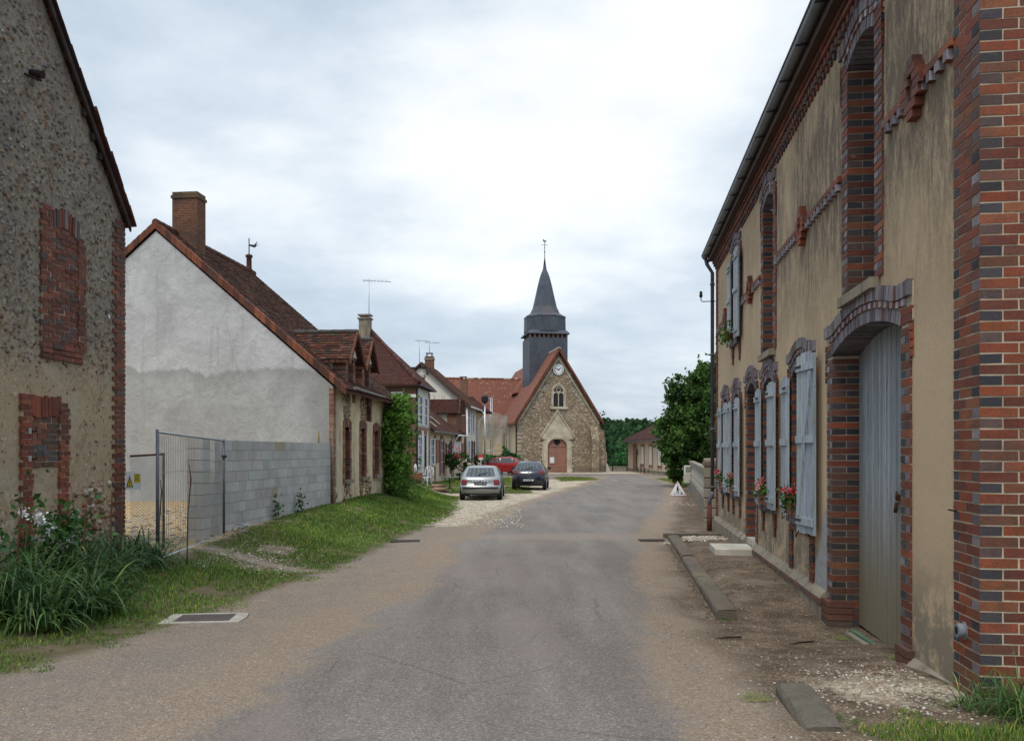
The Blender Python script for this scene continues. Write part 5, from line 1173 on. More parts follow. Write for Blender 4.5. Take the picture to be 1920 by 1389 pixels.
# ------------------------------------------------------------------ grey gable house
GR = -math.atan(.0987); GH = thing('gable_house', 'house with a big grey cement gable, tall brick chimney and two dormers', 'house', (-4.72, 21.8, 0), GR)
HX, RZ, EZ, GL = -4.9, 7.62, 3.42, 6.3; S_g = (RZ - EZ) / (-HX)
g1 = MB(); g1.prism([(-9.8, -.6), (0, -.6), (0, EZ - .12), (HX, RZ - .10), (-9.8, EZ - .12)], 0, .3, 'y'); g1.build('gable_wall', M_('cement'), GH)
g1 = MB(); g1.prism([(-9.8, -.6), (-.0, -.6), (-.0, EZ - .12), (HX, RZ - .12), (-9.8, EZ - .12)], GL - .3, GL, 'y'); g1.build('gable_wall', M_('house_beige'), GH)
fw = MB()
# street front with slits for the blocked windows
WIN = [(1.02, 1.47, .80, 2.28), (2.62, 3.07, .82, 2.28), (4.10, 4.58, .86, 2.25)]; HI = [(3.2, 3.62, 2.5, 3.3)]
us = sorted({.3, GL - .3, *[a for w_ in WIN + HI for a in w_[:2]]}); zs = sorted({-.6, EZ - .15, *[a for w_ in WIN + HI for a in w_[2:]]})
for i in range(len(us) - 1):
    for j in range(len(zs) - 1):
        uc, zc_ = (us[i] + us[i + 1]) / 2, (zs[j] + zs[j + 1]) / 2
        if any(a < uc < b and s < zc_ < tp for a, b, s, tp in WIN + HI): continue
        fw.face([(0, us[i], zs[j]), (0, us[i + 1], zs[j]), (0, us[i + 1], zs[j + 1]), (0, us[i], zs[j + 1])])
MB().box(-9.8, -9.6, 0.3, GL - .3, -.6, EZ).build('back_wall', M_('house_beige'), GH); fw.build('front_wall', M_('house_beige'), GH)
def xbr(mb, mo, y0, y1, z0, z1, x=.02, pal=OLDR, depth=.1, rag=0.0, L=.22):
    z = z0; k = 0
    while z < z1 - .02:
        y_ = y0 - (L * .5 if k % 2 else 0); e = y1 + random.uniform(-rag, rag)
        while y_ < e - .02:
            a, b = max(y_, y0 - rag * random.random()), min(y_ + L - .012, e)
            if b - a > .02: mb.box(-depth, x + random.uniform(-.006, .006), a, b, z, z + .058, rc(pal, .2))
            y_ += L
        z += .07; k += 1
    if mo is not None: mo.box(-depth, x - .012, y0 + .01, y1 - .01, z0, z1 - .02)
LIGHTR = [(.34, .17, .11), (.30, .13, .08), (.24, .10, .07), (.38, .24, .16)]
o1, m1 = MB(), MB(); xbr(o1, m1, -.02, .16, -.1, EZ - .2, .02, LIGHTR); o = o1.build('quoin', M_('brick_geo'), GH); m1.build('mortar_bed', M_('mortar'), o)
for a, b, s, tp in WIN:
    o1, m1 = MB(), MB(); xbr(o1, m1, a - .16, a, s - .1, tp - .1, .02, LIGHTR + OLDR, .25, .02); xbr(o1, m1, b, b + .16, s - .1, tp - .1, .02, LIGHTR + OLDR, .25, .02)
    xbr(o1, m1, a, b, s, tp, -.10, OLDR, .2)
    n = 8
    for i in range(n):
        q = (i + .5) / n - .5; o1.box(-.1, .025 + random.uniform(-.006, .006), a - .15 + i * (b - a + .3) / n, a - .15 + (i + 1) * (b - a + .3) / n - .01, tp - .13 + .12 * (1 - 4 * q * q), tp + .12 + .12 * (1 - 4 * q * q), rc(LIGHTR + OLDR, .2))
    o = o1.build('blocked_window', M_('brick_geo'), GH); m1.build('mortar_bed', M_('mortar'), o); MB().box(-.1, .12, a - .1, b + .1, s - .10, s).build('sill', M_('concrete'), o)
o1, m1 = MB(), MB(); a, b, s, tp = HI[0]; xbr(o1, m1, a - .14, a, s, tp, .02, OLDR, .25); xbr(o1, m1, b, b + .14, s, tp, .02, OLDR, .25); o = o1.build('loft_opening', M_('brick_geo'), GH); m1.build('mortar_bed', M_('mortar'), o); MB().box(-.3, -.2, a, b, s, tp).build('shutter', M_('dark_wood'), o)
pts, sz, kc = [], [], []
for _ in range(700):
    reg = random.choice([(.9, 1.45, 2.5, 3.2), (2.5, 2.8, -.1, .75), (3.1, 3.7, 0, .8), (.95, 1.5, -.1, .7), (2.55, 3.0, 2.45, 3.1)]); pts.append((random.uniform(-.01, .01), random.uniform(*reg[:2]), random.uniform(*reg[2:]))); sz.append(random.uniform(.02, .06)); kc.append(jit(random.choice([(.50, .40, .27), (.35, .2, .12), (.28, .2, .14), (.6, .52, .4)]), .2))
stones('projecting_stones', pts, sz, kc, GH, flat=.9)
# roof
def ridge_roof(mb, hx, rz_, ez_, xl, xr, y0, y1, th=.12, mi=0):
    sr = (rz_ - ez_) / (0 - hx); 
    mb.prism([(xr, rz_ - (xr - hx) * sr), (hx, rz_), (xl, rz_ - (hx - xl) * sr), (xl, rz_ - (hx - xl) * sr + th), (hx, rz_ + th * 1.15), (xr, rz_ - (xr - hx) * sr + th)], y0, y1, 'y', mi=mi)
def tile_slope(mb, o, u, s_, n_, L, H, w_=.17, h=.125, pal=None, clip=None):
    """individual flat tiles laid in lapped courses on a slope"""
    o, u, s_, n_ = Vector(o), Vector(u).normalized(), Vector(s_).normalized(), Vector(n_).normalized(); k = 0
    while (k + .5) * h < H:
        x = -(w_ / 2) * (k % 2)
        while x < L:
            a, b = max(x, 0), min(x + w_ - .006, L)
            if b - a > .03 and (clip is None or clip((a + b) / 2, (k + .5) * h)):
                t0 = .022 + random.uniform(-.004, .007); y0 = k * h + random.uniform(-.006, .006); y1 = y0 + h + .03; c = jit(random.choice(pal), .22); P = [o + u * a + s_ * y0, o + u * b + s_ * y0, o + u * b + s_ * y1, o + u * a + s_ * y1]
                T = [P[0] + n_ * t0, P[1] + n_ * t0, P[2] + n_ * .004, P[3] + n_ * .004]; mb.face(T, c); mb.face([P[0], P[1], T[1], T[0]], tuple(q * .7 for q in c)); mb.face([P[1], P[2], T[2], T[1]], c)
            x += w_
        k += 1
OLDT = [(.115, .052, .038), (.085, .042, .034), (.15, .068, .045), (.07, .045, .04), (.10, .075, .055), (.13, .05, .036), (.17, .085, .06)]
rf = MB(); ridge_roof(rf, HX, RZ, EZ, -10.2, .34, .02, GL + .05); ro = rf.build('roof', M_('tile_old'), GH)
tl = MB(); nrm = Vector((S_g, 0, 1)).normalized(); up = Vector((-1, 0, S_g)).normalized(); tile_slope(tl, (.36, .14, RZ - (.36 - HX) * S_g + .122), (0, 1, 0), up, nrm, GL - .12, 5.25 * math.sqrt(1 + S_g * S_g), pal=OLDT); tl.build('roof_tiles', M_('vtile'), GH, jit_=.002)
vt = MB(); n = 36
for sg in (1, -1):
    for i in range(n):
        L_ = (5.24 if sg > 0 else 5.3); a = HX + sg * L_ * i / n; b = HX + sg * L_ * (i + 1.12) / n; za = RZ - abs(a - HX) * S_g + .12; zb = RZ - abs(b - HX) * S_g + .12
        c = jit(random.choice([(.24, .10, .065), (.17, .075, .055), (.30, .12, .07), (.13, .07, .055)]), .2); l = .035 + random.uniform(0, .012)
        pl_ = [(a, za - .16), (b, zb - .16), (b, zb + l), (a, za + l + .02)]; vt.prism(pl_ if sg > 0 else pl_[::-1], -.06, -.02, 'y', c); pl_ = [(a, za + .0), (b, zb + .0), (b, zb + l), (a, za + l + .02)]; vt.prism(pl_ if sg > 0 else pl_[::-1], -.02, .16, 'y', c)
vt.build('verge_tiles', M_('vtile'), GH)
rt = MB(); y = -.04; 
while y < GL: rt.tube([(HX, y, RZ + .13), (HX, y + .36, RZ + .12)], .10, 10, jit((.15, .08, .06), .2)); y += .34
rt.build('ridge_tiles', M_('vtile'), GH)
# small round snow-guard tiles dotted along the far slope
ch = MB(); ch.box(HX - .10, HX + .64, 1.05, 1.55, RZ - 1.2, 8.82); c1 = ch.build('chimney', M_('brick_stack'), GH); ch = MB(); ch.box(HX - .13, HX + .67, 1.02, 1.58, 8.72, 8.80); ch.box(HX - .10, HX + .64, 1.05, 1.55, 8.80, 8.90); ch.build('chimney_cap', M_('lichen_brick'), c1)
fi = MB(); fi.lathe([(.11, 0), (.09, .10), (.085, .42), (.12, .46), (.12, .52), (.03, .56)], (HX, GL - .25, RZ + .15), 12, (.13, .06, .05)); f1 = fi.build('finial', M_('vtile'), GH)
fi = MB(); fi.tube([(HX, GL - .25, RZ + .6), (HX, GL - .25, RZ + 1.25)], .018, 6); fi.prism([(HX + .02, RZ + .98), (HX + .20, RZ + .92), (HX + .34, RZ + 1.05), (HX + .24, RZ + 1.0), (HX + .30, RZ + 1.14), (HX + .18, RZ + 1.02), (HX + .02, RZ + 1.04)], GL - .255, GL - .245, 'y'); fi.build('weathervane', M_('dark_metal'), f1)
# two wall dormers
def dormer(yc, w_=1.02, front=.03, ez_=4.22, az_=4.86, base=EZ - .45, nm='dormer'):
    h = w_ / 2; m1 = MB(); o1, mo = MB(), MB()
    xbr(o1, mo, yc - .46, yc - .24, base, ez_, front, LIGHTR + OLDR, .35); xbr(o1, mo, yc + .24, yc + .46, base, ez_, front, LIGHTR + OLDR, .35)
    d_ = o1.build(nm, M_('brick_geo'), GH); mo.build('mortar_bed', M_('mortar'), d_)
    MB().box(-1.3, -.33, yc - .45, yc + .45, base, ez_).build('cheek', M_('offwhite'), d_)
    MB().prism([(yc - h + .05, ez_ + .02), (yc + h - .05, ez_ + .02), (yc, az_ - .04)], -.3, front + .04, 'x').build('gable_board', M_('offwhite'), d_)
    MB().box(-.32, .05, yc - .5, yc + .5, ez_ - .06, ez_ + .02).build('lintel', M_('old_wood'), d_)
    MB().box(-.32, -.22, yc - .24, yc + .24, base, ez_ - .06).build('loft_shutter', M_('old_wood'), d_)
    r1 = MB(); xb = -(az_ - EZ) / S_g - .4; s2 = (az_ - ez_) / h
    for sg in (-1, 1):
        e = yc + sg * (h + .16); zl = az_ - s2 * (h + .16)
        P0 = [(xb, yc, az_ + .02), (.22, yc, az_ + .02), (.22, e, zl), (xb, e, zl)]; P1 = [(x, y, z + .09) for x, y, z in P0]
        if sg > 0: P0, P1 = P0[::-1], P1[::-1]
        r1.face(P1[::-1] if sg < 0 else P1[::-1]); r1.face(P0); 
        for i in range(4):
            j = (i + 1) % 4; r1.face([P0[j], P0[i], P1[i], P1[j]])
    r1.build('dormer_roof', M_('tile_old'), d_)
    tl = MB()
    for sg in (-1, 1):
        e = yc + sg * (h + .16); zl = az_ - s2 * (h + .16) + .092; up = Vector((0, -sg, s2)); nn = Vector((0, sg * s2, 1)); tile_slope(tl, (.21, e, zl) if sg > 0 else (xb, e, zl), (-1, 0, 0) if sg > 0 else (1, 0, 0), up, nn, .21 - xb, (h + .16) * math.sqrt(1 + s2 * s2), .16, .10, OLDT)
    tl.build('roof_tiles', M_('vtile'), d_, jit_=.002)
    rt = MB(); x = .22
    while x > xb: rt.tube([(x, yc, az_ + .09), (x - .36, yc, az_ + .10)], .07, 8, jit((.12, .11, .11), .2)); x -= .37
    rt.build('ridge_tiles', M_('vtile'), d_)
    vt = MB()
    for sg in (-1, 1):
        for i in range(6):
            a = yc + sg * (h + .18) * i / 6; b = yc + sg * (h + .18) * (i + 1.1) / 6; za = az_ + .11 - s2 * abs(a - yc); zb = az_ + .11 - s2 * abs(b - yc); p = [(a, za - .12), (b, zb - .12), (b, zb + .02), (a, za + .04)]
            vt.prism(p, .2, .25, 'x', jit((.20, .09, .06), .25))
    vt.build('verge_tiles', M_('vtile'), d_)
    return d_
dormer(1.52); dormer(3.15, .96)
gt = MB(); gt.tube([(.32, .9, EZ - .10), (.30, 4.2, EZ - .16)], .05, 8, (.28, .27, .25)); gt.build('gutter', M_('vcol'), GH)
# creeper over the far end of the front
vr = thing('climbing_vine', 'bright green climbing vine covering the end of the beige house front', 'vine', (-4.05, 27.4, .3), GR)
P_ = []
for _ in range(150):
    z = random.uniform(0.1, 3.1); w_ = .72 - abs(z - 1.6) * .10; y = random.uniform(-w_, w_ + .3); x = random.uniform(.03, .28 + .14 * math.sin(z * 2.2 + 1)) ; r_ = random.uniform(.12, .28); n = int(60 * (r_ / .25) ** 2)
    P_.append(rng.normal(size=(n, 3)) * r_ * .55 + np.array([x, y, z]))
for _ in range(50):
    z = random.uniform(.5, 3.0); P_.append(rng.normal(size=(12, 3)) * .10 + np.array([random.uniform(.3, .75), random.uniform(-.7, 1.0), z]))
leafcards('foliage', np.concatenate(P_), .13, M_('leaf_vine'), vr, (.80, .88, .75), .45, aspect=1.15)
leafcards('hedge_foot', np.concatenate([rng.normal(size=(1500, 3)) * [.35, .55, .22] + [.45, -.1, .15]]), .07, M_('leaf_dark'), vr, (1.1, 1.2, 1), .3)
m1 = MB()
for k in range(4): m1.tube([(.05, -.4 + k * .3, -.2), (.12, -.35 + k * .3, 1.2), (.05, -.5 + k * .4, 2.6)], [.03, .02, .012], 6)
m1.build('stem', M_('bark'), vr)
# ------------------------------------------------------------------ houses further down the left side
def simple_roof(mb, poly, a, b): mb.prism(poly, a, b, 'y')
def hip_roof(mb, x0, x1, y0, y1, z, az, apex, apex2=None, th=.14):
    A = (*apex, az); A2 = (*(apex2 or apex), az); P = [(x0, y0, z), (x1, y0, z), (x1, y1, z), (x0, y1, z)]
    for fc in ([P[0], P[1], A], [P[1], P[2], A2, A], [P[2], P[3], A2], [P[3], P[0], A, A2]):
        mb.face([Vector(p) + Vector((0, 0, th)) for p in fc])
    for i in range(4): j = (i + 1) % 4; mb.face([P[i], P[j], (P[j][0], P[j][1], z + th), (P[i][0], P[i][1], z + th)])
    mb.face(P[::-1])
def hiptiles(parent, a, b, r_=.11, pal=((.13, .06, .05), (.10, .055, .045))):
    m1 = MB(); a, b = Vector(a), Vector(b); n = int((b - a).length / .36)
    for i in range(n): m1.tube([a.lerp(b, i / n), a.lerp(b, (i + 1.1) / n) + Vector((0, 0, -.02))], r_, 8, jit(random.choice(pal), .2))
    m1.build('hip_tiles', M_('vtile'), parent)
def pane_window(parent, y0, y1, z0, z1, x=.02, sh=True, shw=None, shc='white_paint', arch=None, sill=True, frame='white_paint', name='window'):
    """window on a street front (face at x=0), shutters folded open beside it"""
    m1 = MB(); m1.box(-.04, x, y0, y1, z0, z1); o = m1.build(name, M_('dark_glass'), parent)
    f_ = MB(); f_.box(x, x + .03, (y0 + y1) / 2 - .03, (y0 + y1) / 2 + .03, z0, z1)
    for zz in (z0, z0 + (z1 - z0) * .35, z0 + (z1 - z0) * .68, z1 - .05): f_.box(x + .002, x + .028, y0, y1, zz, zz + .05)
    f_.build('frame', M_(frame), o)
    if sh:
        w_ = shw or (y1 - y0) / 2
        for a, b, yy in ((y0 - w_ - .03, y0 - .03, -1), (y1 + .03, y1 + w_ + .03, 1)):
            s1 = MB(); s1.box(.03, .065, a, b, z0 - .02, z1 + .02)
            for zz in (z0 + .15, (z0 + z1) / 2, z1 - .25): s1.box(.065, .085, a + .02, b - .02, zz, zz + .09)
            s1.build('shutter', M_(shc), o)
    if sill: MB().box(-.02, .13, y0 - .12, y1 + .12, z0 - .12, z0 - .01).build('sill', M_(sill if isinstance(sill, str) else 'pale_concrete'), o)
    if arch:
        a1 = MB(); n = 7
        for i in range(n):
            q = (i + .5) / n - .5; a1.box(.0, .045, y0 - .12 + i * (y1 - y0 + .24) / n, y0 - .12 + (i + 1) * (y1 - y0 + .24) / n - .01, z1 + .0 + .1 * (1 - 4 * q * q), z1 + .22 + .1 * (1 - 4 * q * q), rc(LIGHTR))
        a1.build('brick_arch', M_('brick_geo'), o)
    return o
# --- two storey house with the hipped roof
H2R = -math.atan(.08); H2 = thing('hip_roof_house', 'two storey white house with a dark hipped tile roof behind the vine', 'house', (-5.28, 45, 0), H2R); Z2 = 5.12
b2 = MB(); b2.box(-6.8, 0, 0, 4.4, -.6, Z2); b2.build('wall', M_('offwhite'), H2)
q_ = MB(); q_.box(-.62, .03, -.03, .5, -.6, Z2 - .25); q_.box(-6.83, .025, -.025, .3, Z2 - .30, Z2 - .02); q_.build('brick_quoin', M_('brick_dark'), H2)
MB().box(-6.7, .06, -.10, -.03, Z2 - .62, Z2 - .44).build('timber_beam', M_('offwhite'), H2)
MB().box(-6.5, -.75, -.06, -.03, Z2 - .66, Z2 - .62).build('beam_edge', M_('dark_metal'), H2)
m1 = MB(); hip_roof(m1, -7.15, .32, -.35, 4.7, Z2, 8.55, (-3.3, 3.25), (-3.3, 3.4)); m1.build('roof', M_('tile_brown'), H2)
hiptiles(H2, (-3.3, 3.25, 8.7), (.30, -.33, Z2 + .18)); hiptiles(H2, (-3.3, 3.25, 8.7), (-7.1, -.33, Z2 + .18))
c_ = MB(); c_.box(-3.85, -3.2, 2.7, 3.2, 7.8, 9.25); c1 = c_.build('chimney', M_('plinth'), H2); c_ = MB(); c_.box(-3.92, -3.13, 2.63, 3.27, 9.25, 9.33); c_.box(-3.75, -3.3, 2.8, 3.1, 9.33, 9.45); c_.box(-3.9, -3.15, 2.65, 3.25, 9.45, 9.53); c_.build('chimney_cap', M_('concrete'), c1)
for y0 in (1.0, 2.6): pane_window(H2, y0, y0 + .75, 3.05, 4.65, sill=False)
pane_window(H2, .95, 1.65, .75, 2.45, arch=True); pane_window(H2, 2.75, 3.35, .1, 2.5, sh=False, arch=True, sill=False, frame='dark_wood', name='entrance')
MB().box(-.02, .035, .5, 4.38, 2.78, 2.95).build('string_course', M_('brick_red'), H2); MB().box(-.05, .03, 4.05, 4.45, -.6, Z2 - .1).build('brick_quoin', M_('brick_red'), H2)
m1 = MB(); m1.tube([(.12, .25, Z2 + .05), (.07, .25, Z2 - .25), (.07, .25, .3)], .05, 8); m1.tube([(.36, -.3, Z2 + .04), (.36, 4.6, Z2 + .04)], .06, 8); m1.build('gutter_pipe', M_('pipe_grey'), H2)
MB().tube([(.07, .25, .3), (.07, .25, -.4)], .06, 8).build('pipe_foot', M_('white_paint'), H2)
MB().tube([(-.78, -.05, -.3), (-.78, -.05, 3.2)], .07, 8).build('white_pipe', M_('white_paint'), H2)
# --- long low house
H3R = -math.atan(.1); H3 = thing('low_house', 'long low pinkish cottage with a dark tiled roof and a brick fronted dormer', 'house', (-5.10, 50, 0), H3R); Z3 = 2.92; L3 = 14.0; S3 = .80
b3 = MB(); b3.box(-9, 0, 0, L3, -.6, Z3 - .03); b3.build('wall', M_('pinkish'), H3)
m1 = MB(); m1.prism([(.42, Z3 - .2), (-4.5, Z3 - .2 + 4.92 * S3), (-9.4, Z3 - .2), (-9.4, Z3 - .08), (-4.5, Z3 - .04 + 4.92 * S3), (.42, Z3 - .08)], -.25, L3 - 1.6, 'y'); m1.build('roof', M_('tile_old'), H3)
m1 = MB(); m1.box(.40, .48, -.25, 8.6, Z3 - .20, Z3 - .08); m1.build('gutter', M_('zinc'), H3)
m1 = MB(); m1.tube([(.46, 8.7, Z3 - .22), (.46, 13.6, Z3 - .22), (.2, 14.2, Z3 - .22), (.2, 14.2, 4.9)], .06, 8); m1.tube([(.46, 8.7, Z3 - .22), (.1, 8.6, Z3 - .75), (.1, 8.6, -.4)], .055, 8); m1.build('gutter_pipe', M_('white_paint'), H3)
MB().box(-.02, .03, 8.3, 8.5, -.5, Z3 - .3).build('dark_pipe', M_('pipe_grey'), H3)
for k, (xx, yy) in enumerate(((.1, 2.2), (-.2, 5.0))): # lead flashings on the slope
    m1 = MB(); s3 = lambda x: Z3 - .06 + (.42 - x) * S3; m1.prism([(xx, s3(xx)), (xx - 1.6, s3(xx - 1.6)), (xx - 1.6, s3(xx - 1.6) + .03), (xx, s3(xx) + .03)], yy, yy + .22, 'y'); m1.build('roof_flashing', M_('pale_concrete'), H3)
pane_window(H3, 0.9, 1.7, .75, 2.35, shw=.38); pane_window(H3, 6.3, 7.0, .85, 2.1, shw=.3, shc='dark_wood')
pane_window(H3, 4.2, 5.0, .05, 2.3, shw=.42, shc='brown_door', sill=False, name='entrance', arch=True)
MB().box(-.01, .05, 2.6, 3.5, .85, 2.3).build('brown_shutter', M_('brown_door'), H3); MB().box(-.01, .04, 7.6, 8.2, .1, 2.3).build('rear_door', M_('black'), H3)
MB().box(-.01, .035, 2.1, 2.45, -.5, Z3 - .3).build('brick_strip', M_('brick_red'), H3)
m1 = MB(); [m1.box(.01, .06, 9.2 + k * .62, 9.2 + k * .62 + .5, .75, 2.25) for k in range(4)]; 
for k in range(5): MB().box(.01, .06, 9.0 + k * .66, 9.0 + k * .66 + .5, .75, 2.25).build('shutter', M_('white_paint'), H3)
MB().box(-.01, .03, 12.6, 13.9, -.4, 2.2).build('brick_panel', M_('brick_red'), H3)
# its dormer
d_ = MB(); d_.box(-3.0, .06, 10.05, 12.2, Z3 - .6, 4.35); d3 = d_.build('dormer', M_('pale_concrete'), H3); MB().box(-.60, .09, 10.0, 12.25, Z3 - .6, 4.36).build('brick_front', M_('brick_dark'), d3)
r1 = MB(); r1.prism([(9.80, 4.32), (12.45, 4.32), (12.1, 5.35), (10.15, 5.35)], -5.5, .30, 'x'); r1.build('dormer_roof', M_('tile_brown'), d3)
m1 = MB()
for sg, x0 in ((1, 9.80), (-1, 12.45)):
    for i in range(7): yy = x0 + sg * .35 * i / 6; zz = 4.30 + 1.05 * i / 6; m1.box(.28, .36, yy - .08, yy + .08, zz, zz + .16, jit((.26, .13, .09), .3))
m1.build('verge_tiles', M_('vtile'), d3)
c_ = MB(); c_.box(-1.55, -.75, 2.2, 2.8, 3.9, 6.25); c1 = c_.build('chimney', M_('brick_red'), H3); c_ = MB(); c_.box(-1.6, -.7, 2.15, 2.85, 6.25, 6.42); c_.build('chimney_cap', M_('pale_concrete'), c1)
c_ = MB(); [c_.box(a, a + .04, 2.2, 2.8, 6.42, 6.85) for a in (-1.9, -.55)]; c_.box(-1.9, -.51, 2.2, 2.8, 6.85, 6.9); c_.build('chimney_cowl', M_('dark_metal'), c1)
# --- taller house with the cream gable
H4R = -math.atan(.1); H4 = thing('cream_gable_house', 'two storey cream house whose stained white gable rises above the low cottage', 'house', (-3.66, 64.2, 0), H4R); Z4 = 5.25
b4 = MB(); b4.prism([(-6.8, -.6), (0, -.6), (0, Z4), (-3.4, Z4 + 3.0), (-6.8, Z4)], 0, 6.2, 'y'); b4.build('wall', M_('white_stained'), H4)
m1 = MB(); m1.prism([(.5, Z4 - .35), (-3.4, Z4 + 3.08), (-7.3, Z4 - .35), (-7.3, Z4 - .17), (-3.4, Z4 + 3.27), (.5, Z4 - .17)], -.28, 6.4, 'y'); m1.build('roof', M_('tile_old'), H4)
m1 = MB(); m1.prism([(.52, Z4 - .45), (-3.4, Z4 + 2.98), (-3.4, Z4 + 3.22), (.52, Z4 - .20)], -.36, -.29, 'y'); m1.build('verge_board', M_('dark_wood'), H4)
c_ = MB(); c_.box(-3.2, -2.55, .2, .7, 7.6, 9.0); c1 = c_.build('chimney', M_('brick_dark'), H4); MB().box(-3.25, -2.5, .15, .75, 8.72, 8.85).build('chimney_cap', M_('concrete'), c1); c_ = MB(); [c_.box(a, a + .04, .3, .6, 9.0, 9.22) for a in (-3.1, -2.7)]; c_.box(-3.15, -2.62, .25, .65, 9.22, 9.27); c_.build('chimney_cowl', M_('dark_metal'), c1)
MB().box(-1.4, .03, -.03, .7, -.6, Z4 - .9).build('brick_quoin', M_('brick_dark'), H4)
MB().box(-1.7, -1.45, -.05, -.02, 2.6, Z4 - 1.0).build('dark_panel', M_('dark_wood'), H4)
for y0 in (1.3, 3.8): pane_window(H4, y0, y0 + .8, 3.0, 4.75, sill=False); pane_window(H4, y0, y0 + .8, .5, 2.4, shc='dark_wood' if y0 > 2 else 'white_paint')
m1 = MB(); m1.tube([(.2, .15, Z4 - .2), (.1, .15, Z4 - .5), (.1, .15, -.3)], .06, 8); m1.tube([(.5, -.3, Z4 - .25), (.5, 6.3, Z4 - .25)], .07, 8); m1.tube([(.5, 6.2, Z4 - .3), (.75, 6.2, Z4 - .6), (.25, 6.1, Z4 - 1.1), (.12, 6.1, -.2)], .06, 8); m1.build('gutter_pipe', M_('white_paint'), H4)
# --- brick chimney and small flared roof beyond
H5 = thing('brick_outbuilding', 'brick chimney stack with a small flared brown roof behind the cream house', 'building', (-3.9, 71.5, 0), -.1)
b5 = MB(); b5.box(-4, .9, 0, 3.5, -.5, 5.2); b5.build('wall', M_('cream'), H5); b5 = MB(); b5.box(-.65, -.05, .3, .8, 4.5, 7.75); c1 = b5.build('chimney', M_('brick_orange'), H5); c_ = MB(); [c_.box(a, a + .04, .4, .7, 7.75, 8.0) for a in (-.6, -.2)]; c_.box(-.7, -.1, .35, .75, 8.0, 8.06); c_.build('chimney_cowl', M_('dark_metal'), c1)
m1 = MB(); hip_roof(m1, -4.2, 1.75, -.4, 3.9, 4.95, 6.3, (.25, 1.7), (-3, 1.7), .1); m1.build('roof', M_('tile_brown'), H5)
def antenna(loc, h, label, boom=1.9, az=0.0, els=7):
    a = thing('tv_antenna', label, 'antenna', loc, az); MB().tube([(0, 0, 0), (0, 0, h)], .022, 6).build('mast', M_('galv'), a); m1 = MB(); m1.tube([(-.35, 0, h - .12), (boom, 0, h - .20)], .02, 6)
    for k in range(els): x = -.3 + k * (boom + .25) / els; m1.tube([(x, -.35, h - .13), (x, .35, h - .13)], .010, 4)
    m1.build('boom', M_('galv'), a)
antenna((-8.13, 47.0, 8.6), 2.8, 'tall television antenna above the chimney of the hipped roof house', 1.25)
antenna((-7.2, 64.3, 8.3), 2.0, 'thin television antenna above the ridge of the cream gable house', .75, 0.0); antenna((-6.45, 64.6, 9.2), 1.0, 'small low antenna above the far cowled chimney', .8)

# ------------------------------------------------------------------ church
CHR = R(9.5); CH = thing('church', 'flint village church with red tiled roofs and slate bell tower', 'church', (4.35, 77.5, -.42), CHR)
c1 = MB(); c1.prism([(-3.9, -.3), (4.0, -.3), (4.0, 5.0), (.0, 11.25), (-3.9, 5.05)], 0, .8, 'y'); c1.build('west_front', M_('churchstone'), CH)
c1 = MB(); c1.box(-3.85, -3.0, .8, 24, -.3, 4.95); c1.box(3.2, 3.95, .8, 24, -.3, 4.95); c1.build('nave_wall', M_('cream'), CH)
def slabs(name, pts, th, y0, y1, parent, m_):
    q = MB(); q.prism(pts, y0, y1, 'y'); return q.build(name, M_(m_), parent)
sN = (11.42 - 4.75) / 4.05
r1 = MB(); r1.prism([(4.25, 4.55), (0, 11.4), (-4.25, 4.55), (-4.25, 4.72), (0, 11.62), (4.25, 4.72)], -.42, 24, 'y'); rfn = r1.build('nave_roof', M_('tile_nave'), CH)
m1 = MB(); n = 40
for sg in (-1, 1):
    for i in range(n):
        a = sg * 4.27 * i / n; b = sg * 4.27 * (i + 1.1) / n; za = 11.60 - abs(a) * 1.612; zb = 11.60 - abs(b) * 1.612; m1.prism([(a, za - .32), (b, zb - .32), (b, zb + .03), (a, za + .06)], -.50, -.43, 'y', jit((.22, .085, .055), .25))
m1.build('verge_tiles', M_('vtile'), CH)
m1 = MB()
for sg in (-1, 1): m1.prism([(sg * .0, 10.86), (sg * 3.9, 4.72), (sg * 3.9, 4.45), (sg * .0, 10.58)], -.10, .0, 'y', (.55, .48, .38))
m1.build('rake_coping', M_('limestone'), CH)
m1 = MB(); y = -.45
while y < 3.6: m1.tube([(0, y, 11.60), (0, y + .38, 11.60)], .13, 8, jit((.60, .52, .44), .1)); y += .4
m1.build('ridge_coping', M_('vtile'), CH)
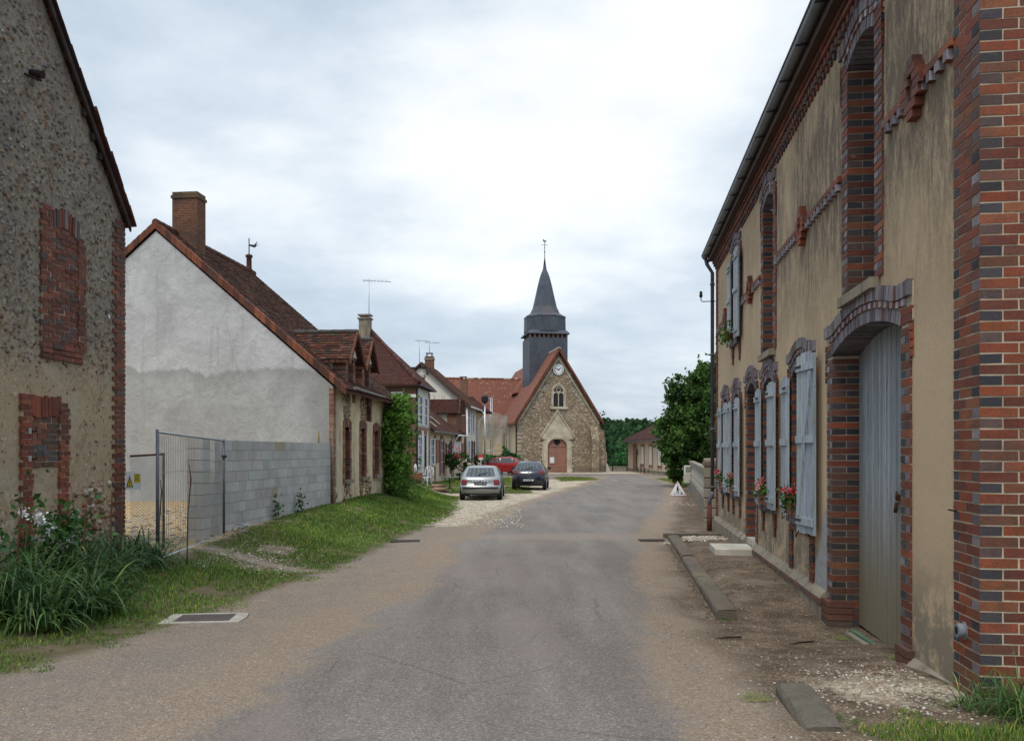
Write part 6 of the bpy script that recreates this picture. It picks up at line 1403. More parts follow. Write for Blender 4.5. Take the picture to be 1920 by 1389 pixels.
# clock
yk = -.05; kz = 9.62; m1 = MB(); m1.lathe([(.52, 0), (.52, .06), (.49, .07)], (0, 0, 0), 40); m1.v = [(v[0], -v[2] - .0, v[1] + kz) for v in m1.v]; m1.f = [tuple(reversed(q)) for q in m1.f]; mat('clock_white', None, .5, color=(.80, .82, .84)); cko = m1.build('clock', M_('clock_white'), CH)
m1 = MB(); m1.lathe([(.56, 0), (.56, .04), (.50, .045)], (0, 0, 0), 40); m1.v = [(v[0], -v[2] + .0, v[1] + kz) for v in m1.v]; m1.f = [tuple(reversed(q)) for q in m1.f]; m1.build('clock_rim', M_('dark_metal'), cko)
NUM = ['XII', 'I', 'II', 'III', 'IIII', 'V', 'VI', 'VII', 'VIII', 'IX', 'X', 'XI']
m1 = MB()
for i, s in enumerate(NUM):
    a = i * math.pi / 6; M = Matrix.Translation((math.sin(a) * .385, 0, math.cos(a) * .385 + kz)) @ Matrix.Rotation(a, 4, 'Y'); wds = {'I': .035, 'V': .07, 'X': .07}; tot = sum(wds[c] for c in s); x = -tot / 2
    for c in s:
        w_ = wds[c]; ym, y1 = -.085, -.079
        if c == 'I': m1.box(x + .01, x + .027, ym, y1, -.06, .06, M=M)
        elif c == 'V': m1.prism([(x, .06), (x + w_ / 2 - .007, -.06), (x + w_ / 2 + .007, -.06), (x + .018, .06)], ym, y1, 'y', M=M); m1.prism([(x + w_ - .012, .06), (x + w_ / 2 - .004, -.06), (x + w_ / 2 + .004, -.06), (x + w_, .06)], ym, y1, 'y', M=M)
        else: m1.prism([(x, .06), (x + w_ - .018, -.06), (x + w_, -.06), (x + .018, .06)], ym, y1, 'y', M=M); m1.prism([(x + w_ - .012, .06), (x, -.06), (x + .008, -.06), (x + w_, .06)], ym - .002, y1, 'y', M=M)
        x += w_
m1.build('numerals', M_('black'), cko)
for ang_, L_, w_, nm in ((math.radians(-66), .38, .026, 'minute_hand'), (math.radians(49), .27, .036, 'hour_hand')):
    M = Matrix.Translation((0, 0, kz)) @ Matrix.Rotation(ang_, 4, 'Y'); MB().prism([(-w_, -.09), (w_, -.09), (w_ * .7, L_), (0, L_ + .05), (-w_ * .7, L_)], -.098 if 'min' in nm else -.108, -.090 if 'min' in nm else -.099, 'y', M=M).build(nm, M_('black'), cko)
# gothic window
def gothic(w_, h, rise, n=10):
    P = [(-w_, 0), (w_, 0), (w_, h)]
    for i in range(1, n): a = i / n; P.append((w_ * math.cos(a * math.pi / 2) ** .9, h + rise * math.sin(a * math.pi / 2)))
    P.append((0, h + rise)); P += [(-x, z) for x, z in P[3:-1][::-1]] + [(-w_, h)]; return P
def ringp(mb, outer, inner, y0, y1, zc_, xc=0, col=(1, 1, 1)):
    n = len(outer)
    for i in range(n):
        j = (i + 1) % n; mb.prism([(outer[i][0] + xc, outer[i][1] + zc_), (outer[j][0] + xc, outer[j][1] + zc_), (inner[j][0] + xc, inner[j][1] + zc_), (inner[i][0] + xc, inner[i][1] + zc_)], y0, y1, 'y', col)
wz_ = 6.15; go = gothic(.68, 1.35, .80); gi = gothic(.48, 1.30, .58); gm = gothic(.60, 1.33, .70)
m1 = MB(); ringp(m1, go, gm, -.10, .05, wz_); ringp(m1, gm, gi, -.05, .1, wz_); wn_ = m1.build('tracery_window', M_('limestone'), CH)
MB().prism([(x, z + wz_) for x, z in gothic(.5, 1.30, .6)], -.012, -.004, 'y').build('pane', M_('leaded_glass'), wn_)
m1 = MB(); m1.box(-.04, .04, -.045, -.013, wz_, wz_ + 1.30)
for xc in (-.25, .25):
    for sg in (-1, 1): m1.prism([(xc + sg * .24, wz_ + 1.12), (xc + sg * .24, wz_ + 1.42), (xc, wz_ + 1.42)], -.044, -.014, 'y')
m1.tube([(math.cos(a) * .2, -.03, wz_ + 1.58 + math.sin(a) * .17) for a in [i * math.pi / 6 for i in range(13)]], .035, 5); m1.box(-.4, .4, -.043, -.015, wz_ + 1.30, wz_ + 1.36); m1.build('mullion', M_('limestone'), wn_)
MB().box(-.85, .85, -.16, .0, wz_ - .22, wz_ - .0).build('sill', M_('limestone'), wn_)
# portal
def arc(w_, h, r_, n=12): return [(-w_, 0), (w_, 0), (w_, h)] + [(w_ * math.cos(math.pi * i / n), h + r_ * math.sin(math.pi * i / n)) for i in range(1, n)] + [(-w_, h)]
pc_ = -.15; m1 = MB(); m1.prism([(pc_ - 1.55, 3.35), (pc_ - 1.45, 3.1), (pc_ + 1.45, 3.1), (pc_ + 1.55, 3.35), (pc_, 5.75)], -.22, .0, 'y'); po = m1.build('portal', M_('limestone'), CH)
m1 = MB(); ringp(m1, arc(1.28, 2.45, 1.05), arc(.93, 2.40, .80), -.26, .02, 0, pc_); ringp(m1, arc(1.42, 2.5, 1.18), arc(1.285, 2.46, 1.06), -.16, .02, 0, pc_); m1.build('door_surround', M_('limestone'), po)
m1 = MB(); m1.prism([(pc_ - 1.6, 3.28), (pc_, 5.72), (pc_, 5.90), (pc_ - 1.7, 3.32)], -.32, -.22, 'y'); m1.prism([(pc_ + 1.6, 3.28), (pc_ + 1.7, 3.32), (pc_, 5.90), (pc_, 5.72)], -.32, -.22, 'y'); m1.build('gablet_moulding', M_('limestone'), po)
m1 = MB(); dp_ = arc(.94, 2.42, .80); m1.prism([(x + pc_, z) for x, z in dp_], -.06, -.02, 'y'); dr_ = m1.build('church_door', M_('brown_door'), CH)
m1 = MB(); m1.box(pc_ - .92, pc_ + .92, -.10, -.061, 2.38, 2.46); m1.box(pc_ - .02, pc_ + .02, -.085, -.061, 0, 2.38); [m1.box(pc_ - .9, pc_ + .9, -.072, -.061, z, z + .02) for z in (.5, 1.2, 1.8)]; m1.build('door_rails', M_('brown_door'), dr_)
m1 = MB(); [m1.lathe([(.19, 0), (.19, .02)], (0, 0, 0), 14, M=Matrix.Translation((pc_ + a * .14, -.085, 2.86 + b * .12)) @ Matrix.Rotation(R(90), 4, 'X')) for a, b in ((-1, 0), (1, 0), (0, 1), (0, -1))]; m1.build('quatrefoil', M_('black'), dr_)
m1 = MB(); m1.box(pc_ - .72, pc_ - .26, -.12, -.075, .85, 1.45); nb_ = m1.build('notice_board', M_('pale_concrete'), dr_); MB().box(pc_ - .67, pc_ - .31, -.126, -.121, .9, 1.4).build('notice', M_('white_paint'), nb_)
# pale quoin stones
m1 = MB()
for xs_, pr in ((pc_ - 1.28, -1), (pc_ + 1.28, 1)):
    z = .1; k = 0
    while z < 2.9: L_ = random.uniform(.22, .5); a = xs_ + (pr * L_ if pr > 0 else -L_); m1.box(min(xs_, a), max(xs_, a), -.06, .0, z, z + .24, jit((.50, .44, .34), .15)); z += random.uniform(.27, .5)
z = .2
while z < 4.6: L_ = random.uniform(.25, .6); m1.box(-3.93, -3.93 + L_, -.04, .0, z, z + .26, jit((.46, .40, .31), .18)); z += random.uniform(.28, .42)
for _ in range(46):
    q = random.random(); sg = random.choice((-1, 1)); z = 4.6 + q * 5.2; x = sg * (3.75 * (1 - (z - 4.5) / 6.1)) - sg * random.uniform(.15, .5); m1.box(x - .14, x + .14, -.03, .0, z, z + .13, jit((.58, .52, .42), .12))
m1.build('quoin_stones', M_('stonebits'), CH)
# right-hand buttresses
for (x0, x1, y0, zt, sl2, d) in ((3.05, 3.75, -.75, 3.1, 1.3, 0), (3.76, 4.45, .02, 3.0, 1.0, .8)):
    m1 = MB(); m1.prism([(y0, -.3), (.3 + d, -.3), (.3 + d, zt + sl2), (.02, zt + sl2), (y0, zt)], x0, x1, 'x'); m1.build('buttress', M_('churchstone'), CH)
m1 = MB(); m1.prism([(3.9, -.3), (5.0, -.3), (4.75, .9), (4.62, 3.2), (3.96, 4.9), (3.9, 4.9)], .30, 1.2, 'y'); m1.build('buttress', M_('churchstone'), CH)
m1 = MB(); m1.prism([(4.7, -.3), (5.3, -.3), (4.72, .95)], .2, .9, 'y'); m1.build('raking_footing', M_('pale_concrete'), CH)
MB().tube([(-3.96, .35, -.2), (-3.96, .35, 4.3), (-4.2, .3, 4.6)], .06, 8, (.16, .08, .06)).build('downpipe', M_('rust'), CH)
MB().tube([(-4.0, 7.6, -.2), (-4.0, 7.6, 4.6)], .06, 8, (.16, .08, .06)).build('downpipe', M_('rust'), CH)
# tower
TX, TY = 0.0, 6.3
m1 = MB(); m1.lathe([(2.72, 6.0), (2.72, 13.25)], (TX, TY, 0), 4, rot=math.pi / 4, smooth=False); tw = m1.build('bell_tower', M_('slate'), CH)
m1 = MB(); m1.lathe([(2.55, 13.25), (2.55, 13.75)], (TX, TY, 0), 4, rot=math.pi / 4, smooth=False); m1.build('belfry_void', M_('black'), tw)
for k in range(9):
    for sx in (0, 1):
        x = -1.85 + k * .4625; m1 = MB(); (m1.box(x - .07, x + .07, TY - 1.93, TY - 1.80, 13.25, 13.72) if sx == 0 else m1.box(1.80, 1.93, TY + x - .07, TY + x + .07, 13.25, 13.72)); m1.build('belfry_post', M_('brown_door'), tw)
q8 = math.pi / 8
m1 = MB(); m1.lathe([(3.0, 13.60), (2.98, 13.66), (2.60, 13.98)], (TX, TY, 0), 4, rot=math.pi / 4, smooth=False); m1.build('skirt_roof', M_('slate'), tw)
m1 = MB(); m1.lathe([(2.16, 13.9), (2.13, 15.45)], (TX, TY, 0), 8, rot=q8, smooth=False); m1.build('upper_drum', M_('slate'), tw)
m1 = MB(); m1.lathe([(2.18, 15.42), (2.16, 15.50), (1.55, 15.85), (1.24, 16.5), (.96, 17.7), (.72, 18.8), (.50, 19.6), (.36, 19.98), (.20, 20.35), (.12, 20.9)], (TX, TY, 0), 8, rot=q8, smooth=False); sp = m1.build('spire', M_('slate'), tw)
m1 = MB(); m1.lathe([(.13, 20.8), (.08, 21.2), (.035, 21.6), (.03, 23.1)], (TX, TY, 0), 8); m1.lathe([(.02, 0), (.07, .06), (.07, .10), (.02, .16)], (TX, TY, 22.05), 10); m1.lathe([(.02, 0), (.06, .05), (.02, .11)], (TX, TY, 22.55), 10); m1.tube([(TX - .32, TY, 22.85), (TX + .32, TY, 22.85)], .02, 6)
m1.prism([(TX - .20, 23.35), (TX - .10, 23.15), (TX + .10, 23.12), (TX + .22, 23.42), (TX + .10, 23.28), (TX - .06, 23.30), (TX - .14, 23.45)], TY - .02, TY + .02, 'y'); m1.build('weathercock', M_('dark_metal'), tw)
# side wing and rear parts
m1 = MB(); m1.box(-9.3, -3.86, 9.6, 16.0, -.3, 5.15); wg = m1.build('transept', M_('cream'), CH)
m1 = MB(); m1.prism([(8.9, 4.85), (12.7, 9.55), (16.6, 4.85), (16.6, 5.05), (12.7, 9.8), (8.9, 5.05)], -9.6, 1.0, 'x'); m1.build('transept_roof', M_('tile_red'), wg)
m1 = MB(); x = -9.6
while x < -1: m1.tube([(x, 12.7, 9.78), (x + .36, 12.7, 9.78)], .12, 8, jit(random.choice([(.58, .50, .42), (.30, .12, .08)]), .1)); x += .4
m1.build('ridge_tiles', M_('vtile'), wg)
m1 = MB(); m1.box(-9.5, -4.2, 8.72, 8.86, 4.82, 4.94); m1.build('gutter', M_('brown_door'), wg)
m1 = MB(); hip_roof(m1, -2.6, .5, 8.6, 13.0, 8.0, 11.2, (-.2, 10.5)); m1.build('tower_roof', M_('tile_nave'), CH)
# scaffolding with netting by the transept
sc = thing('scaffold', 'light scaffold with sagging protective netting against the cream church wall', 'scaffold', (-.35, 80.6, -.4), CHR)
for x in (-3.0, -1.6, -.2):
    for y in (0, 1.1): MB().tube([(x, y, 0), (x, y, 5.6 + (1.6 if x == -1.6 else 0))], .045, 6, (.30, .27, .25)).build('pole', M_('rust') if x > -1 else M_('galv'), sc)
for z in (2.0, 3.6, 5.2): MB().tube([(-3.2, 0, z), (0, 0, z)], .04, 6).build('ledger', M_('galv'), sc)
MB().box(-3.1, -.1, .05, 1.05, 3.62, 3.68).build('platform', M_('old_wood'), sc)
def f_net(t):
    return {'c': (0.40, 0.37, 0.32)}
mat('netting', f_net, .9); nt_ = MATS['netting'].node_tree; 
t_ = NT(nt_); bs = [n for n in t_.n if n.type == 'BSDF_PRINCIPLED'][0]; ou = [n for n in t_.n if n.type == 'OUTPUT_MATERIAL'][0]; tp_ = t_.new('ShaderNodeBsdfTransparent'); mxs = t_.new('ShaderNodeMixShader')
f__ = t_.ramp(t_.noise(t_.tc('Object'), 3, 5, .7), [(.3, .35), (.7, .8)]); t_.l.new(f__, mxs.inputs[0]); t_.l.new(tp_.outputs[0], mxs.inputs[1]); t_.l.new(bs.outputs[0], mxs.inputs[2]); t_.l.new(mxs.outputs[0], ou.inputs[0])
nt = MB(); N_ = 16
for seg in ((-3.1, -1.6, 2.9), (-1.6, -.1, 2.2)):
    for i in range(N_):
        for j in range(10):
            def pp_(i, j): u = i / N_; v = j / 10; x = seg[0] + (seg[1] - seg[0]) * u; top = 5.3 + (.5 * (1 - u) if seg[0] > -2 else .5 * u); bot = seg[2] + .5 * math.sin(u * 3.1) ; return (x, -.10 - .12 * math.sin(u * 9 + v * 3) * v, top - (top - bot) * v)
            nt.face([pp_(i, j), pp_(i + 1, j), pp_(i + 1, j + 1), pp_(i, j + 1)], smooth=True)
nt.build('netting', M_('netting'), sc)

# ------------------------------------------------------------------ low building on the right, beyond the bend
LB = thing('low_building', 'low beige building with brick trimmed openings and brown hipped roof beyond the bend', 'house', (11.8, 84.0, -.42), 0)
Lv = Vector((13.1 - 11.8, 66.0 - 84.0)); Ll = Lv.length; LB.rotation_euler = (0, 0, math.atan2(Lv.y, Lv.x))    # local x toward the camera along the front, y = into the building... left side faces the road
# local +y is to the right of travel reversed: the street front is the face at y=0 looking to -y
m1 = MB(); m1.box(0, Ll, 0, 8, -.4, 3.0); m1.build('wall', M_('pinkish'), LB)
m1 = MB(); hip_roof(m1, -.4, Ll + .4, -.45, 8.4, 2.98, 5.6, (3.6, 4), (Ll - 3.6, 4), .12); m1.build('roof', M_('tile_brown'), LB)
MB().box(-.02, Ll + .02, -.06, .0, -.4, .28).build('plinth', M_('plinth'), LB); MB().box(-.45, Ll + .4, -.52, -.46, 2.92, 3.04).build('gutter', M_('pipe_grey'), LB)
def lwin(x0, x1, z0, z1, m_='white_paint', nm='window'):
    o = MB().box(x0, x1, -.05, .0, z0, z1).build(nm, M_(m_), LB); q = MB(); q.box(x0 - .18, x0, -.04, .0, z0 - .3, z1 + .2); q.box(x1, x1 + .18, -.04, .0, z0 - .3, z1 + .2); q.box(x0 - .18, x1 + .18, -.045, .0, z1, z1 + .22); q.box(x0 - .18, x1 + .18, -.08, .0, z0 - .12, z0); q.build('brick_trim', M_('brick_red'), o); return o
lwin(2.6, 3.7, .05, 2.45, 'brown_door', 'entrance'); 
for x in (6.0, 9.2, 12.4, 15.2): lwin(x, x + 1.0, .75, 2.4, 'offwhite')
m1 = MB(); m1.box(Ll - .35, Ll + .03, -.04, .3, -.4, 2.9); m1.build('brick_quoin', M_('brick_red'), LB)
m1 = MB(); m1.tube([(4.4, -.12, .1), (4.4, -.12, 1.7), (4.7, -.12, 2.2)], .05, 6); m1.tube([(4.4, -.12, 1.6), (4.9, -.12, 1.85)], .04, 6); m1.build('wall_bracket', M_('dark_metal'), LB)
# slatted benches in front of it
def bench(loc, rz, label):
    b_ = thing('bench', label, 'bench', loc, rz, 'benches in front of the low building'); 
    MB().box(-.8, .8, -.2, .2, .42, .46).build('seat', M_('old_wood'), b_); m1 = MB(); m1.box(-.8, .8, .20, .24, .62, .86); m1.build('backrest', M_('old_wood'), b_)
    for x in (-.65, .65):
        m1 = MB(); m1.tube([(x, -.18, 0), (x, -.18, .42)], .025, 6); m1.tube([(x, .2, 0), (x, .22, .8)], .025, 6); m1.build('leg', M_('dark_metal'), b_)
px_ = lambda d, off: (11.8 + Lv.x / Ll * d - off, 84 + Lv.y / Ll * d)
for d, lb in ((7.5, 'weathered bench before the low building, farther from the road bend'), (10.2, 'weathered bench before the low building, nearer the garden tree')): x, y = px_(d, .7); bench((x, y, -.42), LB.rotation_euler[2] + math.pi, lb)
# metal gate between church and low building, with rails
gt_ = thing('metal_gate', 'thin metal gate in the gap between the church and the low building', 'gate', (10.1, 83.0, -.42), 0.05)
MB().tube([(0, 0, 0), (0, 0, 1.6)], .05, 8).build('post', M_('dark_metal'), gt_); MB().tube([(1.45, 0, 0), (1.45, 0, 1.6)], .05, 8).build('post', M_('dark_metal'), gt_)
m1 = MB(); [m1.tube([(0, 0, z), (1.45, 0, z)], .025, 6) for z in (.35, .75, 1.55)]; [m1.tube([(x * .145, 0, .35), (x * .145, 0, 1.55)], .008, 4) for x in range(1, 10)]; m1.build('rails', M_('dark_metal'), gt_)
o = MB().lathe([(.16, 0), (.14, 1.7), (.10, 1.85)], (0, 0, 0), 8).build('stone_post', M_('plinth')); o.location = (9.75, 86, -.45); tag(o, 'pale mossy stone post standing beside the metal gate', 'post')
# ------------------------------------------------------------------ plants, trees, cars and street furniture
def tree(name, label, cat, loc, clumps, leaf, mat_, trunk_h, tr=.16, n=9000, group=None, base=(1, 1, 1), asp=1.5, sub=26, dense=.17, rot=0.0, limbs=5, subr=.30, stray=.03):
    root = thing(name, label, cat, loc, rot, group)
    tot = sum(c[3] ** 2 for c in clumps); P_ = []; O_ = []; tips = []; T_ = []
    for (cx, cy, cz, r, *q) in clumps:
        rz_ = q[0] if q else r; k = max(6, int(sub * r ** 1.3)); each = int(n * r * r / tot / k)
        for _ in range(k):
            d = rng.normal(size=3); d /= np.linalg.norm(d); rr = r * rng.uniform(.55, 1.02); c = np.array([cx + d[0] * rr, cy + d[1] * rr, cz + d[2] * rr * rz_ / r]); s = subr * r * rng.uniform(.6, 1.3)
            p = rng.normal(size=(each, 3)); p /= np.linalg.norm(p, axis=1, keepdims=True) + 1e-9; p = p * (s * rng.uniform(.25, 1.1, (each, 1))) * np.array([1, 1, .75]); q_t = rng.uniform(.55, 1.5); T_.append(np.full(each, q_t)); P_.append(c + p); O_.append(d[None] * .8 + p / (s + 1e-6) * .6)
            if rng.random() < .12: tips.append(c)
        m_ = int(n * stray * r * r / tot); d = rng.normal(size=(m_, 3)); d /= np.linalg.norm(d, axis=1, keepdims=True); T_.append(rng.uniform(.7, 1.5, m_)); P_.append(np.array([cx, cy, cz]) + d * np.array([r, r, rz_]) * rng.uniform(.9, 1.22, (m_, 1))); O_.append(d)
    P_ = np.concatenate(P_); O_ = np.concatenate(O_); ok = P_[:, 2] > .12; leafcards('crown', P_[ok], leaf, M_(mat_), root, np.concatenate(T_)[ok][:, None] * np.array(base)[None], .35, O_[ok], asp)
    m1 = MB(); m1.tube([(0, 0, -.3), (.05, 0, trunk_h * .5), (0, .08, trunk_h)], [tr * 1.25, tr, tr * .7], 9)
    cs = sorted(clumps, key=lambda c: -c[3])[:limbs]
    for c in cs + [(*t_, .1) for t_ in tips[:limbs * 2]]: e = Vector(c[:3]); s = Vector((0, 0, trunk_h * .8)); m1.tube([s, s.lerp(e, .5) + Vector((0, 0, .15)), e], [tr * .5, tr * .3, tr * .1], 6)
    m1.build('trunk', M_('bark'), root); return root
tree('garden_tree', 'dark leafy tree leaning over the stone balustrade beside the brick house', 'tree', (11.2, 46.0, -.42), [(-1.9, 0, 3.1, 1.35), (-1.1, .2, 4.9, 1.5), (.3, 0, 6.2, 1.35), (.3, 0, 3.7, 2.0), (-1.0, .4, 2.2, 1.25, 1.0), (1.8, .3, 5.6, 2.0), (1.9, 0, 3.2, 1.9), (-.3, .1, 5.6, 1.2), (-.9, -.1, 1.25, 1.0, .9), (.3, -.3, 1.0, 1.0, .9), (1.2, -.5, 1.2, 1.1, .9), (-2.0, 0, 1.9, .95)], .20, 'leaf_dark', 2.2, .17, 46000, None, (1.35, 1.35, 1.2), 1.35, 34, subr=.27)
tree('garden_tree', 'pale green young tree at the low front edge of the dark crown', 'tree', (9.6, 47.2, -.42), [(0, 0, 1.0, .85, .8), (0, 0, 2.2, 1.05), (-.25, 0, 3.6, .95), (.1, 0, 4.5, .6)], .18, 'leaf_dark', 1.6, .05, 9000, None, (1.7, 1.7, 1.3), 1.3, 26)
tree('ivy_bush', 'dark ivy mass hanging behind the stone pillar and downpipe', 'bush', (6.9, 25.5, -.4), [(0, 0, 1.5, .75), (.3, .8, 2.4, .9), (.8, 1.5, 3.3, 1.0)], .11, 'leaf_dark', .6, .06, 9000, None, (.8, .9, .85))
# trees behind the church and the gap
for k, (x, y, h, r, b) in enumerate(((19.0, 122, 3.4, 3.0, (.62, .95, .8)), (14.6, 112, 2.6, 2.2, (1.0, 1.5, 1.1)), (25.5, 128, 4.0, 3.2, (.55, .8, .75)), (13.0, 135, 4.6, 3.2, (.5, .75, .7)))):
    tree('background_tree', ['dark round tree at the middle of the gap beyond the gate', 'light green low tree close behind the church buttress', 'deep green tree partly behind the low building roof', 'tall dark tree rising against the wooded hill right of the church'][k], 'tree', (x, y, -3.4), [(0, 0, h, r), (r * .6, .5, h * .75, r * .7), (-r * .5, -.3, h * .7, r * .7)], .42, 'leaf_wood', 2, .2, 3600, 'trees in the gap beyond the gate', (b[0] * 2.0, b[1] * 2.0, b[2] * 1.8), 1.4)
tree('conifer', 'thin dark conifer tip behind the right slope of the church roof', 'tree', (10.6, 97, -1.0), [(0, 0, 1.6 + i * .9, 1.15 - i * .14) for i in range(7)], .22, 'leaf_conifer', 5, .09, 3600, None, (.8, .8, .9), 2.4)
# shrubs along the church wall
for k, (px, Y, h, r, b, lb) in enumerate(((901, 70, 2.1, 1.15, (1.1, 1.5, 1), 'round green shrub beside the street lamp post'), (925, 71, 1.7, 1.0, (.9, 1.1, .9), 'dark low shrub behind the roof of the silver car'), (946, 70.5, 2.9, 1.0, (.9, 1.3, .9), 'spiky tall conifer shrub in front of the cream nave wall'), (961, 71, 2.2, .95, (.8, 1.0, .9), 'dark conifer shrub at the left corner of the church front'))):
    X = (px - 960) / FPX * Y; cl = [(0, 0, r * .7, r, r * .8), (.4, 0, r * .9, r * .7)] + ([(0, 0, r + i * .45, r * .6 - i * .13) for i in range(4)] if h > 2.5 else [(-.3, 0, h - .75, .6)])
    tree('shrub', lb, 'shrub', (X, Y, -.42), cl, .17, 'leaf_conifer', .5, .07, 3800, 'shrubs along the church', tuple(q * 1.9 for q in b), 2.0)
rb = tree('rose_bush', 'rose bush with pink and cream flowers at the end of the low cottage', 'bush', (-3.55, 55.5, -.2), [(0, 0, .8, .85), (.35, 0, 1.2, .55), (-.4, .2, 1.1, .6)], .13, 'leaf_vine', .5, .04, 2600, None, (.35, .45, .45), 1.3)
for nm, pc, cen in (('red_roses', (.65, .12, .15), (-.2, -.4, 1.6)), ('cream_roses', (.75, .62, .50), (.4, -.6, .9))):
    Pp = np.concatenate([rng.normal(size=(9, 3)) * .06 + np.array(cen) + rng.normal(size=3) * np.array([.4, .2, .28]) for _ in range(16)]); leafcards(nm, Pp, .12, M_('petal'), rb, pc, .2, aspect=1.05)
# wooded hill ---------------------------------------------------------------
def hill_z(X, Y): return -4.4 + 10.0 * np.clip((Y - 150) / 110, 0, 1) * (1 + .10 * np.sin(X * .045 + .6) + .05 * np.sin(X * .13)) 
hx, hy = np.meshgrid(np.linspace(-400, 400, 90), np.linspace(148, 420, 40)); hz = hill_z(hx, hy) - .4; ii = np.arange(hx.size).reshape(hx.shape)
me = bpy.data.meshes.new('hill'); me.from_pydata(np.stack([hx.ravel(), hy.ravel(), hz.ravel()], 1).tolist(), [], np.stack([ii[:-1, :-1], ii[:-1, 1:], ii[1:, 1:], ii[1:, :-1]], -1).reshape(-1, 4).tolist()); mat('hill_floor', None, .95, color=(.02, .04, .02)); me.materials.append(M_('hill_floor')); o = bpy.data.objects.new('hill', me); COL.objects.link(o); tag(o, kind='structure')
P_, O_, Cc = [], [], []
for k in range(1500):
    X = rng.normal(38, 16) if k < 620 else rng.uniform(-330, 330); Y = rng.uniform(152, 275); r = rng.uniform(2.2, 4.2); c = np.array([X, Y, float(hill_z(X, Y)) + r * .35]); n = 85 if k < 620 else 34
    d = rng.normal(size=(n, 3)); d[:, 2] = np.abs(d[:, 2]) * 1.1; d /= np.linalg.norm(d, axis=1, keepdims=True); P_.append(c + d * r * rng.uniform(.7, 1.05, (n, 1)) * np.array([1, 1, 1.15])); O_.append(d); Cc.append(np.full((n, 3), rng.uniform(.55, 1.6)) * np.array([1.5 + .5 * rng.random(), 1.6, 1.5]))
tag(leafcards('distant_wood', np.concatenate(P_), 1.15, M_('leaf_wood'), None, np.concatenate(Cc), .35, np.concatenate(O_), 1.2), 'distant wooded hillside beyond the village', 'wood', kind='stuff')

# strap-leaved plants in the left foreground ----------------------------------
def strap_leaves(n, L0, L1, wd, spread, el0, el1, bend, lean=(0, 0)):
    S = 8; az = rng.uniform(0, 6.28, n); L = rng.uniform(L0, L1, n); el = rng.uniform(el0, el1, n); bd = rng.uniform(.6, 1.3, n) * bend
    rr = spread * np.sqrt(rng.random(n)); a2 = rng.uniform(0, 6.28, n); p = np.stack([rr * np.cos(a2), rr * np.sin(a2), np.zeros(n) - .03], 1)
    kink = rng.random(n) < .25; kp = rng.integers(4, 7, n); V = []; side = np.stack([-np.sin(az), np.cos(az), np.zeros(n)], 1)
    for s in range(S + 1):
        t_ = s / S; w_ = wd * np.minimum(1, 2.2 * (1 - t_)) * (.75 + .25 * min(1, t_ * 4)); w_ = np.full(n, max(w_, .001))
        fold = np.array([0, 0, .15]) * w_[:, None]
        V += [p - side * w_[:, None] / 2 + fold, p + side * w_[:, None] / 2 + fold]
        el = el - bd / S * (0.4 + 1.5 * t_); el = np.where(kink & (kp == s), el - 1.1, el)
        dd = np.stack([np.cos(az) * np.cos(el) + lean[0] * t_, np.sin(az) * np.cos(el) + lean[1] * t_, np.sin(el)], 1); p = p + dd * (L / S)[:, None]
    V = np.stack(V, 1); base = np.arange(n)[:, None, None] * (2 * (S + 1)); F = base + np.array([[2 * s, 2 * s + 1, 2 * s + 3, 2 * s + 2] for s in range(S)])[None]
    V[:, :, 2] = np.maximum(V[:, :, 2], .01 + rng.uniform(0, .02, (n, 1)))
    return V.reshape(-1, 3), F.reshape(-1, 4), n, 2 * (S + 1)
def strap_clump(loc, label, n=150, L0=.5, L1=.95, wd=.024, spread=.20, group='strap leaved plants in the left foreground', tint=(1, 1, 1), name='daylily_clump', bend=1.9, el=(.75, 1.5), lean=(0, 0)):
    V, F, n, k = strap_leaves(n, L0, L1, wd, spread, el[0], el[1], bend, lean); c = rng.uniform(.6, 1.35, (n, 1)) * np.array([tint]); dry = rng.random(n) < .05; c[dry] = c[dry] * np.array([3.5, 2.2, 2.2])
    o = soup(name, V, F, np.repeat(c, k, axis=0), M_('leaf_strap'), None, loc, smooth=True); return tag(o, label, 'plant', group)
CLP = [(-4.75, 8.1, 'big arching clump nearest the road, beside the left picture edge', 210, 1.05), (-5.1, 8.75, 'arching clump just behind the nearest one, under the white flowers', 200, 1.05), (-4.45, 8.75, 'clump reaching out toward the manhole cover', 190, .85), (-4.85, 9.5, 'middle clump of the bed, before the small brick opening', 210, .95),
       (-5.3, 9.75, 'clump tight against the rubble wall below the brick jamb', 190, 1.0), (-5.1, 10.4, 'dark clump in front of the eroded stones at the wall foot', 200, .8), (-5.35, 8.2, 'clump at the extreme left, half out of the picture', 180, 1.1), (-5.3, 11.2, 'dense dark clump before the brick quoin', 220, .85), (-5.12, 11.5, 'rightmost clump, spilling at the foot of the fence post', 190, .85), (-4.5, 7.9, 'low front clump sprawling on the grass edge', 130, .75)]
for x, y, lb, n, s in CLP: strap_clump((x, y, float(gz(x, y))), 'strap leaved plant: ' + lb, n, .5 * s, 1.12 * s, .023, .24, bend=random.uniform(1.3, 2.0), tint=random.choice([(1, 1, 1), (.85, .95, .9), (1.05, 1.1, .9)]))
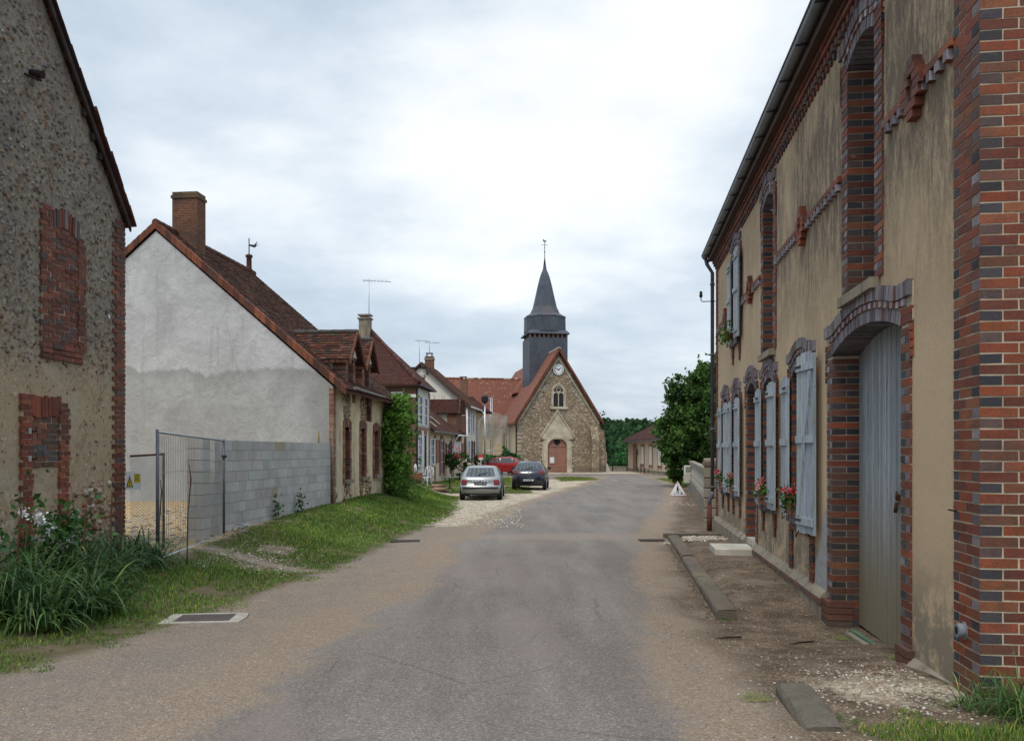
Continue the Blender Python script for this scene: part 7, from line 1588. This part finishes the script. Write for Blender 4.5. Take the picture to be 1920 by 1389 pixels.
# tall dock-like stems and white phlox among them
pf = thing('white_flower_plant', 'leafy plant with white flower heads against the rubble wall', 'plant', (-5.45, 9.25, float(gz(-5.2, 9.2)) - .12))
leafcards('foliage', np.concatenate([rng.normal(size=(420, 3)) * [.25, .45, .30] + [0, .1, .55], rng.normal(size=(260, 3)) * [.12, .2, .16] + [.1, .7, .75]]), .10, M_('leaf_strap'), pf, (.9, 1.1, .8), .3, aspect=1.6)
Pp = [rng.normal(size=(40, 3)) * .030 + np.array([.12 + rng.normal() * .05, y, z]) for y, z in ((-.15, 1.02), (-.02, .98), (.05, .90), (.15, .84), (.25, .80), (.38, .72), (.5, .62), (.12, .70), (.75, .66), (.85, .55))]
leafcards('flowers', np.concatenate(Pp), .032, M_('petal'), pf, (.88, .90, .90), .06, aspect=1.05)
m1 = MB(); [m1.tube([(.0, y, 0), (.06, y + .03, .5), (.12, y, .9)], .006, 5, (.10, .16, .06)) for y in (-.15, .0, .15, .3, .5, .7)]; m1.build('stem', M_('vcol'), pf)
for k, (x, y, h, lx, lb) in enumerate(((-5.25, 8.75, .95, .03, 'dry brown seed stalk standing at the left of the white flowers'), (-4.98, 9.6, 1.05, .02, 'thin dry stalk before the small blocked opening'), (-4.95, 10.2, 1.12, .0, 'tall brown stalk in front of the sandy wall'), (-4.9, 10.35, 1.15, .01, 'tallest pale stalk beside the other before the sandy wall'), (-5.0, 11.7, 1.2, .03, 'curved green and brown stem rising before the warning sign'), (-4.72, 12.0, 1.45, .05, 'long bent stem beside the fence post'))):
    m1 = MB(); c_ = (.16, .08, .045) if k != 4 else (.10, .12, .05); m1.tube([(0, 0, 0), (lx * .3, 0, h * .5), (lx, .02, h * .85), (lx * 1.6 if k < 4 else lx * .5, .02, h)], [.009, .008, .012, .007], 5, c_); o = m1.build('dry_stalk', M_('vcol')); o.location = (x, y, float(gz(x, y))); tag(o, lb, 'stalk')
leafcards('dock', np.concatenate([rng.normal(size=(90, 3)) * [.05, .05, .28] + [0, 0, .75]]), .035, M_('petal'), None, (.08, .038, .024), .3, aspect=1.4); o = bpy.data.objects['dock']; o.name = 'dock_plant'; o.location = (-5.35, 8.5, float(gz(-5.3, 8.5))); tag(o, 'reddish brown dock seed head at the far left of the plant bed', 'plant')
# small weeds
for k, (x, y, lb) in enumerate(((-5.1, 17.9, 'small leafy weed growing halfway along the block wall foot'), (-4.93, 19.2, 'taller leafy weed at the foot of the block wall, nearer the house'))):
    o = leafcards('weed', rng.normal(size=(90, 3)) * [.06, .06, .13] + [0, 0, .22], .075, M_('leaf_dark'), None, (1.2, 1.3, 1.2), .3, aspect=1.5); o.location = (x, y, float(gz(x, y))); tag(o, lb, 'weed')
# long grass at the foot of the near corner
for k, (x, y, lb, n, L_) in enumerate(((3.12, 4.98, 'tuft of long grass against the brick corner', 260, .55), (3.42, 4.85, 'thicker grass tuft at the right edge below the bricks', 300, .60), (2.96, 5.20, 'short grass tuft spilling over the pale stones at the wall foot', 140, .42))):
    V, F, n, q = strap_leaves(n, L_ * .5, L_, .006, .16, .7, 1.5, 1.5); c = rng.uniform(.7, 1.6, (n, 1)) * np.array([[1.1, 1.1, .9]]); dry = rng.random(n) < .12; c[dry] *= np.array([3.2, 2, 1.8]); o = soup('grass_tuft', V, F, np.repeat(c, q, axis=0), M_('leaf_strap'), None, (x, y, float(gz(x, y)))); tag(o, lb, 'grass tuft', 'long grass tufts at the brick corner')
for x, y, lb in ((1.98, 4.95, 'short grass tuft on the right of the lone kerb stone, nearest the camera'), (2.30, 9.0, 'little weed at the near end of the long kerb'), (4.05, 11.2, 'mossy weed in the joint between the pavement and the wall')):
    V, F, n, q = strap_leaves(60, .04, .12, .005, .11, .3, 1.4, 1.2); o = soup('weed_tuft', V, F, np.repeat(rng.uniform(.7, 1.2, (n, 1)) * np.array([[1.5, 1.3, .9]]), q, axis=0), M_('leaf_strap'), None, (x, y, float(gz(x, y)))); tag(o, lb, 'weed')
for x, y, lb in ((3.33, 8.35, 'yellowish dry grass tuft before the garage door, farther'), (3.25, 6.95, 'dry yellow grass tuft near the garage door jamb'), (1.62, 5.5, 'small weed tuft at the head of the lone kerb stone')):
    V, F, n, q = strap_leaves(70, .05, .14, .004, .09, .2, 1.3, 1.2); o = soup('dry_tuft', V, F, np.repeat(rng.uniform(.8, 1.3, (n, 1)) * np.array([[3.4, 2.2, 1.2]]), q, axis=0), M_('leaf_strap'), None, (x, y, float(gz(x, y)))); tag(o, lb, 'grass tuft')
for k, (x, y, a, L_) in enumerate(((2.05, 7.85, .3, .28), (2.75, 7.9, .5, .36))):
    o = MB().tube([(-L_ / 2, 0, .01), (0, .02, .016), (L_ / 2, -.01, .012)], .010, 5, (.07, .05, .035)).build('stick', M_('vcol')); o.location = (x, y, float(gz(x, y))); o.rotation_euler = (0, 0, a); tag(o, ['short dark stick by the end of the kerb', 'longer dark stick on the dirt before the garage'][k], 'stick')

# garden balustrade ------------------------------------------------------------
A = Vector((5.52, 22.9, 0)); B = Vector((9.45, 43.6, 0)); dv = B - A; ang = math.atan2(dv.y, dv.x); L = dv.length
gw = thing('balustrade_wall', 'low garden wall with pale stone balusters and a blocky end pillar', 'wall', (A.x, A.y, -.42), ang)
m1 = MB(); z = -.1; k = 0
while z < 1.62: m1.prism([(-.20, z + .02), (-.17, z), (.17, z), (.20, z + .02), (.20, z + .24), (.17, z + .262), (-.17, z + .262), (-.20, z + .24)], -.20, .20, 'y', jit((.40, .35, .27), .15)); z += .275
m1.build('pillar', M_('stonebits'), gw); MB().box(-.24, .24, -.24, .24, 1.62, 1.72, (.24, .20, .17)).build('pillar_cap', M_('stonebits'), gw)
m1 = MB(); m1.box(.22, L, -.13, .13, -.2, .62); m1.build('low_wall', M_('concrete'), gw)
m1 = MB(); m1.box(.22, L, -.12, .12, 1.36, 1.50); m1.build('coping', M_('plinth'), gw)
x = .7; b0 = None
while x < L - .2:
    if b0 is None: b0 = MB().lathe([(.08, .62), (.08, .68), (.045, .72), (.09, .86), (.095, .95), (.05, 1.15), (.045, 1.25), (.08, 1.30), (.08, 1.36)], (0, 0, 0), 10, (.60, .57, .50)).build('baluster', M_('stonebits'), gw); b0.location = (x, 0, 0)
    else: c = b0.copy(); COL.objects.link(c); c.parent = gw; c.location = (x, 0, 0)
    x += .62
# meter box
ub = thing('meter_box', 'pale grey and cream meter box on a post by the garden wall', 'box', (8.72, 40.8, -.42), -.05)
MB().box(-.05, .05, -.04, .04, 0, .5).build('post', M_('galv'), ub); MB().box(-.23, .23, -.12, .12, .44, .90).build('lower_case', M_('pale_concrete'), ub); MB().box(-.22, .22, -.11, .11, .905, 1.30).build('upper_case', M_('offwhite'), ub); MB().box(-.17, .17, -.125, -.112, .96, 1.24).build('door_panel', M_('concrete'), ub)
o = MB().tube([(0, 0, 0), (0, 0, .75)], .05, 8).build('white_post', M_('white_paint')); o.location = (9.0, 38.6, -.42); tag(o, 'short white post against the garden wall below the meter box', 'post')
# road works sign
rs = thing('roadworks_sign', 'white triangular road works sign standing on the ground at the road edge', 'sign', (7.38, 36.8, -.40), 0.0); rs.rotation_euler = (-.12, 0, -.1)
mat('sign_red', None, .5, color=(.55, .06, .05))
def tri_(s, o_=0): return [(-.39 * s, .0 + o_), (.39 * s, .0 + o_), (0, .66 * s + o_)]
MB().prism(tri_(1.03, -.008), 0, .02, 'y').build('border', M_('sign_red'), rs); fcp = MB().prism(tri_(.97, .006), -.006, -.001, 'y').build('face', M_('white_paint'), rs)
m1 = MB(); m1.prism([(-.02, .40), (.02, .40), (.045, .25), (.03, .22), (-.045, .24)], -.012, -.008, 'y'); m1.prism([(-.045, .24), (-.01, .24), (-.02, .07), (-.055, .07)], -.012, -.008, 'y'); m1.prism([(.0, .24), (.035, .23), (.075, .07), (.04, .07)], -.012, -.008, 'y'); m1.lathe([(.032, 0), (.032, .004)], n=12, M=Matrix.Translation((.012, -.008, .425)) @ Matrix.Rotation(R(90), 4, 'X'))
m1.prism([(-.06, .33), (-.035, .38), (.02, .36), (.0, .30)], -.013, -.0085, 'y'); m1.prism([(.03, .34), (.045, .34), (.17, .13), (.155, .12)], -.014, -.009, 'y'); m1.prism([(.10, .07), (.24, .07), (.20, .13), (.15, .14)], -.012, -.008, 'y'); m1.prism([(-.20, .065), (-.09, .065), (-.13, .10)], -.012, -.008, 'y'); m1.build('worker_pictogram', M_('black'), fcp)
for x, z in ((0, .56), (-.30, .05), (.30, .05)): MB().lathe([(.022, 0), (.022, .006)], n=12, M=Matrix.Translation((x, -.006, z)) @ Matrix.Rotation(R(90), 4, 'X')).build('fixing_hole', M_('black'), fcp)
MB().tube([(0, .02, .5), (0, .30, -.02)], .012, 6).build('prop', M_('galv'), rs)
# street lamp and round sign
sl_ = thing('street_lamp', 'tall slim grey street lamp with a dark lantern near the red car', 'street lamp', (-1.97, 60, -.25)); MB().tube([(0, 0, 0), (0, 0, 5.35)], [.085, .06], 10).build('pole', M_('galv'), sl_)
MB().lathe([(.10, 0), (.24, .10), (.26, .45), (.20, .55), (.05, .60)], (0, 0, 5.3), 8, smooth=False).build('lantern', M_('dark_metal'), sl_)
sg_ = thing('round_sign', 'small round red and white sign beside the street lamp post', 'sign', (-2.2, 58.5, -.25)); MB().tube([(0, 0, 0), (0, 0, 1.35)], .025, 8).build('post', M_('galv'), sg_); d0 = MB().lathe([(.22, 0), (.22, .02)], n=24, M=Matrix.Translation((0, 0, 1.38)) @ Matrix.Rotation(R(90), 4, 'X')).build('disc', M_('sign_red'), sg_); MB().box(-.15, .15, -.035, -.022, 1.22, 1.36).build('white_bar', M_('white_paint'), d0)
# garden furniture by the white house
gc = thing('garden_chair', 'white ornate metal garden chair on the grass before the hipped roof house', 'chair', (-4.35, 42.0, float(gz(-4.35, 42))), -.5)
m1 = MB(); m1.lathe([(.24, 0), (.24, .03)], (0, 0, .47), 20); m1.build('seat', M_('white_paint'), gc)
for x, y in ((-.17, -.17), (.17, -.17), (-.17, .17), (.17, .17)): MB().tube([(x * .8, y * .8, .46), (x * 1.0, y * 1.0, .25), (x * 1.5, y * 1.5, 0)], .018, 6).build('leg', M_('white_paint'), gc)
m1 = MB(); m1.tube([(-.2, .2, .48), (-.26, .26, .75), (-.2, .28, .98), (0, .30, 1.06), (.2, .28, .98), (.26, .26, .75), (.2, .2, .48)], .02, 6); [m1.tube([(x, .22, .5), (x * .6, .28, .8), (x * 1.4, .29, 1.0)], .016, 5) for x in (-.1, 0, .1)]; m1.build('backrest', M_('white_paint'), gc)
gc2 = copy_tree(gc); gc2.location = (-4.75, 42.9, float(gz(-4.75, 42.9)) + .05); gc2.rotation_euler = (0, 0, 1.9); gc2['label'] = 'second white garden chair pushed back against the brick corner behind the pot'; gc['group'] = gc2['group'] = 'white garden chairs'
o = MB().lathe([(.16, 0), (.27, .22), (.30, .40), (.22, .55), (.25, .60), (.20, .60)], n=16).build('terracotta_pot', M_('terracotta')); o.location = (-4.78, 42.1, float(gz(-4.78, 42.1))); tag(o, 'big terracotta jar beside the white garden chair', 'pot')
tb = thing('garden_table', 'dark green folding garden table left of the silver car', 'table', (-2.98, 39.5, float(gz(-2.98, 39.5)))); mat('green_metal', None, .6, color=(.04, .09, .05)); MB().lathe([(.44, 0), (.44, .03)], (0, 0, .72), 20).build('tabletop', M_('green_metal'), tb); MB().tube([(0, 0, .2), (0, 0, .72)], .03, 8).build('column', M_('green_metal'), tb)
for a in range(3): q = a * 2.094 + .4; MB().tube([(0, 0, .28), (math.cos(q) * .36, math.sin(q) * .36, 0)], .02, 6).build('leg', M_('green_metal'), tb); MB().tube([(0, 0, .45), (math.cos(q) * .36, math.sin(q) * .36, .71)], .014, 6).build('strut', M_('green_metal'), tb)
for k in range(5):
    o = MB().tube([(-.3, 0, 0), (.3, .02, .01)], .075, 9, jit((.34, .22, .15), .2)).build('log', M_('vcol')); x, y = -3.55 + (k % 3) * .12, 39.2 + k * .06; o.location = (x, y, float(gz(x, y)) + .07 + .13 * (k // 3) + (k % 2) * .05); o.rotation_euler = (0, 0, .1 * k); tag(o, ['cut log lying lowest, nearest the road in the small pile', 'cut log resting second in the small pile by the table', 'cut log at the right end of the small pile', 'upper cut log on top of the small pile, at its left', 'topmost cut log of the small pile by the green table'][k], 'log', 'cut logs beside the green table')

# cars -------------------------------------------------------------------------
def f_paint(c):
    return lambda t: {'c': t.mix(t.ramp(t.noise(t.tc('Object'), 1.5, 4, .6), [(.4, 0.0), (.8, .25)]), c, tuple(x * .7 + .03 for x in c))}
mat('paint_silver', f_paint((.26, .275, .28)), .33, .55, .5, coat=.5); mat('paint_blue', f_paint((.004, .0045, .016)), .22, .2, .5, coat=.8); mat('paint_red', f_paint((.30, .012, .014)), .25, .1, .5, coat=.7)
mat('tail_red', None, .2, 0, .5, color=(.20, .010, .012)); mat('car_glass', None, .06, 0, .8, color=(.05, .065, .07)); mat('tyre', None, .8, color=(.018, .018, .018)); mat('plate_white', None, .5, color=(.62, .64, .62)); mat('trim', None, .6, color=(.025, .025, .03)); mat('chrome', None, .25, .8, color=(.6, .6, .6)); mat('plate_black', None, .5, color=(.02, .02, .03)); mat('plate_blue', None, .5, color=(.15, .3, .34)); mat('rim', None, .4, .6, color=(.35, .36, .38))
def car(label, loc, rz, paint, L, Wd, prof, hwz, lamps, glass, sides, plate, belt, strip=None, wheels=(.62, 3.2), badge=None, extra=None, gl=(.5, .62)):
    root = thing('parked_car', label, 'car', loc, rz, 'cars parked by the village road'); hw0 = Wd / 2
    def hw(x, z): return interp(z, hwz) * (1 - .10 * np.clip((.5 - x) / .5, 0, 1) ** 2 - .14 * np.clip((x - L + .7) / .7, 0, 1) ** 2) * hw0
    def bul(x, v): return .10 * v * v * (1 if x < L * .35 else (-1.3 if x > L * .65 else 0))
    b = MB(); vs = [-1, -.93, -.7, -.35, 0, .35, .7, .93, 1]
    def sk(i, v):
        x, z = prof[i]; ed = .035 if abs(v) > .99 else (.006 if abs(v) > .9 else 0); xc, zc_ = L / 2, .7
        d = Vector((xc - x, 0, zc_ - z)).normalized(); return (x + bul(x, v) + d.x * ed, v * float(hw(x, z)), z + d.z * ed - (.025 * v * v if z > 1.2 else 0))
    for i in range(len(prof) - 1):
        for j in range(len(vs) - 1): b.face([sk(i, vs[j]), sk(i + 1, vs[j]), sk(i + 1, vs[j + 1]), sk(i, vs[j + 1])], smooth=True)
    zb = min(p[1] for p in prof)
    for sg in (-1, 1):
        for i in range(len(prof) - 1):
            T = 7
            def sp(i, k):
                p = Vector(sk(i, sg)); q = k / T; xb = min(max(prof[i][0], .12), L - .15); x = p.x * (1 - q) + xb * q; z = p.z * (1 - q) + zb * q; return (x, sg * float(hw(x, z)) if k else p.y, z)
            for k in range(T): fc = [sp(i, k), sp(i, k + 1), sp(i + 1, k + 1), sp(i + 1, k)]; b.face(fc if sg < 0 else fc[::-1], smooth=True)
    b.box(.15, L - .2, -hw0 * .8, hw0 * .8, zb - .04, zb + .05, mi=1)
    body = b.build('body', [M_(paint), M_('trim')], root); md = body.modifiers.new('weld', 'WELD'); md.merge_threshold = .004
    rear = sorted([(z, x) for x, z in prof if x < L * .3], key=lambda q: q[0])
    def rx(y, z): return float(np.interp(z, [q[0] for q in rear], [q[1] for q in rear])) + bul(.1, y / float(hw(.1, z)))
    def rear_patch(nm, pts, m_, e=.012, N=6, par=root):
        """pts: 4 corners (y,z)"""
        p = [Vector((a, c)) for a, c in pts]; q = MB()
        def P(u, v): a = p[0].lerp(p[1], u).lerp(p[3].lerp(p[2], u), v); return (rx(a.x, a.y) - e, a.x, a.y)
        for i in range(N):
            for j in range(N): q.face([P(i / N, j / N), P((i + 1) / N, j / N), P((i + 1) / N, (j + 1) / N), P(i / N, (j + 1) / N)][::-1], smooth=True)
        o = q.build(nm, M_(m_), par); s_ = o.modifiers.new('s', 'SOLIDIFY'); s_.thickness = e * .95; s_.offset = -1; return o
    rear_patch('rear_window', glass, 'car_glass')
    for sg in (-1, 1): rear_patch('tail_lamp', [(sg * a, c) for a, c in (lamps if sg > 0 else [lamps[1], lamps[0], lamps[3], lamps[2]])], 'tail_red', .02)
    if strip: rear_patch('bumper_strip', [(-hw0 * .86, strip[0]), (hw0 * .86, strip[0]), (hw0 * .86, strip[1]), (-hw0 * .86, strip[1])], 'trim', .025, 10)
    pz, ph, pm, txt, tm = plate; po = rear_patch('number_plate', [(-.26, pz), (.26, pz), (.26, pz + ph), (-.26, pz + ph)], pm, .03)
    cu = bpy.data.curves.new('txt', 'FONT'); cu.body = txt; cu.size = ph * 1.0; cu.align_x = 'CENTER'; cu.extrude = .001; to = bpy.data.objects.new('txt', cu); COL.objects.link(to); dg = bpy.context.evaluated_depsgraph_get(); tme = bpy.data.meshes.new_from_object(to.evaluated_get(dg)); bpy.data.objects.remove(to); tme.materials.clear(); tme.materials.append(M_(tm)); to = bpy.data.objects.new('plate_characters', tme); COL.objects.link(to); to.parent = po; to.matrix_local = Matrix.Translation((rx(0, pz) - .034, 0.01, pz + ph * .16)) @ Matrix.Rotation(R(-90), 4, 'Z') @ Matrix.Rotation(R(90), 4, 'X')
    if badge: bo = MB().lathe([(.055, 0), (.055, .01)], n=20, M=Matrix.Translation((rx(0, badge) - .008, 0, badge)) @ Matrix.Rotation(R(-90), 4, 'Y')).build('round_badge', M_('chrome'), root)
    for sg in (-1, 1):
        for poly in sides:
            q = MB(); q.face([(x, sg * (float(hw(x, z)) + .006), z) for x, z in (poly if sg < 0 else poly[::-1])]); q.build('side_window', M_('car_glass'), root)
        xm = belt[0]; q = MB(); q.prism([(xm - .06, belt[1]), (xm + .08, belt[1] + .02), (xm + .06, belt[1] + .14), (xm - .06, belt[1] + .13)], sg * (hw0 * .97), sg * (hw0 + .17), 'y'); q.build('wing_mirror', M_(paint if paint == 'paint_silver' else 'trim'), root)
        for wx in wheels:
            q = MB(); q.lathe([(.355, 0), (.355, .012)], n=24, M=Matrix.Translation((wx, sg * (hw0 * 1.0 - .012), .32)) @ Matrix.Rotation(R(-90 * sg), 4, 'X')); q.build('wheel_arch', M_('trim'), root)
            q = MB(); q.lathe([(.24, 0), (.30, .0), (.315, .03), (.315, .16), (.30, .19), (.24, .195)], n=26, M=Matrix.Translation((wx, sg * (hw0 - .17), .315)) @ Matrix.Rotation(R(-90 * sg), 4, 'X')); wo = q.build('wheel', M_('tyre'), root)
            q = MB(); q.lathe([(.19, 0), (.19, .205), (.05, .215)], n=20, M=Matrix.Translation((wx, sg * (hw0 - .17), .315)) @ Matrix.Rotation(R(-90 * sg), 4, 'X')); q.build('rim', M_('rim'), wo)
    q = MB(); q.prism([(-.02, 0), (.02, 0), (.012, .42), (-.012, .42)], 0, .01, 'y'); gz0 = glass[0][1]; q.v = [(rx(0, gz0 + .03) - .03 + (v[0]) * .1, -v[2] * .95 + .1, gz0 + .03 + v[0] + v[2] * .25) for v in q.v]; q.build('rear_wiper', M_('trim'), root)
    return root, rear_patch
pS = [(.16, .27), (.03, .33), (0, .42), (0, .56), (.03, .60), (.07, .63), (.09, .80), (.12, .93), (.20, .97), (.40, 1.18), (.62, 1.36), (.80, 1.405), (1.5, 1.42), (2.2, 1.39), (2.45, 1.34), (3.1, .98), (3.4, .90), (3.95, .78), (4.08, .62), (4.13, .42), (4.08, .27)]
hS = [(.2, .93), (.4, .99), (.7, 1.0), (.92, .97), (1.35, .75), (1.45, .70)]
c1_, rp = car('silver hatchback seen from behind, parked nearest on the pale gravel', (-1.30, 33.7, float(gz(-1.3, 34)) + .0), R(90 - 1.5), 'paint_silver', 4.13, 1.70, pS, hS, [(.56, .66), (.80, .66), (.76, .86), (.54, .84)], [(-.60, 1.00), (.60, 1.00), (.50, 1.33), (-.50, 1.33)],
    [[(.75, .98), (1.75, .97), (1.72, 1.32), (.98, 1.31)], [(1.80, .97), (2.85, .97), (2.40, 1.28), (1.78, 1.32)]], (.66, .10, 'plate_black', 'CG 643 HP', 'plate_white'), (2.75, .95), (.50, .56))
rp('plate_lamp_bar', [(-.38, .78), (.38, .78), (.38, .81), (-.38, .81)], 'chrome', .03); rp('boot_handle', [(-.03, .76), (.03, .76), (.02, .80), (-.02, .80)], 'trim', .04)
pB = [(.20, .25), (.06, .32), (0, .45), (.0, .62), (.05, .80), (.10, .95), (.20, 1.02), (.42, 1.24), (.62, 1.40), (.9, 1.46), (1.6, 1.49), (2.2, 1.44), (2.4, 1.40), (3.05, 1.02), (3.3, .94), (3.85, .80), (4.0, .62), (4.03, .4), (3.98, .25)]
hB = [(.2, .93), (.4, 1.0), (.75, 1.0), (1.0, .93), (1.40, .68), (1.5, .62)]
c2_, rp = car('dark blue rounded hatchback seen from behind, parked beyond the silver one', (.84, 42.0, float(gz(.84, 42)) + .01), R(90 - 5), 'paint_blue', 4.03, 1.72, pB, hB, [(.58, .82), (.78, .82), (.72, 1.02), (.60, 1.02)], [(-.55, 1.06), (.55, 1.06), (.42, 1.36), (-.42, 1.36)],
    [[(.70, 1.05), (2.85, 1.03), (2.30, 1.36), (.92, 1.38)]], (.46, .09, 'plate_white', 'FF 418 BR', 'plate_black'), (2.7, 1.0), None, (.62, 3.15), .86)
rp('bumper_insert', [(-.42, .40), (.42, .40), (.40, .58), (-.40, .58)], 'trim', .01)
pR = [(.20, .27), (.05, .35), (0, .48), (.02, .65), (.10, .95), (.25, 1.10), (.55, 1.40), (.85, 1.50), (1.6, 1.54), (2.2, 1.50), (2.5, 1.44), (3.3, 1.02), (3.6, .93), (4.0, .80), (4.15, .6), (4.18, .4), (4.1, .27)]
hR = [(.2, .94), (.5, 1.0), (.9, .98), (1.05, .93), (1.45, .76), (1.55, .70)]
c3_, rp = car('red compact car standing side on before the church shrubs', (1.05, 69.2, -.42), R(172), 'paint_red', 4.18, 1.72, pR, hR, [(.62, .85), (.80, .85), (.66, 1.25), (.58, 1.25)], [(-.56, 1.08), (.56, 1.08), (.46, 1.42), (-.46, 1.42)],
    [[(.55, 1.07), (.95, 1.05), (.92, 1.40), (.75, 1.40)], [(1.0, 1.04), (1.95, 1.03), (1.90, 1.44), (.98, 1.41)], [(2.03, 1.03), (2.75, 1.03), (2.45, 1.36), (1.98, 1.44)], [(2.82, 1.03), (3.15, 1.03), (2.58, 1.31)]], (.46, .09, 'plate_white', 'FH 207 LA', 'plate_black'), (2.95, .98), None, (.72, 3.32))
bpy.context.view_layer.update()
